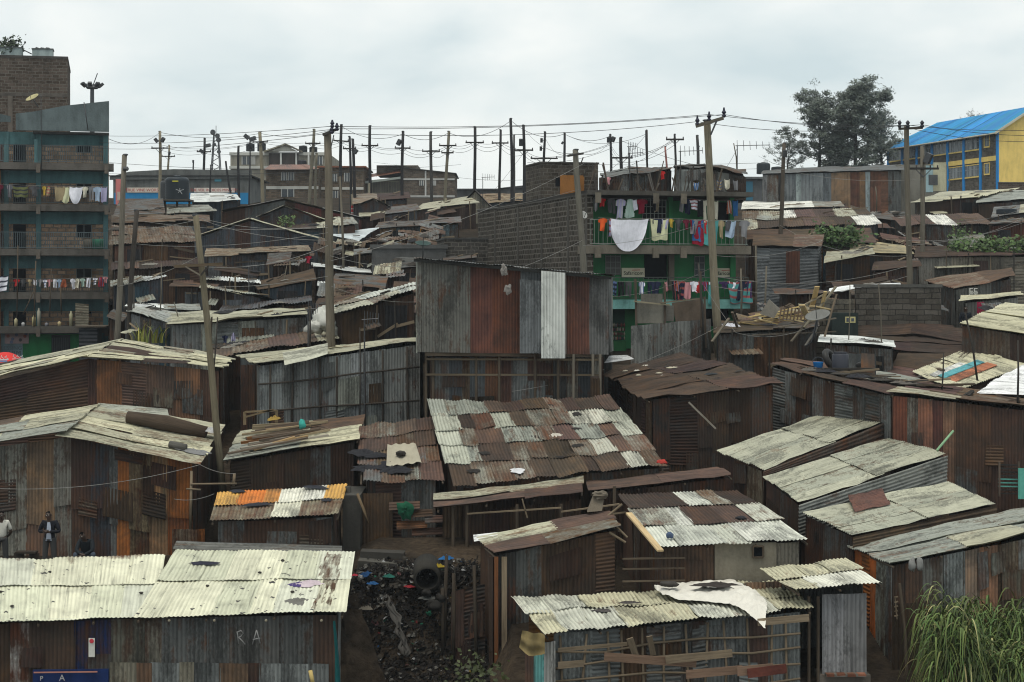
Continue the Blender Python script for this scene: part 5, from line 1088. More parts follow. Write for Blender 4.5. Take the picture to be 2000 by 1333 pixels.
mb=MB(); vs=[P(1484,614,75),P(1512,622,75),P(1522,604,75.5),P(1502,586,75.6)]; vs+= [v+Vector((.02,.08,.03)) for v in vs]; mb.add(vs,[(3,2,1,0),(4,5,6,7),(0,1,5,4),(1,2,6,5),(2,3,7,6),(3,0,4,7)],(.13,.12,.10)); tag(mb.build('board','paint',None,False,vs[0]),'square grey board standing on its corner by the timber pile','board')
mb=MB(); tube(mb,[P(1574,676,73),P(1586,668,73),P(1597,620,73)],.04,(.3,.3,.28),6); tag(mb.build('bent_pipe','metal',None,True,P(1590,650,73)),'bent grey pipe below the pale tilted dish','pipe')
stone('white and blue plastic scraps beside the tall pole base',P(1428,636,75.5),.25,(.5,.5,.55),None,.5,'plastic_scrap','plastic scrap','cloth',1.4,.9)
# white sacks behind the thick pole
for k,(x,y,r_,cat) in enumerate(((612,650,.25,0),(628,640,.35,0),(634,622,.22,0),(658,652,.22,0))):
    stone(('pale sack at the far side of the thick pole foot','large white sack heaped against the thick pole','white sack topping the heap by the thick pole','white sack on the near side of the thick pole')[k],P(x,y,74+.3*k),r_,(.5,.5,.46),None,1.1,'sack','sack','cloth',1.2,.8)
# ================================================================ left apartment block
TEAL=(.078,.165,.175); TEALD=(.065,.145,.155); CONC=(.11,.10,.088); BR=(.30,.21,.145)
YL=112.0
def zl(py,Y=YL): return (HY-py)/F*Y
fl_=Fr(P(213,0,YL).x,YL,math.radians(12.3))
root=thing('apartment_block','shabby teal and brick apartment block with balconies at the left edge','apartment block',(fl_.o.x,YL,-4.6)); AB=root
px2a=lambda px:(px-213)/F*YL/ .955
lv=[(zl(320),.42),(zl(400),.42),(zl(487),.40),(zl(571),.42),(zl(637),.42)]     # slab tops
LW=-9.5
mb=MB(); 
fl_.box(mb,LW,-.02,1.3,12,-6,zl(208)-1.6,BR); mb.build('wall','brick',root)
for z,th in lv:
    mb=MB(); fl_.box(mb,LW,.05 if z<6 else .28,-.12,1.3-.003,z-th,z,CONC); mb.build('slab','concrete',root)
mb=MB(); 
zs=[-6]+[z for z,_ in lv[::-1]]+[zl(258)]
for i in range(len(zs)-1):
    lo,hi=zs[i],zs[i+1]-(.42 if i<len(zs)-2 else 0)
    if i==0: lo=-6
    for a0 in (-.35,-4.35,-6.25):
        mb=MB(); fl_.box(mb,a0,a0+.3,1.12 if a0<-1 else .95,1.3-.003 if a0<-1 else 1.29,lo,hi,TEAL); mb.build('column','paint',root)
    mb=MB(); fl_.box(mb,LW,-.36,1.2,1.297,hi-.75,hi,TEALD); mb.build('lintel_beam','paint',root)
    if i>0:
        mb=MB(); fl_.box(mb,-1.95,-1.05,1.22,1.292,lo+.75,hi-.78,(.03,.04,.045)); wd=mb.build('window','dark',root)
        mb=MB()
        for t in (0,.45,.9): fl_.box(mb,-1.97+t,-1.93+t,1.19,1.217,lo+.75,hi-.78,(.12,.14,.14))
        fl_.box(mb,-1.97,-1.03,1.185,1.188,lo+.72,lo+.75,(.12,.14,.14)); mb.build('frame','clean',wd)
        mb=MB(); fl_.box(mb,-5.7,-4.95,1.22,1.292,lo+.02,hi-.78,(.025,.032,.04)); mb.build('door','dark',root)
        mb=MB(); fl_.box(mb,-7.3,-6.3,1.22,1.292,lo+.02,hi-.4,(.075,.04,.032)); mb.build('door','paint',root)
mb=MB(); fl_.box(mb,-6.75,-6.4,.6,.95,-6,zl(330),(.23,.11,.05)); mb.build('orange_column','paint',root)
# roof parapet with slanted top
def prism(fr,pts,b0,b1,col,nm,mt,root):
    mb=MB(); k=len(pts); vs=[fr.p(a,b0,h) for a,h in pts]+[fr.p(a,b1,h) for a,h in pts]; us=[(a,h,0) for a,h in pts]*2
    mb.add(vs,[tuple(range(k)),tuple(range(2*k-1,k-1,-1))]+[(i,(i+1)%k,(i+1)%k+k,i+k)[::-1] for i in range(k)],col,us); return mb.build(nm,mt,root)
prism(fl_,[(px2a(45),zl(258)),(0,zl(258)),(0,zl(198)),(px2a(132),zl(209)),(px2a(110),zl(214)),(px2a(75),zl(222)),(px2a(45),zl(226))],-.1,.12,(.12,.15,.155),'parapet','concrete',root)
prism(fl_,[(LW,zl(243)),(px2a(36),zl(243)),(px2a(36),zl(232)),(LW,zl(205))],-.25,-.103,(.11,.14,.145),'parapet','concrete',root)
mb=MB(); fl_.box(mb,px2a(75),0,.5,1.29,zl(258),zl(262),(.09,.09,.09)); mb.build('soffit','concrete',root)
# railings
def railing(fr,root,a0,a1,b,z,h,col=(.10,.13,.14),st=.11,rails=(0,1)):
    mb=MB()
    for t in (h,.08): bar(mb,fr.p(a0,b,z+t),fr.p(a1,b,z+t),.035,.035,col)
    k=int((a1-a0)/st)
    for i in range(k+1): bar(mb,fr.p(a0+i*st,b,z+.05),fr.p(a0+i*st,b,z+h),.022,.022,col)
    mb.build('railing','clean',root)
railing(fl_,root,px2a(-40),-.05,-.05,lv[0][0],1.05); railing(fl_,root,px2a(-40),-.05,-.05,lv[2][0],1.0); railing(fl_,root,px2a(-40),-.05,-.05,lv[1][0],1.0,(.06,.07,.07)); railing(fl_,root,px2a(-40),-.05,-.05,lv[3][0],.6,(.06,.07,.07))
mb=MB(); fl_.box(mb,px2a(78),px2a(84),-.1,0,lv[0][0],zl(275),TEAL); mb.build('railing_post','paint',root)
for z,_ in lv:
    for a in (px2a(85),-.15): mb=MB(); fl_.box(mb,a-.12,a+.12,-.3,-.123,z-.62,z-.1,(.14,.12,.10)); mb.build('beam_end','concrete',root)
# ground floor shops
mb=MB(); fl_.box(mb,px2a(10),px2a(56),.8,1.1,-6,lv[4][0]-.5,(.17,.25,.28)); sg=mb.build('shop_front','paint',root)
mb=MB(); fl_.box(mb,px2a(56),px2a(158),.8,1.1,-6,lv[4][0]-.5,(.018,.17,.055)); mb.build('shop_front','paint',root)
mb=MB(); fl_.box(mb,px2a(108),px2a(142),.7,.797,-6,zl(655),(.035,.042,.045)); dr=mb.build('door','paint',root)
mb=MB()
for k in range(8): bar(mb,fl_.p(px2a(110)+.13*k,.66,-6),fl_.p(px2a(110)+.13*k,.66,zl(660)),.02,.02,(.08,.085,.09))
mb.build('door_bars','clean',dr)
mb=MB(); fl_.box(mb,LW,px2a(11),.75,.79,-6,zl(655),(.02,.025,.03)); mb.build('door','dark',root)
mb=MB(); fl_.box(mb,px2a(24),px2a(67),.7,.77,zl(671),zl(650),(.34,.25,.25)); po=mb.build('poster','clean',root)
mb=MB()
for k,(x,y) in enumerate(((30,656),(38,662),(45,654),(52,664),(60,657),(36,668),(62,652))): lathe(mb,fl_.p(px2a(x),.69,zl(y)),[(.10,0),(.10,.015)],R.choice([(.05,.04,.05),(.25,.08,.06),(.10,.12,.2)]),10,(0,-1,0))
mb.build('poster_picture','clean',po)
lettering('BLESSING','sign_letters',sg,fl_.p(px2a(33),.76,zl(680)),.34,(.10,.12,.14),fl_.e1); lettering('FARM','sign_letters',sg,fl_.p(px2a(38),.76,zl(690)),.40,(.10,.12,.14),fl_.e1)
# low block with slatted shed at its right foot
f=Fr(P(158,0,110).x,109.5,.1)
slab_thing('shed','dark slatted shed against the foot of the teal apartment block','shed',f,[('wall','paint',[(0,1.1,0,2,-6,zl(640),(.035,.042,.05))]),('slat',"paint",[(0.02,1.08,-.06,-.004,zl(700)+.22*k,zl(700)+.22*k+.12,(.075,.08,.09)) for k in range(9)]),('roof','wood',[(-.2,1.6,-.3,2.2,zl(638),zl(635),(.12,.10,.08))])])
root=AB
# yellow and pale bottles etc. on low slab
for k,(x,h,c) in enumerate(((13,.25,(.45,.42,.15)),(45,.5,(.4,.36,.22)),(77,.65,(.48,.42,.22)),(86,1.1,(.44,.42,.33)),(123,.3,(.5,.4,.22)),(144,.9,(.42,.40,.26)),(58,.25,(.4,.4,.4)),(100,.22,(.2,.2,.22)))):
    mb=MB(); a=px2a(x); lathe(mb,fl_.p(a,-.0,lv[4][0]),[(.10,0),(.11,h*.8),(.05,h*.9),(.05,h)],c,10)
    tag(mb.build('container','clean',None,True,fl_.p(a,0,lv[4][0])),'%s container standing on the lowest balcony ledge of the teal block'%('short yellow','slim tan','tall yellow','tallest pale','squat orange','long straw coloured','small white','small dark')[k],'container','containers on the lowest ledge')
mb=MB(); lathe(mb,fl_.p(px2a(192),.3,lv[2][0]),[(.32,0),(.38,.5),(.34,.62)],(.03,.15,.09),14); tag(mb.build('water_barrel','clean',None,True,fl_.p(px2a(192),.3,lv[2][0])),'green water barrel on a balcony of the teal block','barrel')
mb=MB(); lathe(mb,fl_.p(px2a(175),.3,lv[2][0]),[(.26,0),(.3,.5),(.2,.6)],(.15,.13,.10),14); tag(mb.build('water_barrel','clean',None,True,fl_.p(px2a(175),.3,lv[2][0])),'tan barrel beside the green water barrel on the balcony','barrel')
mb=MB(); wall_line(mb,fl_.p(px2a(152),-.15,zl(592)),fl_.p(px2a(176),-.15,zl(594)),lv[4][0],lv[4][0],n,[((.22,.2,.15),.3,1)],2,1,ridge='u'); tag(mb.build('iron_sheet','tin',None,True,fl_.p(px2a(160),-.15,lv[4][0])),'ribbed tan iron sheet standing on the lowest ledge of the teal block','iron sheet')
# sticks before the block
for k,(x0,y0,x1,y1,Y) in enumerate(((35,480,33,620,106),(70,510,66,640,106),(100,525,97,620,106),(66,570,45,615,105.5),(118,560,120,615,106))):
    mb=MB(); tube(mb,[P(x0,y0,Y),P(x1,y1,Y)],.035,STICK,6); tag(mb.build('stick','wood',None,True,P(x1,y1,Y)),'thin upright stick in front of the teal block balconies','stick','sticks before the teal block')
# brick block behind and things on top
f2=Fr(P(132,0,118).x,118,math.radians(12.3))
slab_thing('brick_block','tall bare block walled storey rising behind the teal apartment block','building',f2,[('wall','block',[(-10,0,0,8,-6,zl(116,118),(.085,.07,.06))]),('parapet','concrete',[(-10,.03,-.03,8.03,zl(116,118)+.003,zl(111,118),(.07,.064,.06))]),('band','concrete',[(-10,.02,-.02,-.003,zl(190,118),zl(184,118),(.10,.09,.08))]),('column','concrete',[(-3.7,-3.4,-.06,-.023,-6,zl(190,118),(.12,.105,.09))])])
for k,(x0,x1,y0,y1) in enumerate(((4,45,95,113),(66,105,98,116))):
    rt=thing('roof_tank','%s pale square tank on the roof of the bare block storey'%('plant topped','stone weighted')[k],'tank',P((x0+x1)/2,y1,119)); mb=MB(); ff=Fr(P(x0,0,119).x,118.6,.2); wd=(x1-x0)/F*119
    ff.box(mb,0,wd,0,1.2,zl(113 if k==0 else 115,119),zl(y0,119),(.30,.36,.36)); mb.build('body','paint',rt)
    mb=MB(); ff.box(mb,-.04,wd+.04,-.04,1.24,zl(y0,119)+.003,zl(y0,119)+.07,(.12,.13,.13)); mb.build('rim','paint',rt)
for k in range(3): stone('dark stone on the second roof tank',P(72+10*k,98,119.2),.16,(.05,.05,.05),'stones on the second roof tank',.6)
mb=MB(); tube(mb,[P(40,94,119),P(49,85,119)],.025,(.2,.2,.2),5); lathe(mb,P(49,85,119),[(.06,0),(.06,.12)],(.1,.1,.1),8); tag(mb.build('roof_lamp','metal',None,True,P(40,94,119)),'small lamp on a slanted rod between the roof tanks','lamp')
mb=MB(); tube(mb,[P(46,98,119),P(62,106,119)],.04,(.3,.3,.3),6); tag(mb.build('pipe','metal',None,True,P(46,98,119)),'pipe joining the two pale roof tanks','pipe')
dish('oval straw coloured dish on the teal block roof',P(63,191,111),.42,(-.35,-.45,.82),(.38,.34,.18),P(75,210,111.4))
mb=MB(); tube(mb,[P(164,200,111),P(172,255,110.9)],.03,(.1,.1,.1),5); tube(mb,[P(80,185,111),P(81,330,111)],.02,(.2,.2,.2),5); tag(mb.build('antenna_rod','metal',None,True,P(81,330,111)),'thin rods fixed to the front of the teal block parapet','rod')

# ================================================================ green block
GRN=(.02,.155,.052); GRND=(.012,.075,.035)
YG=90.0; f=Fr(P(1148,0,YG).x,YG,math.radians(14.5))
def zg(py,Y=YG): return (HY-py)/F*Y
pa=lambda px:((px-1148)/F*YG)/(f.e1.x-((px-1000)/F)*f.e1.y)
S=[zg(479),zg(372),zg(556+12)]        # upper balcony slab top, roof slab top, lower balcony slab
root=thing('green_block','green fronted block with two balconies of washing and a long bare stone side wall','apartment block',(f.o.x,YG,-3.6)); GB=root
W_=pa(1452)
mb=MB(); f.box(mb,-.02,.28,0,23,-4.5,zg(378),(.058,.052,.044)); mb.build('side_wall','brick',root)
for b_ in (0,3.2,8.2,13.2,18.5): mb=MB(); f.box(mb,-.05,-.023,b_,b_+.3,-4.5,zg(380),(.085,.078,.068)); mb.build('column','concrete',root)
mb=MB(); f.box(mb,-.06,.3,.0,23,zg(378)+.003,zg(372),(.07,.065,.06)); mb.build('coping','concrete',root)
mb=MB(); f.box(mb,.283,W_,1.25,1.6,-4.5,S[1]-.4,GRN); f.box(mb,.283,W_,1.61,18,-4.5,S[1]-.45,(.1,.1,.09)); mb.build('front_wall','clean',root)
mb=MB(); f.box(mb,-.06,W_+.45,-.25,18,S[1]-.22,S[1]+.0,(.085,.078,.068)); mb.build('roof_slab','concrete',root)
mb=MB(); f.box(mb,-.15,W_+.35,-.15,1.247,S[0]-.42,S[0],(.17,.15,.12)); mb.build('balcony_slab','concrete',root)
mb=MB(); f.box(mb,.3,W_+.3,-.15,1.247,S[2]-.9,S[2]-.45,(.17,.38,.35)); mb.build('balcony_slab','paint',root)
for z in (S[0],S[1]):
    for a in (pa(1278),pa(1332),pa(1165)): mb=MB(); f.box(mb,a-.15,a+.15,-.3,-.16 if z==S[0] else -.26,z-.62,z-.12,(.16,.14,.11)); mb.build('beam_end','concrete',root)
for a in (0.3,W_-.3,pa(1320)):
    mb=MB(); f.box(mb,a,a+.22,1.05,1.247,S[0]+.003,S[1]-.23,GRN); mb.build('column','clean',root)
    mb=MB(); f.box(mb,a,a+.28,1.0,1.247,S[2],S[0]-.423,(.13,.11,.085) if a>1 and a<W_-1 else GRN); mb.build('column','clean',root)
def opn(x0,x1,y0,y1,nm='window',col=(.012,.014,.016),bars=0,mt='dark',b=1.2):
    mb=MB(); f.box(mb,pa(x0),pa(x1),b,1.245,zg(y1),zg(y0),col); w=mb.build(nm,mt,root)
    if bars:
        mb=MB()
        for k in range(bars+1):
            a=lerp(pa(x0),pa(x1),k/bars); bar(mb,f.p(a,b-.03,zg(y1)),f.p(a,b-.03,zg(y0)),.03,.03,(.22,.24,.22))
        for t in (.05,.35,.65,.95): bar(mb,f.p(pa(x0),b-.05,lerp(zg(y1),zg(y0),t)),f.p(pa(x1),b-.05,lerp(zg(y1),zg(y0),t)),.03,.03,(.22,.24,.22))
        mb.build('window_bars','clean',w)
    return w
opn(1270,1316,385,430,'window',bars=6); opn(1274,1318,493,545,'door'); opn(1197,1226,498,537,'window',(.09,.085,.08),3,'clean'); opn(1373,1392,498,540,'window',(.06,.065,.07),2,'clean'); opn(1418,1440,390,430,'door')
opn(1190,1235,606,640,'door',(.012,.045,.03),0,'clean'); opn(1372,1440,590,640,'door')
for x0 in (1228,1405):
    mb=MB(); f.box(mb,pa(x0),pa(x0+45),1.1,1.19,zg(541),zg(523),(.52,.48,.36)); s_=mb.build('sign_board','clean',root)
    lettering('Safaricom','sign_letters',s_,f.p(pa(x0+23),1.085,zg(533.5)),.265,(.008,.03,.018),f.e1)
    mb=MB(); bar(mb,f.p(pa(x0+20),1.08,zg(527.5)),f.p(pa(x0+36),1.08,zg(527)),.03,.03,(.4,.04,.03)); mb.build('sign_swoosh','clean',s_)
railing(f,root,pa(1152),W_+.2,-.05,S[0],1.25,(.22,.25,.22),.22); railing(f,root,pa(1190),W_+.25,-.05,S[2]-.45,1.1,(.07,.08,.075),.25)
# shop with bottles at the foot
mb=MB(); f.box(mb,pa(1190),pa(1234),.9,1.15,zg(688),zg(668),(.02,.11,.035)); mb.build('shop_counter','paint',root)
for rw in range(4):
    for k in range(16):
        mb=MB(); a=lerp(pa(1190),pa(1232),k/15); lathe(mb,f.p(a,1.0,zg(666)+rw*.22),[(.03,0),(.035,.12),(.012,.15),(.012,.19)],R.choice([(.2,.2,.2),(.10,.05,.04),(.3,.28,.2),(.05,.05,.06),(.2,.06,.05)]),6)
        tag(mb.build('bottle','clean',None,True,f.p(a,1.0,zg(666)+rw*.22)),'small bottle on the shelves at the foot of the green block','bottle','bottles on the shop shelves')
# upper stone room and rooftop shacks
zr=S[1]
f3=Fr(f.p(.2,9.3,0).x,f.p(.2,9.3,0).y,math.radians(14.5))
slab_thing('roof_room','bare stone room with an orange door standing on the long block walled building','building',f3,[('wall','block',[(0,3.2,0,3.2,zr-1.2,zg(320,99.5),(.075,.066,.056))]),('coping','concrete',[(-.05,3.25,-.05,3.25,zg(320,99.5)+.003,zg(317,99.5),(.06,.056,.05))]),('door','paint',[(1.05,2.4,-.06,-.004,zr-.6,zg(343,99.5),(.30,.13,.035))]),('window','dark',[(.8,1.03,-.05,-.004,zg(364,99.5),zg(348,99.5),(.01,.01,.01))])])
for k,(x,y0,y1) in enumerate(((1133,340,308),(1146,345,318))):
    plank('dark board jutting up from the bare stone room',P(x-6,y0,99),P(x+6,y1,99),.3,.06,(.05,.045,.04),'boards on the bare stone room')
tops=[
 ('rooftop shack with pale blue panels behind the pole with bent arm',(1172,345,97),(1228,338,98),(1226,330,101),(1176,338,101),[(GREY,.3,1)],[((.36,.46,.48),.1,1.2),(GREY,.4,2),(GREYD,.4,1)]),
 ('dark curved roof rooftop shack on the green block',(1222,338,99),(1312,331,100),(1300,324,104),(1226,329,103),[(GREYD,.4,1)],[((.05,.05,.045),.4,2),(GREYD,.4,1)]),
 ('mossy rooftop shack with a grey door on the green block',(1318,330,99.5),(1388,328,100),(1380,322,104),(1322,324,104),[(GREYD,.3,1)],[((.10,.115,.06),.4,1),(GREY,.3,1),((.26,.28,.27),.2,1)]),
 ('rooftop shack with curtains at the right end of the green block',(1384,330,99.8),(1458,344,100.5),(1450,338,104),(1388,326,104),[(GREYD,.4,1)],[((.085,.08,.07),.4,2),((.2,.2,.18),.2,1)]),
]
for lb,fl,fr_,br,bl,rf,wl in tops: shack(lb,fl,fr_,br,bl,rf,wl,1,.9,'u',rafters=False,drop=None,wsw=.8) if False else None
for lb,fl,fr_,br,bl,rf,wl in tops:
    q=[P(*c) for c in (fl,fr_,br,bl)]; ct=(q[0]+q[1]+q[2]+q[3])/4
    rt=thing('rooftop_shack',lb,'shack',(ct.x,ct.y,zr)); mb=MB(); roof_quad(mb,q,rf,2,.7,'u',.22,edge=.5,tilt=.05,wav=.08); mb.build('roof','tin',rt,True)
    for p,r_ in ((q[0],q[1]),(q[1],q[2]),(q[2],q[3]),(q[3],q[0])):
        o_=Vector((r_.y-p.y,-(r_.x-p.x),0)).normalized(); mid_=(p+r_)/2-ct; o_=o_ if o_.dot(mid_)>0 else -o_
        mb=MB(); d_=Vector((0,0,-.05)); wall_line(mb,p+d_-o_*.08,r_+d_-o_*.08,zr+.01,zr+.01,o_,wl,.55,1,.1); wall_patches(mb,p+d_-o_*.08,r_+d_-o_*.08,zr+.01,zr+.01,o_,P_PATCH,4); mb.build('wall','tin',rt,True)

f0=Fr(f.o.x,f.o.y,math.radians(14.5))
# ================================================================ laundry
def garment(kind,p,w,h,col,xd=Vector((1,0,0))):
    mb=MB(); nx,ny=18,18; stp=R.choice([0,1]) if (kind!='drape' and R.random()<.3) else None; stc=R.choice([(.5,.5,.5),(.03,.03,.05),(.35,.08,.08),(.1,.15,.3)]); nn_=Vector((xd.y,-xd.x,0)).normalized(); ph=R.uniform(0,6); fr_=R.uniform(5,9); sk=R.uniform(-.12,.12)*h
    def inside(u,v):
        x=abs(u-.5)*2
        if kind=='shirt': return (v<.34 and (x<.62 or v>.02+(x-.6)*.2)) or x<.60
        if kind=='trousers': return v<.26 and x<.8 or (.12<x<.8)
        if kind=='dress': return x<.45+.5*v
        return True
    for side in (0,1):
        vs=[];us=[];fs=[]
        for j in range(ny+1):
            for i in range(nx+1):
                u,v=i/nx,j/ny
                hh=h*(.42+.58*(1-(2*u-1)**2)**.8) if kind=='drape' else h*(1+.04*math.sin(u*7+ph))
                d=(.05*math.sin(u*fr_+ph+v*2)+.05*noise.noise((u*3.5+ph,v*2,ph)))*(.25+v)+(.03 if side==0 else -.03)
                vs.append(p+xd*((u-.5)*w*(1-.08*v))+Vector((0,0,-v*hh-.03*abs(math.sin(u*3.14*2)) + (-.05*math.sin(u*3.14) if kind in('drape','towel') else 0)))+nn_*d+xd*sk*v); us.append((u*w*2,v*h*2,ph))
        for j in range(ny):
            for i in range(nx):
                if inside((i+.5)/nx,(j+.5)/ny): fs.append((j*(nx+1)+i,j*(nx+1)+i+1,(j+1)*(nx+1)+i+1,(j+1)*(nx+1)+i))
        cl=col
        if stp is not None: cl=[(*(stc if int((us[q_][0]*.5/w if stp else us[q_][1]*.5/h)*9)%3==0 else col),0.0) for q_ in range(len(vs))]
        mb.add(vs,fs,cl,us)
    return mb
CC={'red':(.42,.02,.02),'crimson':(.25,.01,.03),'orange':(.65,.10,.02),'white':(.80,.80,.87),'cream':(.60,.57,.46),'grey':(.20,.20,.21),'dark grey':(.07,.07,.075),'lilac':(.42,.40,.58),'navy':(.015,.02,.05),'black':(.012,.012,.015),'blue':(.03,.12,.30),'pale blue':(.35,.45,.58),'maroon':(.13,.012,.03),'mint':(.42,.55,.48),'yellow':(.55,.38,.06),'lemon':(.62,.62,.40),'pink':(.60,.28,.30),'olive':(.14,.15,.06),'tan':(.34,.27,.16),'brown':(.13,.06,.03),'rust':(.32,.09,.04),'purple':(.05,.025,.09),'teal':(.07,.28,.28),'green':(.03,.14,.06)}
SEEN={}
def washing(line,group,items,A,B,fr_xd,sag=.04):
    mb=MB(); sagwire(A,B,sag,.008,mb); tag(mb.build('clothesline','wirel',None,False,A),'clothesline %s'%line,'clothesline')
    for k,(t,kind,cn,w,h,dz) in enumerate(items):
        p=A.lerp(B,t); p=p-Vector((0,0,sag*4*t*(1-t)-dz+.01)); c=CC[cn]; k_=R.uniform(.88,1.08); c=tuple(x*k_ for x in c)
        kn={'towel':'cloth','drape':'bed sheet'}.get(kind,kind)
        lb='%s %s hanging %s'%(cn,kn,line)
        if SEEN.get(lb) or sum(1 for x in items if x[1]==kind and x[2]==cn)>1:
            nb=items[k-1] if k else items[k+1]; lb='%s %s next to the %s %s %s'%(cn,kn,nb[2],{'towel':'cloth','drape':'bed sheet'}.get(nb[1],nb[1]),line)
            if SEEN.get(lb) and k+1<len(items): nb=items[k+1]; lb='%s %s just before the %s %s %s'%(cn,kn,nb[2],{'towel':'cloth','drape':'bed sheet'}.get(nb[1],nb[1]),line)
        SEEN[lb]=1
        nm={'towel':'hanging_cloth','drape':'bed_sheet','shirt':'shirt','trousers':'trousers','dress':'dress'}[kind]
        tag(garment(kind,p,w,h,c,fr_xd).build(nm,'cloth',None,True,p),lb,nm.replace('_',' '),group)
x1=f.e1
T=lambda px,y,b:f.p(pa(px),b,zg(y))
g='washing on the green block'
def it(line,px0,px1,lst): return [((x-px0)/(px1-px0),k,c,w/F*YG,h/F*YG,0) for x,k,c,w,h in lst]
washing('on the green block upper left line',g,it('',1160,1275,[(1167,'towel','grey',8,24),(1179,'shirt','red',16,16),(1197,'trousers','dark grey',20,28),(1216,'shirt','lilac',20,38),(1234,'dress','mint',24,36),(1242,'towel','white',9,20),(1257,'shirt','crimson',24,28),(1281,'towel','black',8,22),(1288,'towel','tan',8,24)]),T(1160,385,.3),T(1275,386,.3),x1)
washing('on the green block upper right line',g,it('',1335,1445,[(1337,'towel','grey',9,26),(1346,'trousers','navy',14,30),(1360,'shirt','white',26,20),(1372,'towel','black',14,32),(1384,'trousers','cream',20,40),(1400,'towel','cream',14,36),(1428,'dress','rust',14,26),(1440,'towel','blue',12,30)]),T(1335,383,.3),T(1445,386,.3),x1,.08)
washing('on the green block lower left line',g,it('',1165,1312,[(1175,'shirt','orange',18,24),(1188,'towel','lilac',4,34),(1226,'drape','white',78,62),(1270,'towel','lemon',2,4),(1284,'towel','lemon',36,40),(1281,'shirt','navy',24,28),(1296,'towel','lilac',14,18),(1307,'shirt','yellow',10,16)]),T(1165,426,-.25),T(1312,426,-.25),x1,.02)
washing('on the green block lower right line',g,it('',1312,1465,[(1321,'shirt','dark grey',14,22),(1336,'shirt','maroon',14,20),(1353,'trousers','grey',18,28),(1358,'towel','blue',24,40),(1356,'towel','crimson',26,48),(1371,'shirt','red',10,26),(1383,'towel','teal',34,48),(1376,'shirt','cream',12,14),(1404,'shirt','tan',14,34),(1419,'dress','dark grey',20,20),(1424,'towel','pale blue',20,32),(1450,'shirt','grey',22,32)]),T(1312,426,-.28),T(1465,428,-.28),x1,.03)
washing('on the green block bottom left line',g,it('',1186,1300,[(1196,'trousers','navy',16,26),(1210,'trousers','black',16,28),(1224,'trousers','dark grey',16,28),(1250,'shirt','white',13,24),(1268,'trousers','navy',18,26),(1280,'shirt','navy',18,24),(1297,'towel','pink',5,18)]),T(1186,549,-.25),T(1300,549,-.25),x1,.03)
washing('on the green block bottom right line',g,it('',1305,1468,[(1317,'shirt','rust',15,20),(1316,'trousers','black',20,36),(1328,'trousers','navy',18,38),(1340,'towel','pink',14,34),(1351,'shirt','white',18,20),(1362,'dress','red',16,22),(1372,'shirt','crimson',14,18),(1386,'shirt','white',12,18),(1390,'towel','teal',20,44),(1410,'shirt','purple',20,14),(1428,'towel','white',18,12),(1440,'towel','teal',50,42),(1444,'shirt','navy',26,38),(1460,'trousers','purple',14,34)]),T(1305,548,-.25),T(1468,548,-.25),x1,.04)
x1=fl_.e1; TL_=lambda px,y,b:fl_.p(px2a(px),b,zl(y)); sL=112.
def it2(px0,px1,lst): return [((x-px0)/(px1-px0),k,c,w/F*sL,h/F*sL,0) for x,k,c,w,h in lst]
g='washing on the teal apartment block'
washing('on the teal block upper line',g,it2(2,212,[(15,'shirt','maroon',18,26),(34,'shirt','grey',13,24),(53,'towel','olive',28,22),(78,'shirt','dark grey',20,20),(96,'shirt','yellow',7,18),(104,'dress','tan',9,18),(124,'towel','tan',20,26),(137,'towel','lemon',14,30),(154,'drape','white',26,32),(170,'shirt','cream',12,20),(181,'trousers','grey',12,26),(192,'shirt','pale blue',16,28),(204,'towel','lilac',12,28)]),TL_(2,362,-.2),TL_(212,365,-.2),x1,.06)
washing('on the teal block lower line',g,it2(40,212,[(47,'shirt','red',12,14),(58,'shirt','dark grey',10,14),(70,'shirt','tan',8,12),(80,'towel','white',7,10),(89,'shirt','grey',8,14),(97,'shirt','white',8,16),(106,'shirt','pink',9,14),(115,'trousers','white',9,16),(123,'shirt','pale blue',8,16),(132,'dress','rust',14,16),(147,'shirt','white',10,20),(156,'trousers','cream',9,18),(165,'shirt','mint',10,16),(176,'trousers','white',10,18),(188,'shirt','white',9,14),(198,'dress','red',14,18),(206,'shirt','pink',10,12)]),TL_(40,545,-.2),TL_(212,540,-.2),x1,.08)
tag(garment('towel',TL_(21,538,-.2),23/F*112,30/F*112,CC['white'],x1).build('hanging_cloth','cloth',None,True,TL_(21,538,-.2)),'large white cloth hanging alone at the left of the teal block','hanging cloth')
# small rooftop and midfield washing
for k,(x,y,Y,kd,cn,w,h) in enumerate(((1188,346,96.5,'shirt','pink',10,14),(1293,334,98,'shirt','red',12,16),(1360,356,98,'towel','blue',10,14),(1405,352,98,'towel','tan',9,18),(1420,350,98,'towel','cream',10,18),(603,500,97,'shirt','crimson',12,14),(440,655,75.5,'shirt','navy',12,14),(456,650,75.5,'dress','lilac',10,16),(1436,352,98,'towel','grey',9,18))):
    p=P(x,y,Y); tag(garment(kd,p,w/F*Y,h/F*Y,CC[cn]).build('hanging_cloth','cloth',None,True,p),'%s cloth hanging %s'%(cn,'among the rooftop shacks of the green block' if y<400 else 'on the dark shack behind the thick pole' if y<600 else 'before the grey shack left of the thick pole'),'hanging cloth')

filler(75,222,860,76,132,'left',21)
filler(55,1455,2010,78,132,'right',22)

for k in range(26):
    a_=R.uniform(.5,W_+.2); b_=R.uniform(-.1,5); h_=R.uniform(.5,1.7); p_=f0.p(a_,b_,zr+.02)
    plank('weathered board or post propped among the rooftop shacks of the green block',p_,p_+Vector((R.uniform(-.5,.5),R.uniform(-.2,.2),h_)),R.uniform(.04,.11),.04,R.choice([STICK,(.05,.045,.04),(.05,.045,.04),(.11,.10,.09),(.09,.07,.055)]),'boards among the rooftop shacks')
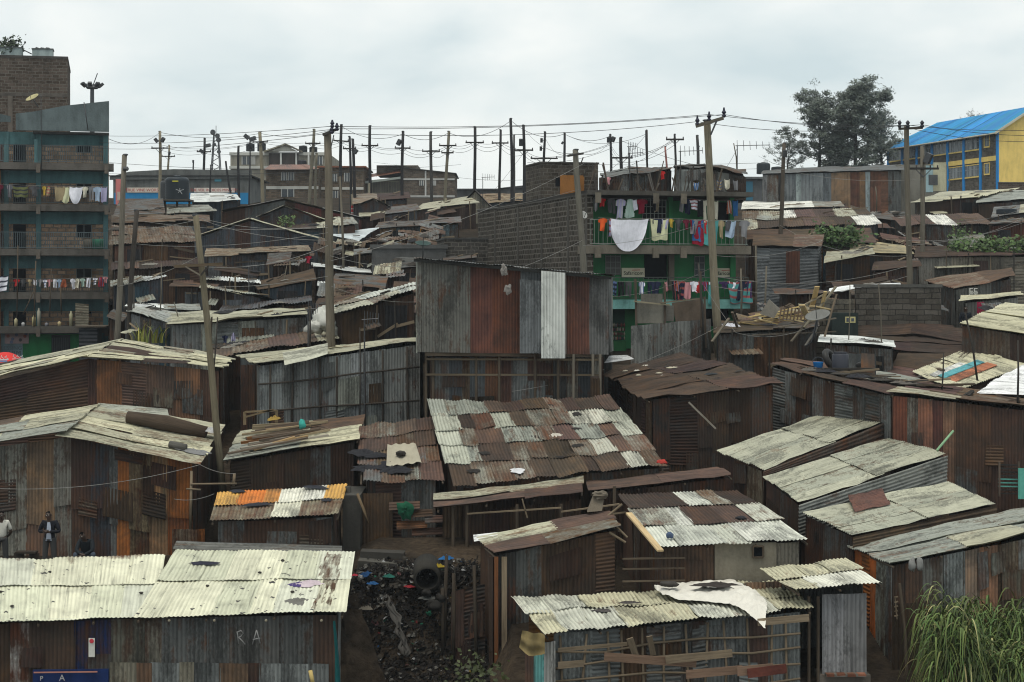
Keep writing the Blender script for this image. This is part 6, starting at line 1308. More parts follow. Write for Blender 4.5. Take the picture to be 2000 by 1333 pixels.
# ================================================================ school with the blue roof
BLU=(.03,.25,.53); YEL=(.86,.63,.19); STN=(.12,.108,.09)
O=P(1950,357,210); Lf=P(1735,0,236); vec=Vector((Lf.x-O.x,Lf.y-O.y,0)); LEN=vec.length; ang=math.atan2(vec.y,vec.x)
# frame with a running from the left end toward the yellow gable corner
fs=Fr(Lf.x,Lf.y,math.atan2(-vec.y,-vec.x))
zb=O.z; ze=P(0,254,210).z; zm=P(0,309,210).z; DEP=9.0
root=thing('school','two storey stone school with yellow gable and bright blue roof','school',(O.x,O.y,zb))
LEN0=LEN
mb=MB(); fs.box(mb,0,LEN0,0,DEP,zb-3,ze,STN); mb.build('wall','block',root)
mb=MB(); fs.box(mb,LEN0+.003,LEN0+.08,-.02,DEP+.02,zb-.2,ze,YEL)
apex=ze+2.75
pts=[(0-.02,ze),(DEP+.02,ze),(DEP/2,apex)]
vs=[fs.p(LEN0+.003,b,h) for b,h in pts]+[fs.p(LEN0+.08,b,h) for b,h in pts]; mb.add(vs,[(0,2,1),(3,4,5),(0,1,4,3),(1,2,5,4),(2,0,3,5)],YEL,[(b,h,1) for b,h in pts]*2)
mb.build('gable_wall','clean',root)
nb=7; bw=LEN0/nb
for k in range(nb+1):
    mb=MB(); a=min(LEN0-.1,max(.1,k*bw)); fs.box(mb,a-.22,a+.22,-.14,-.003,zb-3,ze-.05,(.014,.25,.64)); mb.build('column','clean',root)
mb=MB(); fs.box(mb,.0,LEN0-.35,-.09,-.003,zm-.25,zm+.3,YEL); mb.build('yellow_band','clean',root)
for k in range(nb):
    for z0,z1 in ((zm+1.35,ze-.42),(zb+1.0,zm-.5)):
        a0,a1=k*bw+.38,(k+1)*bw-.38
        if k==nb-1: a0,a1=k*bw+.9,k*bw+2.0; z0+=.15
        mb=MB(); fs.box(mb,a0,a1,-.05,-.004,z0,z1,(.05,.06,.07)); w=mb.build('window','glass',root)
        mb=MB(); fs.box(mb,a0-.08,a1+.08,-.12,-.053,z0-.16,z0,YEL); fs.box(mb,a0-.08,a1+.08,-.10,-.053,z1,z1+.1,YEL)
        if k==nb-1: fs.box(mb,a0-.12,a0,-.1,-.055,z0,z1,YEL); fs.box(mb,a1,a1+.12,-.1,-.055,z0,z1,YEL)
        mb.build('frame','clean',w)
        mb=MB()
        for j in range(1,6): a=lerp(a0,a1,j/6); fs.box(mb,a-.025,a+.025,-.08,-.054,z0+.003,z1-.003,(.30,.34,.36))
        fs.box(mb,a0+.003,a1-.003,-.085,-.0815,lerp(z0,z1,.6),lerp(z0,z1,.6)+.05,(.30,.34,.36)); mb.build('window_bars','clean',w)
        for j in range(2):
            mb=MB(); a=lerp(a0,a1,.15+.3*j+.2*R.random()); fs.box(mb,a,a+(a1-a0)*.16,-.0535,-.051,z0+.1,z1-.05,(.3,.32,.33)); mb.build('pane','clean',w)
ov=.75
e0,e1_=fs.p(-ov,-ov,ze-.36),fs.p(LEN0+.6,-ov,ze-.36); r0,r1=fs.p(DEP/2,DEP/2,apex+.1),fs.p(LEN0+.6,DEP/2,apex+.1); b0,b1=fs.p(-ov,DEP+ov,ze-.36),fs.p(LEN0+.6,DEP+ov,ze-.36)
def blue(q,tri=False):
    mb=MB(); nn_=((q[1]-q[0]).cross(q[3]-q[0]) if not tri else (q[1]-q[0]).cross(q[2]-q[0])).normalized()
    if nn_.z<0: nn_=-nn_
    k=26
    for i in range(k):
        t0,t1=i/k,(i+1)/k
        c=tuple(x*R.uniform(.85,1.15) for x in BLU)
        A_,B_=q[0].lerp(q[1],t0),q[0].lerp(q[1],t1); C_,D_=(q[3].lerp(q[2],t1),q[3].lerp(q[2],t0))
        sheet4(mb,A_,B_,C_,D_,nn_,c,.0,'v',.55,.025,3,3,.01*(i%2),.0,0,(.2,.2,.2))
    return mb.build('roof','clean',root)
blue([e0,e1_,r1,r0]); blue([b1,b0,r0,r1]); blue([b0,e0,r0,r0+Vector((.01,.01,0))])
mb=MB(); bar(mb,e1_+Vector((0,0,-.08)),r1+Vector((0,0,-.08)),.06,.25,(.62,.58,.45)); bar(mb,b1+Vector((0,0,-.08)),r1+Vector((0,0,-.08)),.06,.25,(.62,.58,.45)); mb.build('barge_board','clean',root)
mb=MB(); tube(mb,[e0+Vector((0,0,-.1)),e1_+Vector((0,0,-.1))],.10,(.5,.46,.36),8); mb.build('gutter','clean',root)
# low wall below the yellow gable, painted ruin by the twin poles
f=Fr(P(1952,0,205).x,205,.1)
slab_thing('boundary_wall','dark brown stone boundary wall below the yellow gable','wall',f,[('wall','block',[(0,30,0,.4,8,P(0,358,205).z,(.10,.075,.06))]),('coping','concrete',[(-.03,30,-.05,.45,P(0,358,205).z+.003,P(0,356,205).z,(.1,.09,.08))])])
f=Fr(P(1752,0,142).x,142,-.05)
pz=lambda py,Y: (HY-py)/F*Y
slab_thing('painted_block','small roofless block with patches of cream and pale blue paint behind the twin poles','building',f,[('wall','concrete',[(0,3.8,0,4,4,pz(322,142),(.22,.21,.18))]),('blue_patch','paint',[(2.2,2.75,-.02,-.003,pz(376,142),pz(324,142),(.33,.47,.50))]),('cream_patch','paint',[(2.76,3.75,-.02,-.003,pz(374,142),pz(318,142),(.48,.46,.32))]),('dark_patch','paint',[(2.4,3.1,-.04,-.021,pz(362,142),pz(342,142),(.09,.095,.10))])])

# ================================================================ ridge buildings, left
def house_box(name,label,cat,px0,px1,Y,D,ytop,col,mt='block',ang=0.0,ybot=440,extra=()):
    f=Fr(P(px0,0,Y).x,Y,ang); W=(px1-px0)/F*Y
    root=thing(name,label,cat,(f.o.x,Y,gz(f.o.x,Y))); mb=MB(); f.box(mb,0,W,0,D,gz(f.o.x,Y)-2,pz(ytop,Y),col); mb.build('wall',mt,root)
    return root,f,W
rt,f,W=house_box('warehouse','long grey warehouse with a mission sign and blue painted base','building',221,486,178,12,345,(.13,.135,.13),'concrete')
q=[P(216,347,177.6),P(488,345,177.6),P(488,345,190),P(216,347,190)]
prism(f,[(-.3,pz(352,178)),(W+.3,pz(349,178)),(W+.3,pz(333,178)),(W*.45,pz(331,178)),(W*.12,pz(336,178)),(-.3,pz(346,178))],-.2,-.003,(.13,.135,.13),'parapet','concrete',rt)
mb=MB(); f.box(mb,-.4,W+.4,-.3,12.3,pz(345,178)+.003,pz(343,178),(.05,.05,.05)); mb.build('roof','concrete',rt)
mb=MB(); f.box(mb,.1,W-.05,-.06,-.003,pz(410,178),pz(377,178),(.02,.20,.42)); mb.build('painted_base','clean',rt)
mb=MB(); f.box(mb,1.4,4.9,-.14,-.063,pz(376.5,178),pz(367,178),(.62,.56,.48)); s1=mb.build('sign_board','clean',rt)
lettering('TRUE VINE WORSHIP','sign_letters',s1,f.p(3.1,-.15,pz(372,178)),.40,(.40,.05,.05),f.e1)
mb=MB(); f.box(mb,7.85,11.75,-.14,-.063,pz(376.5,178),pz(367.5,178),(.68,.62,.56)); s2=mb.build('sign_board','clean',rt)
lettering('THE VEIL INDICIES MINISTRY','sign_letters',s2,f.p(9.8,-.15,pz(372,178)),.37,(.40,.05,.05),f.e1)
mb=MB(); f.box(mb,9.8,10.45,-.05,-.003,pz(355,178),pz(343,178),(.10,.33,.43)); mb.build('window','clean',rt)
rb=thing('banner','tall faded red banner on the pole beside the mission warehouse','banner',P(232,375,150)); mb=MB(); ff=Fr(P(226,0,150).x,150,.1); ff.box(mb,0,.48,0,.04,pz(400,150),pz(350,150),(.62,.20,.19)); mb.build('cloth','clean',rb); mb=MB(); ff.box(mb,.12,.36,-.02,-.003,pz(392,150),pz(375,150),(.55,.42,.36)); mb.build('pale_patch','clean',rb)
mb=MB(); ff.box(mb,.05,.1,.043,.1,pz(405,150),pz(348,150),(.12,.1,.08)); mb.build('post','wood',rb)
# balconied house with gabled loggia
rt,f,W=house_box('balconied_house','white banded house with a gabled top balcony on the ridge','house',450,646,228,12,303,(.30,.28,.23),'concrete',.0)
mb=MB(); f.box(mb,-.1,W+.1,-.2,-.003,pz(304,228),pz(298,228),(.50,.50,.46)); f.box(mb,-.1,W+.1,-.3,-.003,pz(330,228),pz(325,228),(.50,.50,.46)); mb.build('band','clean',rt)
for x0,x1 in ((473,491),(494,498),(535,541),(566,584),(618,630)):
    mb=MB(); a0=(x0-450)/F*228; a1=(x1-450)/F*228; f.box(mb,a0,a1,-.08,-.004,pz(322,228),pz(306,228),(.07,.08,.09)); w=mb.build('window','glass',rt)
    mb=MB(); 
    for t in (0,.5,1): f.box(mb,lerp(a0,a1,t)-.06,lerp(a0,a1,t)+.06,-.12,-.083,pz(322,228),pz(306,228),(.4,.4,.38))
    mb.build('frame','clean',w)
for x in (548,578,602): mb=MB(); a=(x-450)/F*228; f.box(mb,a,a+.2,-.6,-.4,pz(326,228),pz(298,228),(.6,.6,.57)); mb.build('column','clean',rt)
a0,a1=(526-450)/F*228,(583-450)/F*228
prism(f,[(a0,pz(297,228)),(a1,pz(297,228)),((a0+a1)/2+.3,pz(285,228))],-.7,-.4,(.55,.54,.47),'gable','clean',rt)
mb=MB(); am=(a0+a1)/2+.3
for s_ in (a0-.6,a1+.6):
    bar(mb,f.p(s_,-1.0,pz(298,228)),f.p(am,-1.0,pz(283,228)),.2,.18,(.22,.20,.15)); 
    A_,B_=f.p(s_,-1,pz(298,228)),f.p(am,-1,pz(283,228)); sheet4(mb,A_,B_,B_+Vector((0,6,0)),A_+Vector((0,6,0)),Vector((0,0,1)),(.22,.2,.15),.2,'v',.4,.03,2,2)
mb.build('roof','tin',rt)
mb=MB(); f.box(mb,a0,a1,-.38,-.15,pz(324,228),pz(300,228),(.07,.06,.055)); mb.build('balcony','concrete',rt)
def tank(label,px,py0,py1,Y,w,col=(.030,.034,.038),group=None,logo=False):
    c=P(px,py1,Y); r=w/F*Y/2; h=(py1-py0)/F*Y; rt=thing('water_tank',label,'water tank',c,group); mb=MB(); prof=[(r*.98,0)]
    for k in range(9): prof+=[(r,h*.86*(k+.2)/9),(r*.965,h*.86*(k+.75)/9)]
    prof+=[(r*.97,h*.87),(r*.8,h*.95),(r*.35,h*.97)]; lathe(mb,c,prof,col,26); mb.build('body','plastic',rt,True)
    mb=MB(); lathe(mb,c+Vector((0,0,h*.96)),[(r*.32,0),(r*.34,h*.05),(r*.2,h*.07)],col,14); mb.build('lid','plastic',rt)
    if logo:
        mb=MB(); bar(mb,c+Vector((-.18,-r-.02,h*.77)),c+Vector((.25,-r-.02,h*.77)),.03,.10,(.45,.42,.05)); mb.build('label_strip','clean',rt)
        mb=MB(); p_=c+Vector((.35,-r*.94-.02,h*.38))
        for a in range(5): d=Vector((math.cos(a*1.257+.3),0,math.sin(a*1.257+.3))); bar(mb,p_,p_+d*(.30 if a%2==0 else .18),.04,.05,(.4,.42,.43),(0,1,0))
        mb.build('painted_star','clean',rt)
    return rt
tank('large black ribbed water tank in front of the mission warehouse',346,345,392,136,48,(.030,.038,.046),None,True)
mb=MB(); bar(mb,P(318,392,136),P(374,392,136),2,.12,(.1,.09,.08)); 
for x in (322,346,370): tube(mb,[P(x,392,136),Vector((P(x,0,136).x,136,P(0,440,136).z))],.08,STICK,6)
tag(mb.build('tank_stand','wood',None,False,P(346,395,136)),'timber stand under the large black water tank','stand')
tank('slim dark tank hidden behind the large black water tank',324,352,392,140,22,(.06,.065,.07))
for px,y0,y1,w,lb in ((489,280,296,17,'leftmost'),(511,279,296,17,'second'),(592,285,298,17,'third'),(612,287,298,16,'rightmost')):
    tank('%s of the four black tanks on the balconied house roof'%lb,px,y0,y1,232,w,(.02,.022,.025))
tank('black water tank on the lower balcony of the white banded house',590,313,328,226,18,(.03,.03,.035))
# brick houses in front
rt,f,W=house_box('brick_house','brown brick house with a terracotta roof below the balconied house','house',520,622,205,10,332,(.15,.115,.085),'block',.0)
q=[P(516,332,204),P(626,332,204),P(600,322,210),P(528,322,210)]; mb=MB(); roof_quad(mb,q,[((.20,.085,.05),.1,1)],1,1.2,'v',0,edge=.02); mb.build('roof','tin',rt,True)
def win(rt,f,Y,px_0,x0,x1,y0,y1,b=-.06,fc=(.42,.42,.4)):
    a0=(x0-px_0)/F*Y; a1=(x1-px_0)/F*Y; mb=MB(); f.box(mb,a0,a1,b,-.004,pz(y1,Y),pz(y0,Y),(.06,.07,.08)); w=mb.build('window','glass',rt); mb=MB()
    for t in (0,.5,1): f.box(mb,lerp(a0,a1,t)-.05,lerp(a0,a1,t)+.05,b-.03,b-.003,pz(y1,Y),pz(y0,Y),fc)
    mb.build('frame','clean',w)
for x0,x1,y0,y1 in ((550,560,337,353),(563,574,337,353),(550,574,370,385)): win(rt,f,205,520,x0,x1,y0,y1)
mb=MB(); f.box(mb,0,W,-.1,-.003,pz(370,205),pz(364,205),(.48,.47,.43)); mb.build('band','clean',rt)
rt,f,W=house_box('brick_house','brick house with paired windows behind the cream painted pole','house',622,710,208,10,328,(.15,.115,.085),'block',.0)
mb=MB(); f.box(mb,-.3,W+.3,-.4,10.4,pz(328,208)+.003,pz(325,208),(.24,.10,.06)); mb.build('roof','concrete',rt)
for x0,x1,y0,y1 in ((648,658,340,355),(673,683,338,355),(650,660,373,390)): win(rt,f,208,622,x0,x1,y0,y1)
mb=MB(); f.box(mb,0,W,-.1,-.003,pz(371,208),pz(366,208),(.5,.49,.45)); mb.build('band','clean',rt)
rt,f,W=house_box('gabled_store','brick store with a slanted parapet beside the brown brick house','building',452,524,206,9,352,(.16,.135,.10),'concrete')
# gabled brick block with white bands (690-890)
YB=212; f=Fr(P(784,0,YB).x,YB,.0); rt=thing('brick_block','brick block with white bands and a gabled side on the ridge','building',(f.o.x,YB,10)); GBK=rt
W=(888-784)/F*YB
prism(f,[(0,pz(386,YB)),(W,pz(386,YB)),(W,pz(340,YB)),(0,pz(328,YB))],0,10,(.135,.11,.09),'wall','block',rt)
prism(f,[(-.1,pz(328,YB)),(W+.2,pz(340,YB)),(W+.2,pz(338.5,YB)),(-.1,pz(326.5,YB))],-.25,10.2,(.07,.07,.065),'roof','concrete',rt)
mb=MB(); f.box(mb,0,W,-.08,-.003,pz(352,YB),pz(349,YB),(.5,.5,.48)); f.box(mb,0,W,-.08,-.003,pz(386,YB),pz(382,YB),(.45,.45,.43)); f.box(mb,W*.44,W*.47,-.1,-.083,pz(384,YB),pz(334,YB),(.5,.5,.48)); mb.build('band','clean',rt)
for x0,x1 in ((820,827),(846,851)): win(rt,f,YB,784,x0,x1,353,363)
prism(f,[(-5.6,pz(395,YB)),(-.003,pz(395,YB)),(-.003,pz(345,YB)),(-5.6,pz(355,YB))],1,9,(.20,.19,.17),'gallery_wall','concrete',rt)
q=[P(694,352,YB-1),P(785,338,YB-1),P(785,328,YB+4),P(700,346,YB+4)]; mb=MB(); roof_quad(mb,q,[((.23,.10,.06),.1,1)],1,1.2,'v',0,edge=.02); mb.build('roof','tin',rt,True)
mb=MB(); bar(mb,P(690,360,YB-1.5),P(787,347,YB-1.5),.3,.25,(.33,.36,.33)); mb.build('balcony_edge','clean',rt)
railing(f,rt,-5.6,-.2,-1.4,pz(380,YB),1.4,(.3,.28,.2),.3)
mb=MB(); f.box(mb,-3.0,1.8,2,8,pz(340,YB),pz(321,YB),(.15,.13,.105)); mb.build('upper_room','block',rt)
q=[P(730,318,YB),P(798,327,YB),P(798,326,YB+9),P(730,317,YB+9)]; mb=MB(); roof_quad(mb,q,[((.12,.18,.15),.1,1)],1,1.2,'v',0,edge=.02); mb.build('roof','tin',rt,True)
rt,f,W=house_box('low_house','low dark house far off between the tall poles','house',888,1030,235,10,372,(.10,.10,.10),'concrete'); mb=MB(); f.box(mb,-.3,W,-.3,10,pz(372,235)+.003,pz(369,235),(.06,.06,.065)); mb.build('roof','concrete',rt)
rt,f,W=house_box('low_house','grey flat house with a pitched dark roof behind the bare stone room','house',978,1030,215,8,368,(.12,.12,.12),'concrete')
prism(f,[(-.3,pz(368,215)),(W+.5,pz(368,215)),(W+.5,pz(361,215))],-.3,8.3,(.06,.06,.062),'roof','concrete',rt)
rt,f,W=house_box('low_house','dim grey block with a blue door between the green block and the tree','house',1452,1492,160,8,350,(.11,.115,.12),'concrete'); mb=MB(); f.box(mb,.2,.8,-.06,-.004,pz(392,160),pz(355,160),(.05,.17,.25)); mb.build('door','clean',rt)
mb=MB(); f.box(mb,-.3,W+.3,-.3,8.3,pz(350,160)+.003,pz(346,160),(.16,.17,.17)); mb.build('roof','concrete',rt)
tank('black water tank at the left end of the long panelled shed',1491,318,340,143,27,(.04,.05,.055))
tank('low black tank among the panelled shed roofs',1519,326,338,144,26,(.05,.055,.06))
tank('dark tank on the hidden roof right of the twin poles',1966,408,418,117,40,(.04,.05,.06))

# ================================================================ masts
def mast(label,px,y0,y1,Y):
    rt=thing('floodlight_mast',label,'floodlight mast',P(px,y1,Y)); mb=MB(); tube(mb,[Vector((P(px,0,Y).x,Y,gz(P(px,0,Y).x,Y)-.5)),P(px,y0,Y)],[.34,.2],(.12,.12,.12),8); mb.build('pole','metal',rt)
    c=P(px,y0,Y); mb=MB(); lathe(mb,c,[(.55,-.1),(.62,0),(.55,.1)],(.14,.14,.14),14); mb.build('ring','metal',rt)
    for k in range(8):
        a=k*.785; d=Vector((math.cos(a),math.sin(a),0)); p_=c+d*.75; mb=MB(); bar(mb,p_+Vector((0,0,.1)),p_+d*.4+Vector((0,0,.45)),.4,.22,(.07,.07,.075)); mb.build('lamp','metal',rt)
    mb=MB(); tube(mb,[c,c+Vector((.55,0,1.5))],.05,(.1,.1,.1),5); mb.build('rod','metal',rt)
mast('round headed floodlight mast rising behind the teal apartment block',180,172,260,190)
rt=thing('cell_tower','slim lattice radio tower far off behind the ridge','tower',P(422,330,330)); mb=MB(); Y=330
for dx,dy in ((-.6,-.6),(.6,-.6),(.6,.6),(-.6,.6)):
    b_=P(422,345,Y)+Vector((dx*1.4,dy*1.4,0)); t_=P(422,262,Y)+Vector((dx*.6,dy*.6,0)); tube(mb,[b_,t_],.10,(.3,.3,.3),5)
z0,z1=P(422,345,Y).z,P(422,262,Y).z
for k in range(9):
    za,zc=lerp(z0,z1,k/9),lerp(z0,z1,(k+1)/9); w=lerp(.84,.36,k/9); X=P(422,0,Y).x; s_=1 if k%2 else -1
    tube(mb,[Vector((X-w*s_,Y-w,za)),Vector((X+w*s_,Y-w,zc))],.06,(.3,.3,.3),4); tube(mb,[Vector((X-w,Y-w*s_,za)),Vector((X-w,Y+w*s_,zc))],.06,(.3,.3,.3),4)
mb.build('lattice','metal',rt)
mb=MB(); tube(mb,[P(422,263,Y),P(422,246,Y)],.06,(.2,.2,.2),5); mb.build('spike','metal',rt)
for k,(x,y,r_) in enumerate(((417,259,.5),(426,266,.45),(427,274,.45),(418,283,.35),(427,297,.35))):
    mb=MB(); lathe(mb,P(x,y,Y-1),[(.05,0),(r_,.12),(r_,.3)],(.3,.3,.32),14,(R.uniform(-.5,.5),-1,0)); mb.build('drum_antenna','metal',rt)

# ================================================================ poles
def pole(label,xt,yt,xb,yb,Y,w,col=POLEC,arms=(),boxes=(),red=0,top=0,group=None,cream=0,drop=True):
    b_=P(xb,yb,Y); t_=P(xt,yt,Y); r=w/F*Y/2
    ext=(b_-t_).normalized()*1.2; rt=thing('power_pole',label,'power pole',b_,group)
    mb=MB(); pts=[]
    for k in range(7):
        u=k/6; pts.append((b_+ext).lerp(t_,u)+Vector((.04*math.sin(u*5+xt),0,0)))
    tube(mb,pts,[lerp(r*1.12,r*.9,k/6) for k in range(7)],col,10); mb.build('shaft','wood',rt,True)
    u3=(t_-b_).normalized(); at=lambda py: b_+u3*((b_.z*-1*0)+( ((yb-py)/F*Y)/max(.2,u3.z)))
    if red:
        mb=MB(); lo,hi=at(yb+2),at(yb-red); tube(mb,[lo,hi],[r*1.18,r*1.15],(.42,.03,.03),10); wr=mb.build('red_poster_wrap','clean',rt)
        mb=MB(); tube(mb,[lo.lerp(hi,.35),lo.lerp(hi,.47)],[r*1.21,r*1.21],(.6,.6,.6),10); tube(mb,[lo.lerp(hi,.7),lo.lerp(hi,.76)],[r*1.21,r*1.21],(.6,.6,.6),10); mb.build('poster_print','clean',wr)
    if cream:
        mb=MB(); tube(mb,[at(yb-cream),at(yb-cream-24)],[r*1.1,r*1.08],(.30,.27,.20),10); mb.build('pale_paint_band','clean',rt)
    for (py,l,tilt) in arms:
        c=at(py)+Vector((0,-r*1.1,0)); h=l/F*Y/2; mb=MB(); bar(mb,c+Vector((-h,0,-tilt/F*Y)),c+Vector((h,0,tilt/F*Y)),.09,.11,(.04,.037,.034)); ar=mb.build('crossarm','wood',rt)
        mb=MB(); 
        for s_ in (-1,1): bar(mb,c+Vector((s_*h*.55,0,s_*tilt*.55/F*Y)),c+Vector((0,0,-h*.55)),.04,.04,(.05,.045,.04))
        mb.build('brace','metal',ar)
        for s_ in (-.92,.92) if Y>110 else (-.92,.92,-.45,.45):
            mb=MB(); lathe(mb,c+Vector((s_*h,0,s_*tilt/F*Y+.05)),[(.025,0),(.045,.04),(.03,.08),(.045,.1),(.015,.13)],(.05,.04,.045),8); mb.build('insulator','plastic',ar)
    for (dx,py,sz,ang) in boxes:
        c=at(py)+Vector((dx/F*Y,-r-.12,0)); s_=sz/F*Y; mb=MB(); d=Vector((math.cos(ang),-.25,math.sin(ang)))*s_/2
        bar(mb,c-d,c+d,s_*.62,s_*.62,(.035,.036,.04)); bx=mb.build('floodlight' if sz<12 else 'equipment_box','metal',rt)
        mb=MB(); tube(mb,[c,at(py-1)],.03,(.05,.05,.05),5); mb.build('bracket','metal',bx)
    mb=MB(); lathe(mb,t_-u3*.02,[(r*.93,0),(r*.93,.05),(r*.5,.07)],(.07,.07,.068),10); mb.build('cap','metal',rt)
    return rt
big=pole
rt=pole('leaning grey pole just right of the teal block, thickest of that pair',245,303,228,658,78,11,(.15,.135,.11))
mb=MB(); tube(mb,[P(241,330,77.8),P(250,330,77.8)],.09,(.07,.07,.07),8); lathe(mb,P(245,332,78),[(.14,0),(.14,.08)],(.05,.05,.05),10); mb.build('pole_band','metal',rt)
pole('dark shorter pole leaning beside the thick grey one near the teal block',266,411,252,652,80,10,(.055,.048,.042))
rt=pole('leaning pole with a low wide crossarm between the gabled roofs',381,421,434,925,60,13,(.15,.13,.09))
mb=MB(); bar(mb,P(341,521,59.7),P(435,516,59.7),.12,.1,(.12,.09,.06)); ar=mb.build('crossarm','wood',rt)
mb=MB(); bar(mb,P(362,521,59.65),P(391,538,59.7),.05,.05,(.16,.14,.11)); bar(mb,P(408,519,59.65),P(392,538,59.7),.05,.05,(.05,.045,.04)); mb.build('brace','wood',ar)
rt=pole('tall thick pole standing between the middle roofs, with a hooked insulator bracket',638,262,648,674,70,16,(.15,.13,.10))
mb=MB(); bar(mb,P(630,264,69.8),P(660,252,69.8),.1,.1,(.06,.055,.05)); br_=mb.build('crossarm','wood',rt)
for x,y in ((649,250),(658,256),(648,262)): mb=MB(); lathe(mb,P(x,y,69.7),[(.05,0),(.09,.06),(.05,.12),(.09,.17),(.05,.23),(.03,.3)],(.03,.03,.05),8); mb.build('insulator','plastic',br_)
mb=MB(); tube(mb,[P(652,264,69.8),P(646,290,69.8)],.02,(.05,.05,.05),5); mb.build('stay','metal',rt)
rt=pole('stout pole by the corner of the green block',1125,293,1139,532,87,12,(.15,.14,.115))
mb=MB(); bar(mb,P(1108,305,86.8),P(1140,300,86.8),.08,.1,(.06,.055,.05)); mb.build('crossarm','wood',rt)
rt=pole('tallest pole with a tilted crossarm in front of the green block',1379,236,1402,642,77,15,(.20,.175,.125))
mb=MB(); bar(mb,P(1359,247,76.7),P(1413,231,76.7),.13,.14,(.13,.115,.09)); ar=mb.build('crossarm','wood',rt)
mb=MB(); bar(mb,P(1400,236,76.6),P(1388,264,76.7),.06,.06,(.05,.045,.045)); mb.build('brace','metal',ar)
for x,y in ((1362,246),(1385,238),(1414,230)): mb=MB(); lathe(mb,P(x,y,76.7),[(.05,0),(.1,.08),(.05,.14),(.1,.22),(.05,.3),(.03,.42)],(.025,.025,.045),8); mb.build('insulator','plastic',ar)
pole('weathered pole with a round drum box beside the panelled shed',1533,280,1523,462,104,8,(.09,.075,.06),boxes=((0,301,13,1.57),))
rt=pole('left of the twin poles, the taller one with the tilted arm',1772,246,1776,632,81,11,(.13,.115,.09))
mb=MB(); bar(mb,P(1755,252,80.8),P(1802,250,80.8),.1,.1,(.08,.07,.06)); ar=mb.build('crossarm','wood',rt)
for x in (1757,1773,1801): mb=MB(); lathe(mb,P(x,250,80.7),[(.05,0),(.1,.08),(.05,.14),(.1,.22),(.03,.32)],(.03,.03,.04),8); mb.build('insulator','plastic',ar)
rt=pole('right of the twin poles, the shorter one carrying a lamp',1803,286,1800,542,96,9,(.14,.125,.10),arms=((330,60,0),),boxes=((8,310,19,1.2),))
RP=[(312,257,313,396,165,6,'pole with a cream lower shaft before the black water tank',[(290,32,0)],[(-6,275,9,2.2),(7,274,9,1.0)],0),
(330,284,328,346,200,4,'thin distant pole just behind the cream shafted pole',[(306,26,0)],[(2,300,6,1.4)],0),
(399,270,398,378,180,5,'pole with two floodlights before the radio tower',[(297,28,0)],[(8,285,10,.2),(-4,296,9,2.6)],0),
(378,314,378,378,185,3,'short bare pole with a knobbed top by the black tank',[],[(0,316,5,1.57)],0),
(411,323,411,384,170,3,'thin dark pole before the blue mission window',[],[],0),
(441,316,452,388,168,4,'dark tilted pole in front of the mission sign',[],[],0),
(466,286,466,389,172,5,'pole between the mission warehouse and the balconied house',[],[],0),
(508,258,513,390,165,7,'cream painted pole before the balconied house',[(278,30,0)],[],0),
(488,272,487,388,168,2.6,'slim pole with a floodlight cluster at the balconied house',[],[(-6,268,11,2.4),(6,272,12,.3)],0),
(613,253,605,392,165,6,'leaning pole with crossarm left of the tallest thick pole',[(281,30,0)],[],0),
(618,300,616,394,166,5,'shorter pale pole crossing behind the leaning one by the thick pole',[],[],0),
(667,244,664,404,158,6,'dark pole with crossarm just right of the thick pole',[(276,30,-1)],[],0),
(682,267,688,424,148,5,'leaning pole with a red foot beside the one carrying a dark box',[(291,26,0)],[],22),
(688,272,696,428,147,6,'dark leaning pole carrying one small dark box',[],[(6,297,9,1.0)],0),
(723,246,722,402,152,6,'pole with crossarm above the red roofed gallery',[(285,33,0)],[],24),
(787,257,785,432,146,6,'pole with a dark lamp and long red wrapped foot',[(290,31,0)],[(-7,279,11,1.1)],46),
(842,258,842,420,150,6,'pole with low crossarm in front of the white banded block',[(296,35,0)],[],10),
(876,257,868,432,146,6,'pole with two crossarms and pale and red lower shaft',[(285,34,0),(299,24,0)],[],36),
(927,248,928,404,150,6,'thick topped dark pole with crossarm left of the bare stone room',[(279,36,0)],[],0),
(977,254,976,398,152,5,'pole with crossarm between the dark pole and the tallest dark pole',[(280,33,0)],[],6),
(998,232,1000,392,140,6,'tallest of the dark poles near the bare stone room',[],[],0),
(1005,264,1003,388,150,4,'thin pole hidden close behind the tallest dark pole',[],[],0),
(1022,245,1025,400,135,6,'dark pole with a grey box and crossarm beside the stone room',[(294,37,0)],[(-5,279,13,1.57)],0),
(1064,258,1061,395,140,5,'pole with two small boxes and wide low arm over the stone room',[(310,53,0)],[(-6,275,8,1.57),(-7,291,8,1.57)],0),
(1102,260,1104,390,145,5,'bare leaning pole right of the stone room',[],[(-4,280,5,1.0)],0),
(1192,263,1194,390,150,5,'pole topped with a transformer above the rooftop shacks',[],[(-4,274,10,1.57),(5,273,10,1.2)],0),
(1213,269,1214,370,128,6.5,'stout pole with a wide crossarm above the rooftop shacks',[(309,43,0)],[],0),
(1263,255,1264,365,115,4,'charred pointed post above the rooftop shacks',[],[],0),
(1300,287,1302,340,150,4,'pink painted chimney pipe above the rooftop shacks',[],[],0),
(1318,263,1319,366,118,4.5,'dark pole with a cross shaped arm above the rooftop shacks',[(273,35,0)],[],0),
(1362,265,1363,335,140,6,'plain grey pole left of the tallest crossarm pole',[],[(1,287,5,0)],0)]
for (xt,yt,xb,yb,Y,w,lb,arms,bx,red) in RP:
    c=(.035,.034,.036)
    if 'cream' in lb: c=(.24,.21,.15)
    elif 'pale' in lb or 'leaning pole with crossarm' in lb: c=(.16,.145,.11)
    elif 'pink' in lb: c=(.35,.16,.14)
    elif 'plain' in lb or 'low crossarm' in lb or 'behind' in lb: c=(.07,.068,.066)
    pole(lb,xt,yt,xb,yb,Y,w,c,arms,bx,red,'','poles along the ridge',20 if red>20 else 0)
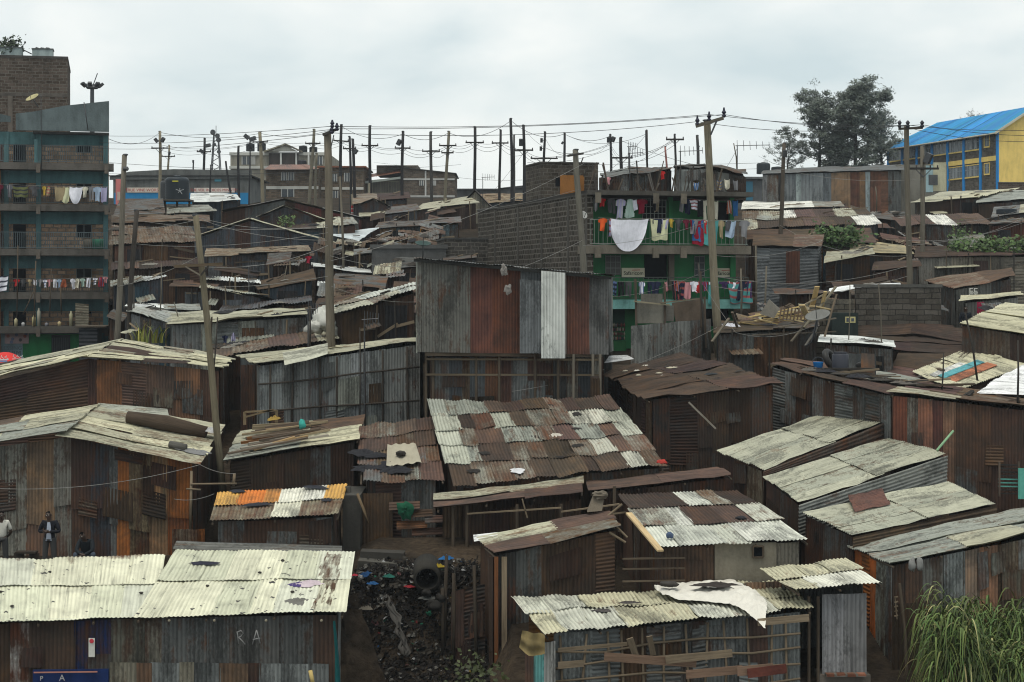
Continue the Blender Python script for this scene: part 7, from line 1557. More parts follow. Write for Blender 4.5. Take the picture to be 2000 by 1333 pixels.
def antenna(label,px,y0,y1,Y,s,group='aerials on the rooftops'):
    rt=thing('antenna',label,'antenna',P(px,y1,Y),group); mb=MB(); tube(mb,[P(px,y1,Y),P(px,y0,Y)],.03,(.05,.05,.05),5); mb.build('rod','metal',rt)
    mb=MB(); c=P(px,y0,Y); tube(mb,[c+Vector((-.1,0,0)),c+Vector((s,0,.04))],.02,(.06,.06,.06),4)
    for k in range(6): q_=c+Vector((s*k/5,0,.01*k)); h=.32-.03*k; tube(mb,[q_+Vector((0,-.1,-h)),q_+Vector((0,.1,h))],.014,(.06,.06,.06),4)
    mb.build('aerial','metal',rt); return rt
antenna('television aerial by the pale blue rooftop panels',1230,300,368,98,.7); antenna('television aerial on a blue rod above the rooftop shacks',1228,287,340,110,.5); antenna('television aerial beside the dark cross armed pole',1329,296,366,100,1.2); antenna('tall aerial with two leaning rods at the right of the tallest pole',1440,285,338,104,1.8); antenna('small aerial on a thin rod over the cream gabled house',943,347,402,146,.9); antenna('television aerial on the thin pole before the grey pole grid',712,625,815,66,.5); antenna('small aerial by the thick pole foot',602,605,680,71,.35)
antenna('aerial near the pale sheets left of the thick pole',486,520,560,92,.4); antenna('aerial on a bent rod beside the crossarm of the leaning pole',486,548,590,90,.3)
for k,(x0,y0,x1_,y1_,Y,w,lb) in enumerate(((664,345,672,578,98,5,'thin grey post just right of the thick pole'),(703,640,702,860,66.5,3,'slim dark post rising past the grid wall'),(605,600,604,690,69,4,'dark post at the end of the cream roof'),(1885,610,1912,750,68,4,'leaning black post before the striped roof'),(1988,665,1987,790,62,4,'dark post at the right edge by the white roof'),(1660,555,1657,665,73.5,2,'thin stick standing before the block ruin'),(1716,555,1722,672,73.5,2.5,'second thin stick before the block ruin'),(1843,690,1838,770,64.5,3,'dark stick at the junk roof end'),(1476,480,1476,630,90,4,'pale post beside the board fronted shack'),(1497,520,1490,640,88,4,'slanting post beside the board fronted shack'),(1447,525,1447,640,86,4,'grey post before the green block washing'),(1364,515,1376,675,76,4,'dark post beside the tallest pole'),(315,515,312,625,85,2.5,'thin crooked stick by the grey shed roof'),(340,590,356,660,79,2.5,'slanting stick before the pale walled shack'),(262,560,258,640,82,3,'short dark stick by the grass tuft'),(425,620,415,735,66,3,'dark rod at the end of the broad gabled roof'),(1264,255,1262,362,104,3,'black rod standing on the rooftop shacks'),(1433,280,1440,335,104,2.5,'leaning rod beside the tall aerial'),(560,520,545,585,93,2,'bent lamp rod on the shadowed shack'),(1710,365,1712,405,122,2.5,'short post before the painted block'),(1855,340,1850,385,150,2,'thin stick near the painted block'))):
    mb=MB(); r_=w/F*Y/2; tube(mb,[P(x1_,y1_,Y)-Vector((0,0,.3)),P((x0+x1_)/2+1.5,(y0+y1_)/2,Y),P(x0,y0,Y)],[r_*1.1,r_,r_*.8],(.05,.045,.04) if 'dark' in lb or 'black' in lb else (.13,.115,.09),7)
    tag(mb.build('post','wood',None,True,P(x1_,y1_,Y)),lb,'post')

# ================================================================ wires
def wire(label,pts,sag=.3,r=.018,group=None,mt='wire'):
    mb=MB()
    for p_,q_ in zip(pts,pts[1:]): sagwire(P(*p_),P(*q_),sag*R.uniform(.7,1.3),r,mb,n=16)
    tag(mb.build('power_line',mt,None,True,P(*pts[0])),label,'power line',group)
wire('topmost long power line from the thick pole to the tallest pole top',[(150,264,120),(649,247,69.7),(1385,224,76.7),(1773,245,80.7),(2100,250,84)],.2,.011)
wire('second long power line meeting the tilted crossarm end',[(150,276,120),(658,252,69.7),(1414,224,76.7),(1801,244,80.7),(2100,262,84)],.25,.011)
wire('third long power line below the topmost two',[(150,288,120),(648,260,69.7),(1362,238,76.7),(1757,246,80.7),(2100,272,84)],.3,.011)
lo=[(312,282,165),(399,290,180),(508,275,165),(613,278,165),(667,274,158),(723,283,152),(787,288,146),(842,294,150),(876,283,146),(927,277,150),(977,278,152),(1022,292,135),(1064,308,140),(1192,280,150),(1213,307,128),(1318,273,118)]
for k,dy in enumerate((0,3,10)): wire('thin service wire strung along the ridge pole crossarms',[(x,y+dy+R.uniform(-1,1),Y) for x,y,Y in lo],.20+.07*k,.014,'service wires along the ridge')
hi=[(213,272,130),(312,259,165),(508,261,165),(667,247,158),(787,262,146),(876,260,146),(998,236,140),(1102,262,145),(1192,266,150)]
wire('thick twisted cable looping along the ridge pole tops',hi,.6,.018)
for a_,b_,s_ in (((213,318,115),(650,330,150),.3),((213,340,115),(900,322,160),.4),((1030,318,135),(1500,318,135),.2),((1030,335,130),(1480,330,140),.2),((880,345,170),(1020,352,130),.2),((960,378,150),(1022,300,135),.1),((1125,297,87),(1192,275,150),.9),((1064,268,140),(1125,296,87),.8),((1102,262,145),(1263,262,115),1.2),((1213,275,128),(1440,340,104),.3),((1318,268,118),(1213,330,128),.3),((1263,262,115),(1180,340,100),.3),((1440,290,104),(1400,350,100),.2),((1022,250,135),(1125,300,87),1.0)):
    wire('thin wire crossing among the ridge poles and rooftop aerials',[a_,b_],s_*.7,.012,'stray wires over the ridge')
for a_,b_,s_ in (((640,445,69.6),(216,420,108),.6),((640,455,69.6),(216,470,104),.8),((638,470,69.6),(396,430,104),.5),((640,480,69.6),(380,520,60),.5),((645,500,69.6),(822,520,72),.4),((648,560,69.6),(815,590,72),.3),((640,540,69.6),(400,560,90),.3),((383,430,60),(216,440,104),.5),((390,500,60),(230,560,78),.3),((384,425,60),(640,440,69.6),.5),((646,510,69.6),(1140,320,87),.5),((1137,470,86.8),(826,580,72),.5),((1130,370,86.8),(930,410,100),.2)):
    wire('thin wire sagging across the middle roofs',[a_,b_],s_*.6,.009,'wires over the middle roofs','wirel')
for a_,b_,s_ in (((1393,430,76.6),(1139,480,86.6),.3),((1396,520,76.6),(1190,580,88),.3),((1397,540,76.6),(1772,520,80.5),.5),((1397,560,76.6),(1772,540,80.5),.6),((1400,500,76.6),(1606,470,93),.4),((1523,440,103),(1772,500,80.5),.6),((1774,470,80.5),(1990,430,108),.4),((1774,480,80.5),(2060,410,115),.5),((1802,440,95.5),(2060,385,120),.6),((1774,420,80.5),(1606,395,120),.4),((1802,350,95.5),(1523,330,103),.5),((1376,560,76.4),(1437,650,74),.05),((1437,650,74),(1580,640,73),.3),((1180,735,69),(1400,640,76),.15),((1000,765,62.5),(1180,722,69),.1),((0,955,55.8),(391,908,56.6),.25),((391,908,56.6),(460,925,57),.15),((340,975,56),(418,965,54),.1)):
    wire('thin pale wire sagging over the right hand roofs' if a_[0]>900 else 'thin pale wire strung by the patched shack of the three men',[a_,b_],s_*.8,.008,'wires over the right roofs' if a_[0]>900 else 'wires by the patched shack','wirel')

# ================================================================ vegetation
def tree(label,px,yt,yb,Y,wpx,n_leaf,seed,name='tree',col=(.088,.102,.086),lean=0.0):
    rr=random.Random(seed); b_=P(px,yb,Y); H=(yb-yt)/F*Y; Wd=wpx/F*Y/2
    rt=thing(name,label,'tree',b_); tm=MB(); lm=MB(); tips=[]
    top=b_+Vector((lean,0,H*.93))
    tr=[b_-Vector((0,0,1.5)),b_.lerp(top,.3)+Vector((rr.uniform(-.2,.2),0,0)),b_.lerp(top,.65)+Vector((rr.uniform(-.3,.3),0,0)),top]
    tube(tm,tr,[H*.026,H*.02,H*.011,H*.004],(.045,.04,.035),7)
    def spot(t):
        k=min(2,int(t*3)); return tr[k].lerp(tr[k+1],t*3-k)
    nb=34
    for k in range(nb):
        t=.10+.88*(k/nb)**.85; s0=spot(t); a=rr.uniform(0,6.28); env=Wd*(math.sin(3.1416*min(1,(.14+t*.78)))**.7)*rr.uniform(.5,1.12)
        e=s0+Vector((math.cos(a)*env,math.sin(a)*env*.8,env*rr.uniform(.3,.85))); m=s0.lerp(e,.5)+Vector((0,0,-env*.06))
        tube(tm,[s0,m,e],[H*.007,H*.0045,H*.002],(.04,.036,.032),5)
        for q in range(8):
            w=rr.uniform(.25,1.0); b2=s0.lerp(e,w); t2=b2+Vector((rr.gauss(0,.06),rr.gauss(0,.06),rr.gauss(.03,.05)))*H
            tube(tm,[b2,t2],[H*.0025,H*.001],(.04,.036,.032),4)
            for z in range(2): tips.append((b2.lerp(t2,rr.uniform(.5,1.1)),rr.uniform(.5,1.2)))
    tm.build('trunk','wood',rt,True)
    ls=H*.0135
    for i in range(n_leaf):
        c,s_=rr.choice(tips); c=c+Vector((rr.gauss(0,1),rr.gauss(0,1),rr.gauss(0,.62)))*H*.031*s_
        d=Vector((rr.gauss(0,1),rr.gauss(0,1),rr.gauss(-.2,.8))).normalized(); u_=d.orthogonal().normalized(); z_=ls*rr.uniform(.6,1.5)
        k=rr.uniform(.6,1.6); cc=(col[0]*k,col[1]*k*rr.uniform(.95,1.1),col[2]*k)
        lm.add([c-d*z_,c+u_*z_*.45,c+d*z_,c-u_*z_*.45],[(0,1,2,3)],cc,[(0,0,0)]*4)
    lm.build('crown','leaf',rt); return rt
tree('tallest leafy tree behind the panelled shed',1672,170,350,222,165,34000,3)
tree('broad dark tree on the left of the tallest one',1600,192,350,226,165,24000,5)
tree('smaller tree between the tallest one and the blue roof',1722,220,350,232,95,11000,9)
tree('low spreading tree at the left end of the tree group',1538,275,352,226,110,8000,12)
tree('far treetop showing above the blue school roof',1905,222,300,270,70,1200,15,col=(.05,.06,.045))
def tuft(label,px,yb,Y,n,h,spread,name,cat,col=(.10,.16,.035),kind=None,seed=1,bw=.03,lean=.35,wid=None):
    rr=random.Random(seed); b_=P(px,yb,Y); mb=MB(); W=spread
    for i in range(n):
        x=b_.x+rr.uniform(-1,1)*W; y=b_.y+rr.uniform(-.5,.5)*min(W,1.6); hh=h*rr.uniform(.5,1.05)*(1-.35*abs((x-b_.x)/W)**2 if W>.6 else 1)
        if wid: hh*=wid(x)
        a=rr.uniform(0,6.28); ln=lean*rr.uniform(.3,1.6); d=Vector((math.cos(a),math.sin(a)*.7,0)); s_=d.cross(Vector((0,0,1))); w=bw*rr.uniform(.6,1.4)
        k=rr.uniform(.55,1.5); c=(col[0]*k*rr.uniform(.9,1.3),col[1]*k,col[2]*k)
        if rr.random()<.09: c=(.26*k,.22*k,.10*k)
        z0=gz(x,y) if kind!='abs' else b_.z
        pts=[]
        for j in range(6):
            t=j/5; pts.append((Vector((x,y,z0-.05))+Vector((0,0,hh*(t-.38*ln*t*t*t*1.6)))+d*hh*ln*t*t, w*(1-t**2.2)+.002))
        vs=[]
        for p_,w_ in pts: vs+= [p_-s_*w_, p_+s_*w_]
        mb.add(vs,[(2*j,2*j+1,2*j+3,2*j+2) for j in range(5)],c,[(0,0,0)]*12)
    return mb
def napier(label,x0,x1,y0,y1,nst,h,seed,prof,dk=.82):
    """clumped tall grass: upright canes, long leaves that arch out and droop"""
    rr=random.Random(seed); mb=MB()
    for i in range(nst):
        x=rr.uniform(x0,x1); y=rr.uniform(y0,y1); hh=h*prof((x-x0)/(x1-x0))*rr.uniform(.62,1.02); z0=gz(x,y)-.1
        ln_=Vector((rr.gauss(0,.10),rr.gauss(-.05,.08),1)); nl=rr.randint(7,10)
        for q in range(nl):
            t=.22+.78*(q+rr.random())/nl; b_=Vector((x,y,z0))+ln_*(hh*t*.86); a=rr.uniform(0,6.28); d=Vector((math.cos(a),math.sin(a)*.8-.25,0)).normalized(); s_=d.cross(Vector((0,0,1)))
            L_=rr.uniform(.55,1.15); w=rr.uniform(.011,.025); k=rr.uniform(.45,1.5); k*=dk; c=(.085*k*rr.uniform(.85,1.45),.140*k,.034*k)
            if t<.45 and rr.random()<.45: c=(.20*k,.17*k,.075*k)
            if rr.random()<.03: c=(.34,.32,.14)
            vs=[]; up=rr.uniform(.95,1.8)
            for m in range(8):
                u=m/7; p_=b_+d*(L_*.75*u)+Vector((0,0,L_*(up*u-(up+.55)*u*u*1.05))); ww=w*(1-u**2)+.002; vs+=[p_-s_*ww,p_+s_*ww+Vector((0,0,ww*.5))]
            mb.add(vs,[(2*m,2*m+1,2*m+3,2*m+2) for m in range(7)],c,[(0,0,0)]*16)
    tag(mb.build('tall_grass','leaf',None,False,((x0+x1)/2,y0,-10)),label,'grass',None,'stuff')
gp=lambda x,Y:P(x,0,Y).x
napier('tall arching green grass in front of the rusty right hand shack',gp(1822,44.4),gp(2030,44.4),43.7,45.2,430,2.75,4,lambda u: .62+.5*math.exp(-((u-.13)/.17)**2)-.12*u)
napier('darker grass at the right edge behind the arching clump',gp(1890,46),gp(2060,46),45.4,46.8,160,2.3,6,lambda u:.9)
mb=tuft('',292,668,77.5,34,1.35,.75,'','',(.22,.26,.06),'abs',8,.05,.4); tag(mb.build('maize_plant','leaf',None,False,P(292,668,77.5)),'bright yellow green leafy plant before the pale shacks','plant')
def bush(label,px0,px1,y0,y1,Y,nl,col=(.045,.085,.022),name='creeper',lf=.13,dp=1.0):
    mb=MB(); A_=P(px0,y1,Y); B_=P(px1,y0,Y); rr=random.Random(px0)
    cl=[(rr.uniform(A_.x,B_.x),rr.uniform(Y-dp/2,Y+dp/2),rr.uniform(A_.z,B_.z)) for _ in range(24)]
    for i in range(nl):
        cx=rr.choice(cl); c=Vector(cx)+Vector((rr.gauss(0,.28),rr.gauss(0,.2),rr.gauss(0,.2))); d=Vector((rr.gauss(0,1),rr.gauss(0,1),rr.gauss(0,.6))).normalized(); u_=d.orthogonal(); z_=lf*rr.uniform(.5,1.3); k=rr.uniform(.5,1.5)
        mb.add([c-d*z_,c+u_*z_*.5,c+d*z_,c-u_*z_*.5],[(0,1,2,3)],(col[0]*k,col[1]*k,col[2]*k),[(0,0,0)]*4)
    tag(mb.build(name,'leaf',None,False,((A_.x+B_.x)/2,Y,A_.z)),label,name.replace('_',' '))
bush('dark green creeper growing over the plank roof beside the board fronted shack',1604,1682,446,478,98.5,900)
bush('green weeds along the roof of the mud walled shack',1862,2010,470,490,96,900,(.055,.095,.025),'weeds')
bush('small creeper hanging on the wall of the white striped roof',1866,1884,445,490,109,260,(.05,.09,.02),'creeper',.1,.6)
bush('small green plant growing among the far roofs left of the thick pole',547,570,428,440,117,110,(.08,.13,.04),'plant',.10,.4)
bush('weeds at the bottom of the rubbish gully',900,958,1292,1333,45.6,170,(.035,.045,.012),'weeds',.07,.8)
bush('leafy plant standing on the pale square roof tank',2,32,80,96,119,260,(.03,.045,.025),'potted_plant',.14,1)

# ================================================================ rubbish gully
rr=random.Random(44); mb=MB()
for i in range(9000):
    x=rr.uniform(-4.5,-.6); y=rr.uniform(44.5,52.2)
    if rr.random()<.5: y=rr.uniform(49,51.6)
    z=gz(x,y)+rr.uniform(.0,.14); s_=rr.uniform(.02,.085)*(1.0 if rr.random()<.88 else 2.2)
    v=rr.random(); dk=.45+.55*sm(49.3,50.8,y); c=(.013,.011,.010) if v<.66 else (.036,.031,.025) if v<.88 else (.10,.095,.085) if v<.965 else (.30,.30,.30) if v<.982 else rr.choice([(.015,.06,.16),(.16,.018,.022),(.015,.10,.06),(.18,.13,.03),(.14,.06,.06)])
    k=rr.uniform(.6,1.3); d=Vector((rr.gauss(0,1),rr.gauss(-.3,1),rr.gauss(0,.45))).normalized(); u_=d.orthogonal().normalized(); w_=d.cross(u_); e_=rr.uniform(.25,1.0); n5=6; p_=Vector((x,y,z)); vs=[]
    for q in range(n5):
        a=6.2832*q/n5; f_=rr.uniform(.55,1.15); vs.append(p_+d*s_*math.cos(a)*f_+u_*s_*e_*math.sin(a)*f_+w_*s_*rr.uniform(-.3,.3))
    vs.append(p_+w_*s_*rr.uniform(-.15,.3)); mb.add(vs,[(q,(q+1)%n5,n5) for q in range(n5)],tuple(q_*k for q_ in c),[(x,y,z)]*7)
tag(mb.build('rubbish','cloth',None,False,(-2.5,49,-9)),'bank of mixed rubbish sliding into the dark gully','rubbish',None,'stuff')
for k,(x,y,Y,r_,c,lb) in enumerate(((715,1122,50.9,.10,(.012,.045,.12),'blue plastic bag near the top of the rubbish bank'),(728,1141,50.6,.12,(.015,.07,.18),'brighter blue bag lower on the rubbish bank'),(760,1127,50.9,.12,(.015,.09,.07),'green plastic bag on top of the rubbish bank'),(800,1147,50.5,.10,(.2,.015,.02),'red rag beside the drain pipe mouth'),(693,1124,50.9,.07,(.35,.03,.05),'small red scrap at the left of the rubbish bank'),(872,1092,50.9,.14,(.015,.10,.26),'blue cloth hanging beside the drain pipe'),(856,1107,50.8,.14,(.25,.18,.02),'yellow rope tangle beside the blue cloth'),(835,1170,50,.16,(.08,.08,.075),'grey plastic heap under the drain pipe'),(715,1190,50,.14,(.12,.105,.085),'pale sack scrap on the rubbish bank'))):
    stone(lb,P(x,y,Y),r_,c,None,.8,'plastic_bag','plastic bag','cloth',1.2,.9)
mb=MB(); vs=[];us=[]
for j in range(31):
    for i in range(11):
        t=j/30;u_=i/10; wd=10+13*abs(noise.noise((t*4,1,3)))*2-6*t; p_=P(758+(u_-.5)*wd*1.6+t*38+10*noise.noise((t*3.5,6,1))+5*noise.noise((t*9,u_*2,4)),1163+t*118+6*noise.noise((u_*5,t*2,8)),50.05-.95*t); vs.append(p_+Vector((.05*noise.noise((u_*8,t*6,0)),-.16*abs(noise.noise((u_*5,t*3,5)))-.05*abs(math.sin(u_*12+t*2)),.05*noise.noise((u_*6,t*8,9))))); us.append((u_,t*3,0))
fs=[(j*11+i,j*11+i+1,(j+1)*11+i+1,(j+1)*11+i) for j in range(30) for i in range(10) if noise.noise((i*.6,j*.22,2))<.28]
mb.add(vs,fs,(.075,.07,.064),us); tag(mb.build('plastic_strip','cloth',None,True,P(770,1200,49.7)),'long torn pale plastic trailing down the rubbish bank','plastic strip')
rt=thing('drain_pipe','concrete drain pipe opening onto the rubbish bank','pipe',P(838,1128,50.9)); mb=MB(); vs=[];us=[]; c0=P(834,1132,50.3); ax=Vector((-.05,1,.18)).normalized(); s_=ax.orthogonal().normalized(); t_=ax.cross(s_); NN=22
for rr_,hh in ((.30,0),(.37,0),(.37,1.1),(.30,1.1),(.30,0)):
    for k in range(NN): a=6.2832*k/NN; vs.append(c0+ax*hh+(s_*math.cos(a)+t_*math.sin(a))*rr_); us.append((a,hh,0))
mb.add(vs,[(i*NN+k,i*NN+(k+1)%NN,(i+1)*NN+(k+1)%NN,(i+1)*NN+k) for i in range(4) for k in range(NN)],(.034,.031,.026),us); mb.build('barrel','concrete',rt,True)
mb=MB(); lathe(mb,c0+ax*.9,[(.29,0),(.29,.02)],(.01,.01,.01),18,ax); mb.build('dark_inside','dark',rt)
for k,(x0,y0,x1_,y1_,Y,c) in enumerate(((700,1100,775,1106,52,(.07,.065,.055)),(780,1112,815,1120,51.6,(.09,.085,.075)),(705,1082,790,1086,52.8,(.05,.046,.04)))):
    mb=MB(); a_,b_=P(x0,y0,Y),P(x1_,y1_,Y); bar(mb,a_,b_,.6,.22,c); tag(mb.build('stone_step','concrete',None,False,a_),('broad dark stone step above the rubbish bank','short pale stone slab beside the drain pipe','low stone kerb below the dark doorway')[k],'step')
mb=MB(); vs=[];us=[]
for j in range(12):
    for i in range(8):
        u_,t=i/7,j/11; p_=P(655+u_*(52+38*t)+10*t,1190+t*150,46.6-.4*t+ .5*u_); vs.append(p_+Vector((.1*noise.noise((u_*4,t*5,0)),.15*noise.noise((u_*4,t*5,4)),0))); us.append((u_*2,t*4,0))
mb.add(vs,[(j*8+i,j*8+i+1,(j+1)*8+i+1,(j+1)*8+i) for j in range(11) for i in range(7)],(.11,.085,.06),us); tag(mb.build('earth_bank','ground',None,True,P(690,1260,46.5)),None,None,None,'structure')
mb=MB(); tube(mb,[P(606,1310,44.4),P(612,1340,44.4)],.05,(.5,.38,.15),8); tag(mb.build('stake','wood',None,True,P(610,1333,44.4)),'yellow stake end at the bottom before the chalked wall','stake')

# ================================================================ red umbrella
rt=thing('market_umbrella','red market umbrella with white script peeking over the long cream roof','umbrella',P(8,760,92)); c=P(10,688,92); r_=45/F*92
mb=MB(); NN=8; rings=8; vs=[]; us=[]
for j in range(rings+1):
    t=j/rings
    for k in range(NN*4):
        a=6.2832*k/(NN*4); w=1-.06*t*abs(math.sin(a*NN/2)); vs.append(c+Vector((math.cos(a)*r_*1.0*t*w,math.sin(a)*r_*t*w,-.62*t*t))); us.append((a,t,0))
mm=NN*4; mb.add(vs,[(j*mm+k,j*mm+(k+1)%mm,(j+1)*mm+(k+1)%mm,(j+1)*mm+k) for j in range(rings) for k in range(mm)],(.62,.035,.03),us); cn=mb.build('canopy','clean',rt,True)
mb=MB(); tube(mb,[c,Vector((c.x,c.y,-4.6))],.03,(.5,.5,.5),6); mb.build('pole','metal',rt)
for x,y in ((5,699),(36,698)):
    mb=MB(); p_=P(x,y,90.75); 
    for k in range(9): a=k*.7; bar(mb,p_+Vector((-.26+k*.06,0,.02*math.sin(k*2.3))),p_+Vector((-.22+k*.06,0,.13*math.cos(k*1.9))),.03,.03,(.75,.75,.72))
    bar(mb,p_+Vector((-.3,0,-.09)),p_+Vector((.32,0,-.07)),.03,.03,(.75,.75,.72)); mb.build('script','clean',cn)
mb=MB(); bar(mb,P(-30,706,90.6),P(14,706,90.6),.04,.08,(.2,.3,.55)); bar(mb,P(-30,703,90.6),P(16,703,90.6),.04,.04,(.75,.75,.75)); mb.build('stripe','clean',cn)
# ================================================================ people
def skin_mesh(name,verts,edges,mt,parent,root=0,sub=2):
    """one continuous surface grown round a skeleton: verts = (position, radius x, radius y)"""
    me=bpy.data.meshes.new(name); me.from_pydata([v[0] for v in verts],edges,[]); tmp=bpy.data.objects.new(name,me); COL.objects.link(tmp)
    m=tmp.modifiers.new('s','SKIN'); m.use_smooth_shade=True; s=tmp.modifiers.new('d','SUBSURF'); s.levels=sub; s.render_levels=sub
    sv=me.skin_vertices[0].data
    for i,v in enumerate(verts): sv[i].radius=(v[1],v[2] if len(v)>2 else v[1]); sv[i].use_root=(i==root)
    dg=bpy.context.evaluated_depsgraph_get(); nm=bpy.data.meshes.new_from_object(tmp.evaluated_get(dg)); bpy.data.objects.remove(tmp)
    nm.name=name; k=len(nm.vertices)
    return nm
def put(name,me,mt,parent,col=None):
    if col:
        at=me.attributes.new('Col','FLOAT_COLOR','POINT'); at.data.foreach_set('color',[x for _ in me.vertices for x in (*col,0)])
        ut=me.attributes.new('uvm','FLOAT_VECTOR','POINT'); ut.data.foreach_set('vector',[x for v in me.vertices for x in (v.co.x,v.co.z,v.co.y)])
    me.materials.clear(); me.materials.append(M[mt]); o=bpy.data.objects.new(name,me); COL.objects.link(o); o.parent=parent; ORG[o.name]=ORG[parent.name]; return o
def person(label,loc,J,top,trs,open_shirt=None,shoe=(.02,.018,.016),sleeve=1.0,coat=0.0,legs=True):
    """J: joint positions relative to the feet; the viewer is at -y"""
    V=lambda k: Vector(J[k]); root=thing('person',label,'person',loc)
    vs=[];ed=[]; ix={}
    def a(k,p,r,r2=None,to=None):
        vs.append((tuple(p),r,r2 or r)); ix[k]=len(vs)-1
        if to is not None: ed.append((ix[to],ix[k]))
    a('pel',V('pel'),.13,.10); a('spi',V('pel').lerp(V('chs'),.5),.12,.09,'pel'); a('chs',V('chs'),.145,.10,'spi'); a('nck',V('nck'),.055,.055,'chs')
    hd=V('head'); up=(hd-V('nck')).normalized(); a('jaw',V('nck').lerp(hd,.55),.062,.068,'nck'); a('brow',hd+up*.06,.078,.09,'jaw'); a('crn',hd+up*.125,.055,.065,'brow')
    fw=Vector(J.get('face',(0,-1,0))).normalized(); a('nose',hd+fw*.088+up*.005,.014,.014,'jaw')
    for s in 'LR':
        a('sh'+s,V('sh'+s),.062,.062,'chs'); a('el'+s,V('el'+s),.045,.045,'sh'+s); a('wr'+s,V('wr'+s),.032,.032,'el'+s)
        fd=(V('wr'+s)-V('el'+s)).normalized(); fd=Vector(J.get('hd'+s,fd)).normalized(); a('pm'+s,V('wr'+s)+fd*.075,.042,.022,'wr'+s)
        sd=fd.cross(Vector((0,1,0))).normalized() if abs(fd.y)<.9 else Vector((1,0,0)); dn=fd.cross(sd)
        for q,(off,ln) in enumerate(((-.03,.062),(-.01,.075),(.01,.07),(.03,.055))):
            b=V('wr'+s)+fd*.10+sd*off; a('f%d%s'%(q,s),b+fd*.02,.010,.010,'pm'+s); a('g%d%s'%(q,s),b+fd*ln*.8+dn*.012,.009,.009,'f%d%s'%(q,s)); a('h%d%s'%(q,s),b+fd*ln+dn*.03,.008,.008,'g%d%s'%(q,s))
        a('t'+s,V('wr'+s)+fd*.045+sd*.045,.012,.012,'pm'+s); a('u'+s,V('wr'+s)+fd*.085+sd*.062+dn*.01,.009,.009,'t'+s)
        a('hp'+s,V('hp'+s),.09,.09,'pel'); a('kn'+s,V('kn'+s),.062,.062,'hp'+s); a('an'+s,V('an'+s),.042,.042,'kn'+s); a('to'+s,V('an'+s)+Vector(J.get('toe',(0,-.16,-.05))),.04,.03,'an'+s)
    put('body',skin_mesh('body',vs,ed,'skin',root),'skin',root)
    # clothes follow the body
    cv=[];ce=[]
    def c(p,r,r2=None,to=None):
        cv.append((tuple(p),r,r2 or r)); 
        if to is not None: ce.append((to,len(cv)-1))
        return len(cv)-1
    p0=c(V('pel')+Vector((0,0,-.04-coat)),.165+coat*.25,.125); p1=c(V('pel').lerp(V('chs'),.5),.155,.12,p0); p2=c(V('chs'),.175,.125,p1); p3=c(V('nck').lerp(V('chs'),.25),.085,.08,p2)
    for s in 'LR':
        q=c(V('sh'+s),.082,.082,p2); q=c(V('sh'+s).lerp(V('el'+s),.98 if sleeve>=1 else sleeve),.062,.062,q)
        if sleeve>=1: q=c(V('el'+s).lerp(V('wr'+s),.93),.05,.05,q)
    put('jacket' if coat else 'shirt',skin_mesh('top',cv,ce,'cloth',root),'cloth',root,top)
    cv=[];ce=[]; p0=c(V('pel')+Vector((0,0,.04)),.15,.115)
    for s in 'LR': q=c(V('hp'+s),.108,.108,p0); q=c(V('kn'+s),.085,.085,q); q=c(V('kn'+s).lerp(V('an'+s),.96),.068,.068,q)
    put('trousers',skin_mesh('trousers',cv,ce,'cloth',root),'cloth',root,trs)
    for s in 'LR':
        an=V('an'+s); t=Vector(J.get('toe',(0,-.16,-.05))); me=skin_mesh('shoe',[(tuple(an+Vector((0,.04,-.045))),.045,.045),(tuple(an+t*.5+Vector((0,0,-.02))),.048,.04),(tuple(an+t*1.12),.042,.032)],[(0,1),(1,2)],'cloth',root,sub=1); put('shoe',me,'cloth',root,shoe)
    me=skin_mesh('hair',[(tuple(hd+up*.075-fw*.02),.087,.10),(tuple(hd+up*.135-fw*.012),.07,.08)],[(0,1)],'hair',root,sub=2); put('hair',me,'hair',root)
    for s in (-1,1):
        mb=MB(); sx=fw.cross(up).normalized(); lathe(mb,Vector(loc)+hd+fw*.082+up*.035+sx*s*.032,[(.010,-.01),(.012,0),(.006,.006)],(.5,.48,.45),8,fw); mb.build('eye','clean',root)
        mb=MB(); lump(mb,Vector(loc)+hd+sx*s*.088+up*.02,.028,(.05,.028,.018),1.3,7,.2,.5); mb.build('ear','skin',root)
    mb=MB(); bar(mb,Vector(loc)+hd+fw*.083-up*.045-fw.cross(up)*.022,Vector(loc)+hd+fw*.083-up*.045+fw.cross(up)*.022,.012,.012,(.09,.03,.025)); mb.build('mouth','clean',root)
    if open_shirt:
        mb=MB(); ch=Vector(loc)+V('chs'); pe=Vector(loc)+V('pel'); k=[]
        L_=[(-.035,.12,ch),(.035,.12,ch),(.06,.0,ch),(.075,.0,pe),(.09,-.07,pe),(-.09,-.07,pe),(-.07,.0,pe),(-.05,0,ch)]
        vv=[b+Vector((x,-.128 if b is pe else -.14,z)) for x,z,b in L_]; vv2=[v+Vector((0,.04,0)) for v in vv]; m=len(vv)
        mb.add(vv+vv2,[tuple(range(m))[::-1],tuple(range(m,2*m))]+[(i,(i+1)%m,(i+1)%m+m,i+m) for i in range(m)],open_shirt); mb.build('shirt_front','cloth',root)
    return root
def feet(px,Y): x=P(px,0,Y).x; return Vector((x,Y,gz(x,Y)+.02))
ST=dict(pel=(0,0,.95),chs=(0,.01,1.30),nck=(0,0,1.47),head=(0,-.02,1.60),shL=(-.19,.01,1.41),shR=(.19,.01,1.41),hpL=(-.10,0,.90),hpR=(.10,0,.90),knL=(-.13,-.02,.49),knR=(.13,-.02,.49),anL=(-.15,.01,.09),anR=(.16,.01,.09))
d=dict(ST); d.update(elL=(-.30,-.02,1.13),wrL=(-.10,-.22,1.17),elR=(.30,-.02,1.13),wrR=(.02,-.23,1.15),hdL=(.9,-.3,.1),hdR=(-.9,-.3,.1),head=(-.02,-.04,1.60))
lp=feet(97,54.6); lp.z=P(0,1000,54.6).z-1.72
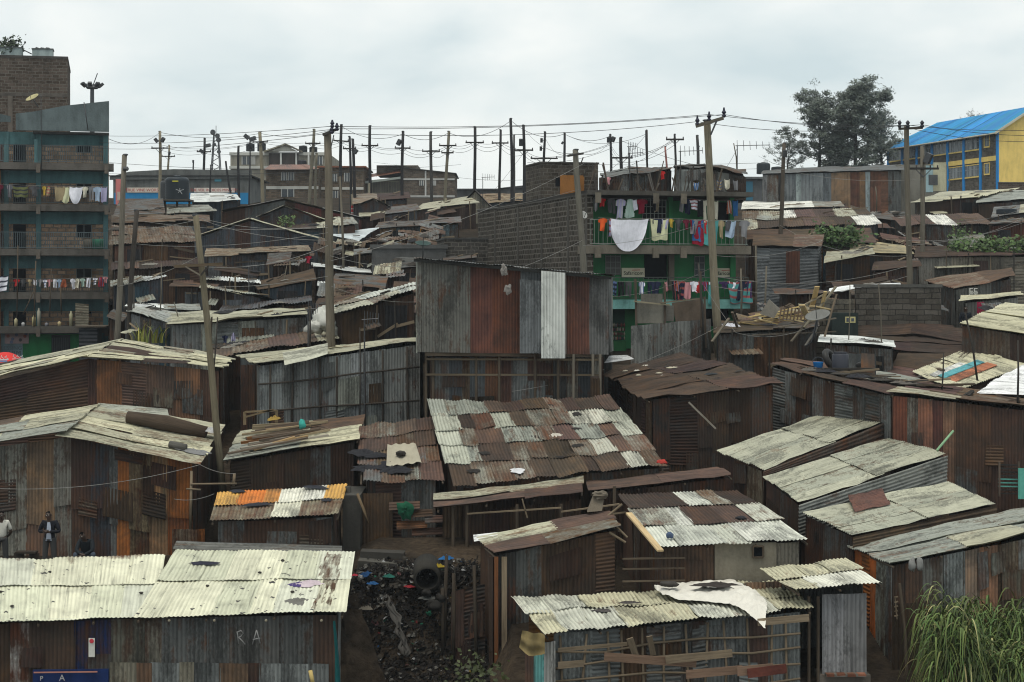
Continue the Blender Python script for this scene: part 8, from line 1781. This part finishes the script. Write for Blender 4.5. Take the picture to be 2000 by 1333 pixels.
person('man in a dark jacket over a pale blue shirt standing with clasped hands',lp,d,(.012,.013,.018),(.055,.055,.055),(.38,.42,.50),coat=.12)
d=dict(ST); d.update(elL=(-.27,.06,1.12),wrL=(-.14,.17,.95),elR=(.27,.07,1.12),wrR=(.12,.18,.95),shR=(.18,.02,1.41),head=(.01,-.03,1.60))
lp2=feet(3,54.6); lp2.z=P(0,1000,54.6).z-1.72
person('man in a white striped shirt standing with hands behind his back at the left edge',lp2,d,(.50,.49,.44),(.045,.045,.045),sleeve=.85)
mbx=MB()
d=dict(pel=(0,.05,.42),chs=(0,-.14,.74),nck=(-.02,-.24,.90),head=(-.06,-.31,1.0),face=(-.25,-1,-.35),shL=(-.19,-.14,.84),shR=(.19,-.14,.84),elL=(-.24,-.34,.58),wrL=(-.07,-.48,.50),elR=(.24,-.34,.58),wrR=(.0,-.47,.47),hdL=(.8,-.3,-.2),hdR=(-.8,-.3,-.2),hpL=(-.12,.0,.42),hpR=(.12,.0,.42),knL=(-.26,-.40,.50),knR=(.27,-.40,.50),anL=(-.24,-.32,.09),anR=(.24,-.32,.09))
lp3=feet(170,54.9); lp3.z=P(0,1040,54.8).z-1.10
person('man in dark clothes sitting hunched with hands together against the patched wall',lp3,d,(.016,.020,.024),(.06,.075,.10))
mb=MB(); p_=lp3+Vector((0,.12,0)); lathe(mb,Vector((p_.x,p_.y,lp3.z-.02)),[(.2,0),(.22,.12),(.19,.34),(.15,.35)],(.07,.06,.05),12); tag(mb.build('stool','wood',None,True,p_),'low stump stool under the sitting man','stool')
mb=MB(); Z=lp.z+.38; a_=P(32,0,55.6); b_=P(72,0,55.6); bar(mb,(a_.x,55.6,Z),(b_.x,55.6,Z),.35,.05,(.05,.04,.032)); rt=thing('bench','dark low bench between the two standing men','bench',(a_.x,55.6,lp.z)); mb.build('seat','wood',rt)
for x in (a_.x+.08,b_.x-.08): mb=MB(); bar(mb,(x,55.6,lp.z-.2),(x,55.6,Z-.026),.3,.05,(.05,.04,.032)); mb.build('leg','wood',rt)
lp4=P(1886,650,80.5); lp4.z=P(0,600,80.5).z-1.7
d=dict(ST); d.update(elL=(-.25,.0,1.12),wrL=(-.22,-.1,.88),elR=(.25,.0,1.12),wrR=(.22,-.1,.88)); person('distant person in dark clothes standing beside the crimson curtain',lp4,d,(.015,.018,.025),(.02,.02,.025))

# ================================================================ camera, light, sky, air
cam=bpy.data.cameras.new('camera'); co=bpy.data.objects.new('camera',cam); COL.objects.link(co); sc.camera=co
cam.sensor_width=36; cam.lens=36*F/2000; cam.shift_y=-(666.5-HY)/2000; cam.clip_end=6000; cam.clip_start=.5
co.rotation_euler=(math.pi/2,0,0)
sun=bpy.data.lights.new('sun','SUN'); sun.energy=SUN_E; sun.angle=math.radians(35); sun.color=(1,.94,.82)
so=bpy.data.objects.new('sun',sun); COL.objects.link(so); EL,AZ=math.radians(72),math.radians(200)
sd=Vector((math.cos(EL)*math.sin(AZ),math.cos(EL)*math.cos(AZ),math.sin(EL))); so.rotation_euler=(-sd).to_track_quat('-Z','Y').to_euler()
w=bpy.data.worlds.new('World'); sc.world=w; w.use_nodes=True; t=w.node_tree; bg=t.nodes['Background']
sk=t.nodes.new('ShaderNodeTexSky'); sk.sky_type='NISHITA'; sk.sun_disc=False; sk.sun_elevation=EL; sk.sun_rotation=AZ; sk.dust_density=2.0
tc=t.nodes.new('ShaderNodeTexCoord')
cl=nz(t,mapping(t,tc.outputs['Generated'],(2.2,2.2,5.0),(.3,.2,.1)),2.0,5,.5,.5)
cl2=nz(t,mapping(t,tc.outputs['Generated'],(7.0,7.0,15.0),(1.3,.2,.4)),1.5,4,.5,.3)
cv=mth(t,'ADD',mth(t,'MULTIPLY',cl,.7),mth(t,'MULTIPLY',cl2,.3))
cc=ramp(t,cv,[(.38,(CLD*.69,CLD*.80,CLD*.825)),(.5,(CLD*.88,CLD*.95,CLD*.945)),(.60,(CLD*1.03,CLD*1.06,CLD*1.03))])
m_=mix(t,.93,sk.outputs[0],cc); L(t,m_,bg.inputs[0]); bg.inputs[1].default_value=.12
# pale wet air over the whole hillside
if HAZE>0:
    hm=bpy.data.materials.new('haze_air'); hm.use_nodes=True; ht=hm.node_tree
    for x in list(ht.nodes):
        if x.type=='BSDF_PRINCIPLED': ht.nodes.remove(x)
    pv=ht.nodes.new('ShaderNodeVolumePrincipled'); pv.inputs['Color'].default_value=(.80,.88,.96,1); pv.inputs['Density'].default_value=HAZE; pv.inputs['Anisotropy'].default_value=.2
    L(ht,pv.outputs[0],[x for x in ht.nodes if x.type=='OUTPUT_MATERIAL'][0].inputs['Volume'])
    mb=MB(); x0,x1,y0,y1,z0,z1=-700,700,-8,2200,-43,42
    vs=[(x0,y0,z0),(x1,y0,z0),(x1,y1,z0),(x0,y1,z0),(x0,y0,z1),(x1,y0,z1),(x1,y1,z1),(x0,y1,z1)]
    mb.add([Vector(v) for v in vs],[(3,2,1,0),(4,5,6,7),(0,1,5,4),(1,2,6,5),(2,3,7,6),(3,0,4,7)],(1,1,1)); tag(mb.build('haze',hm),None,None,None,'stuff')
sc.view_settings.view_transform='Standard'; sc.view_settings.look='None'; sc.view_settings.exposure=EXPO; sc.view_settings.gamma=1.0; sc.view_settings.use_curve_mapping=False
sc.cycles.max_bounces=6; sc.cycles.diffuse_bounces=3; sc.cycles.volume_bounces=1; sc.cycles.use_denoising=DEN; sc.cycles.filter_width=1.1
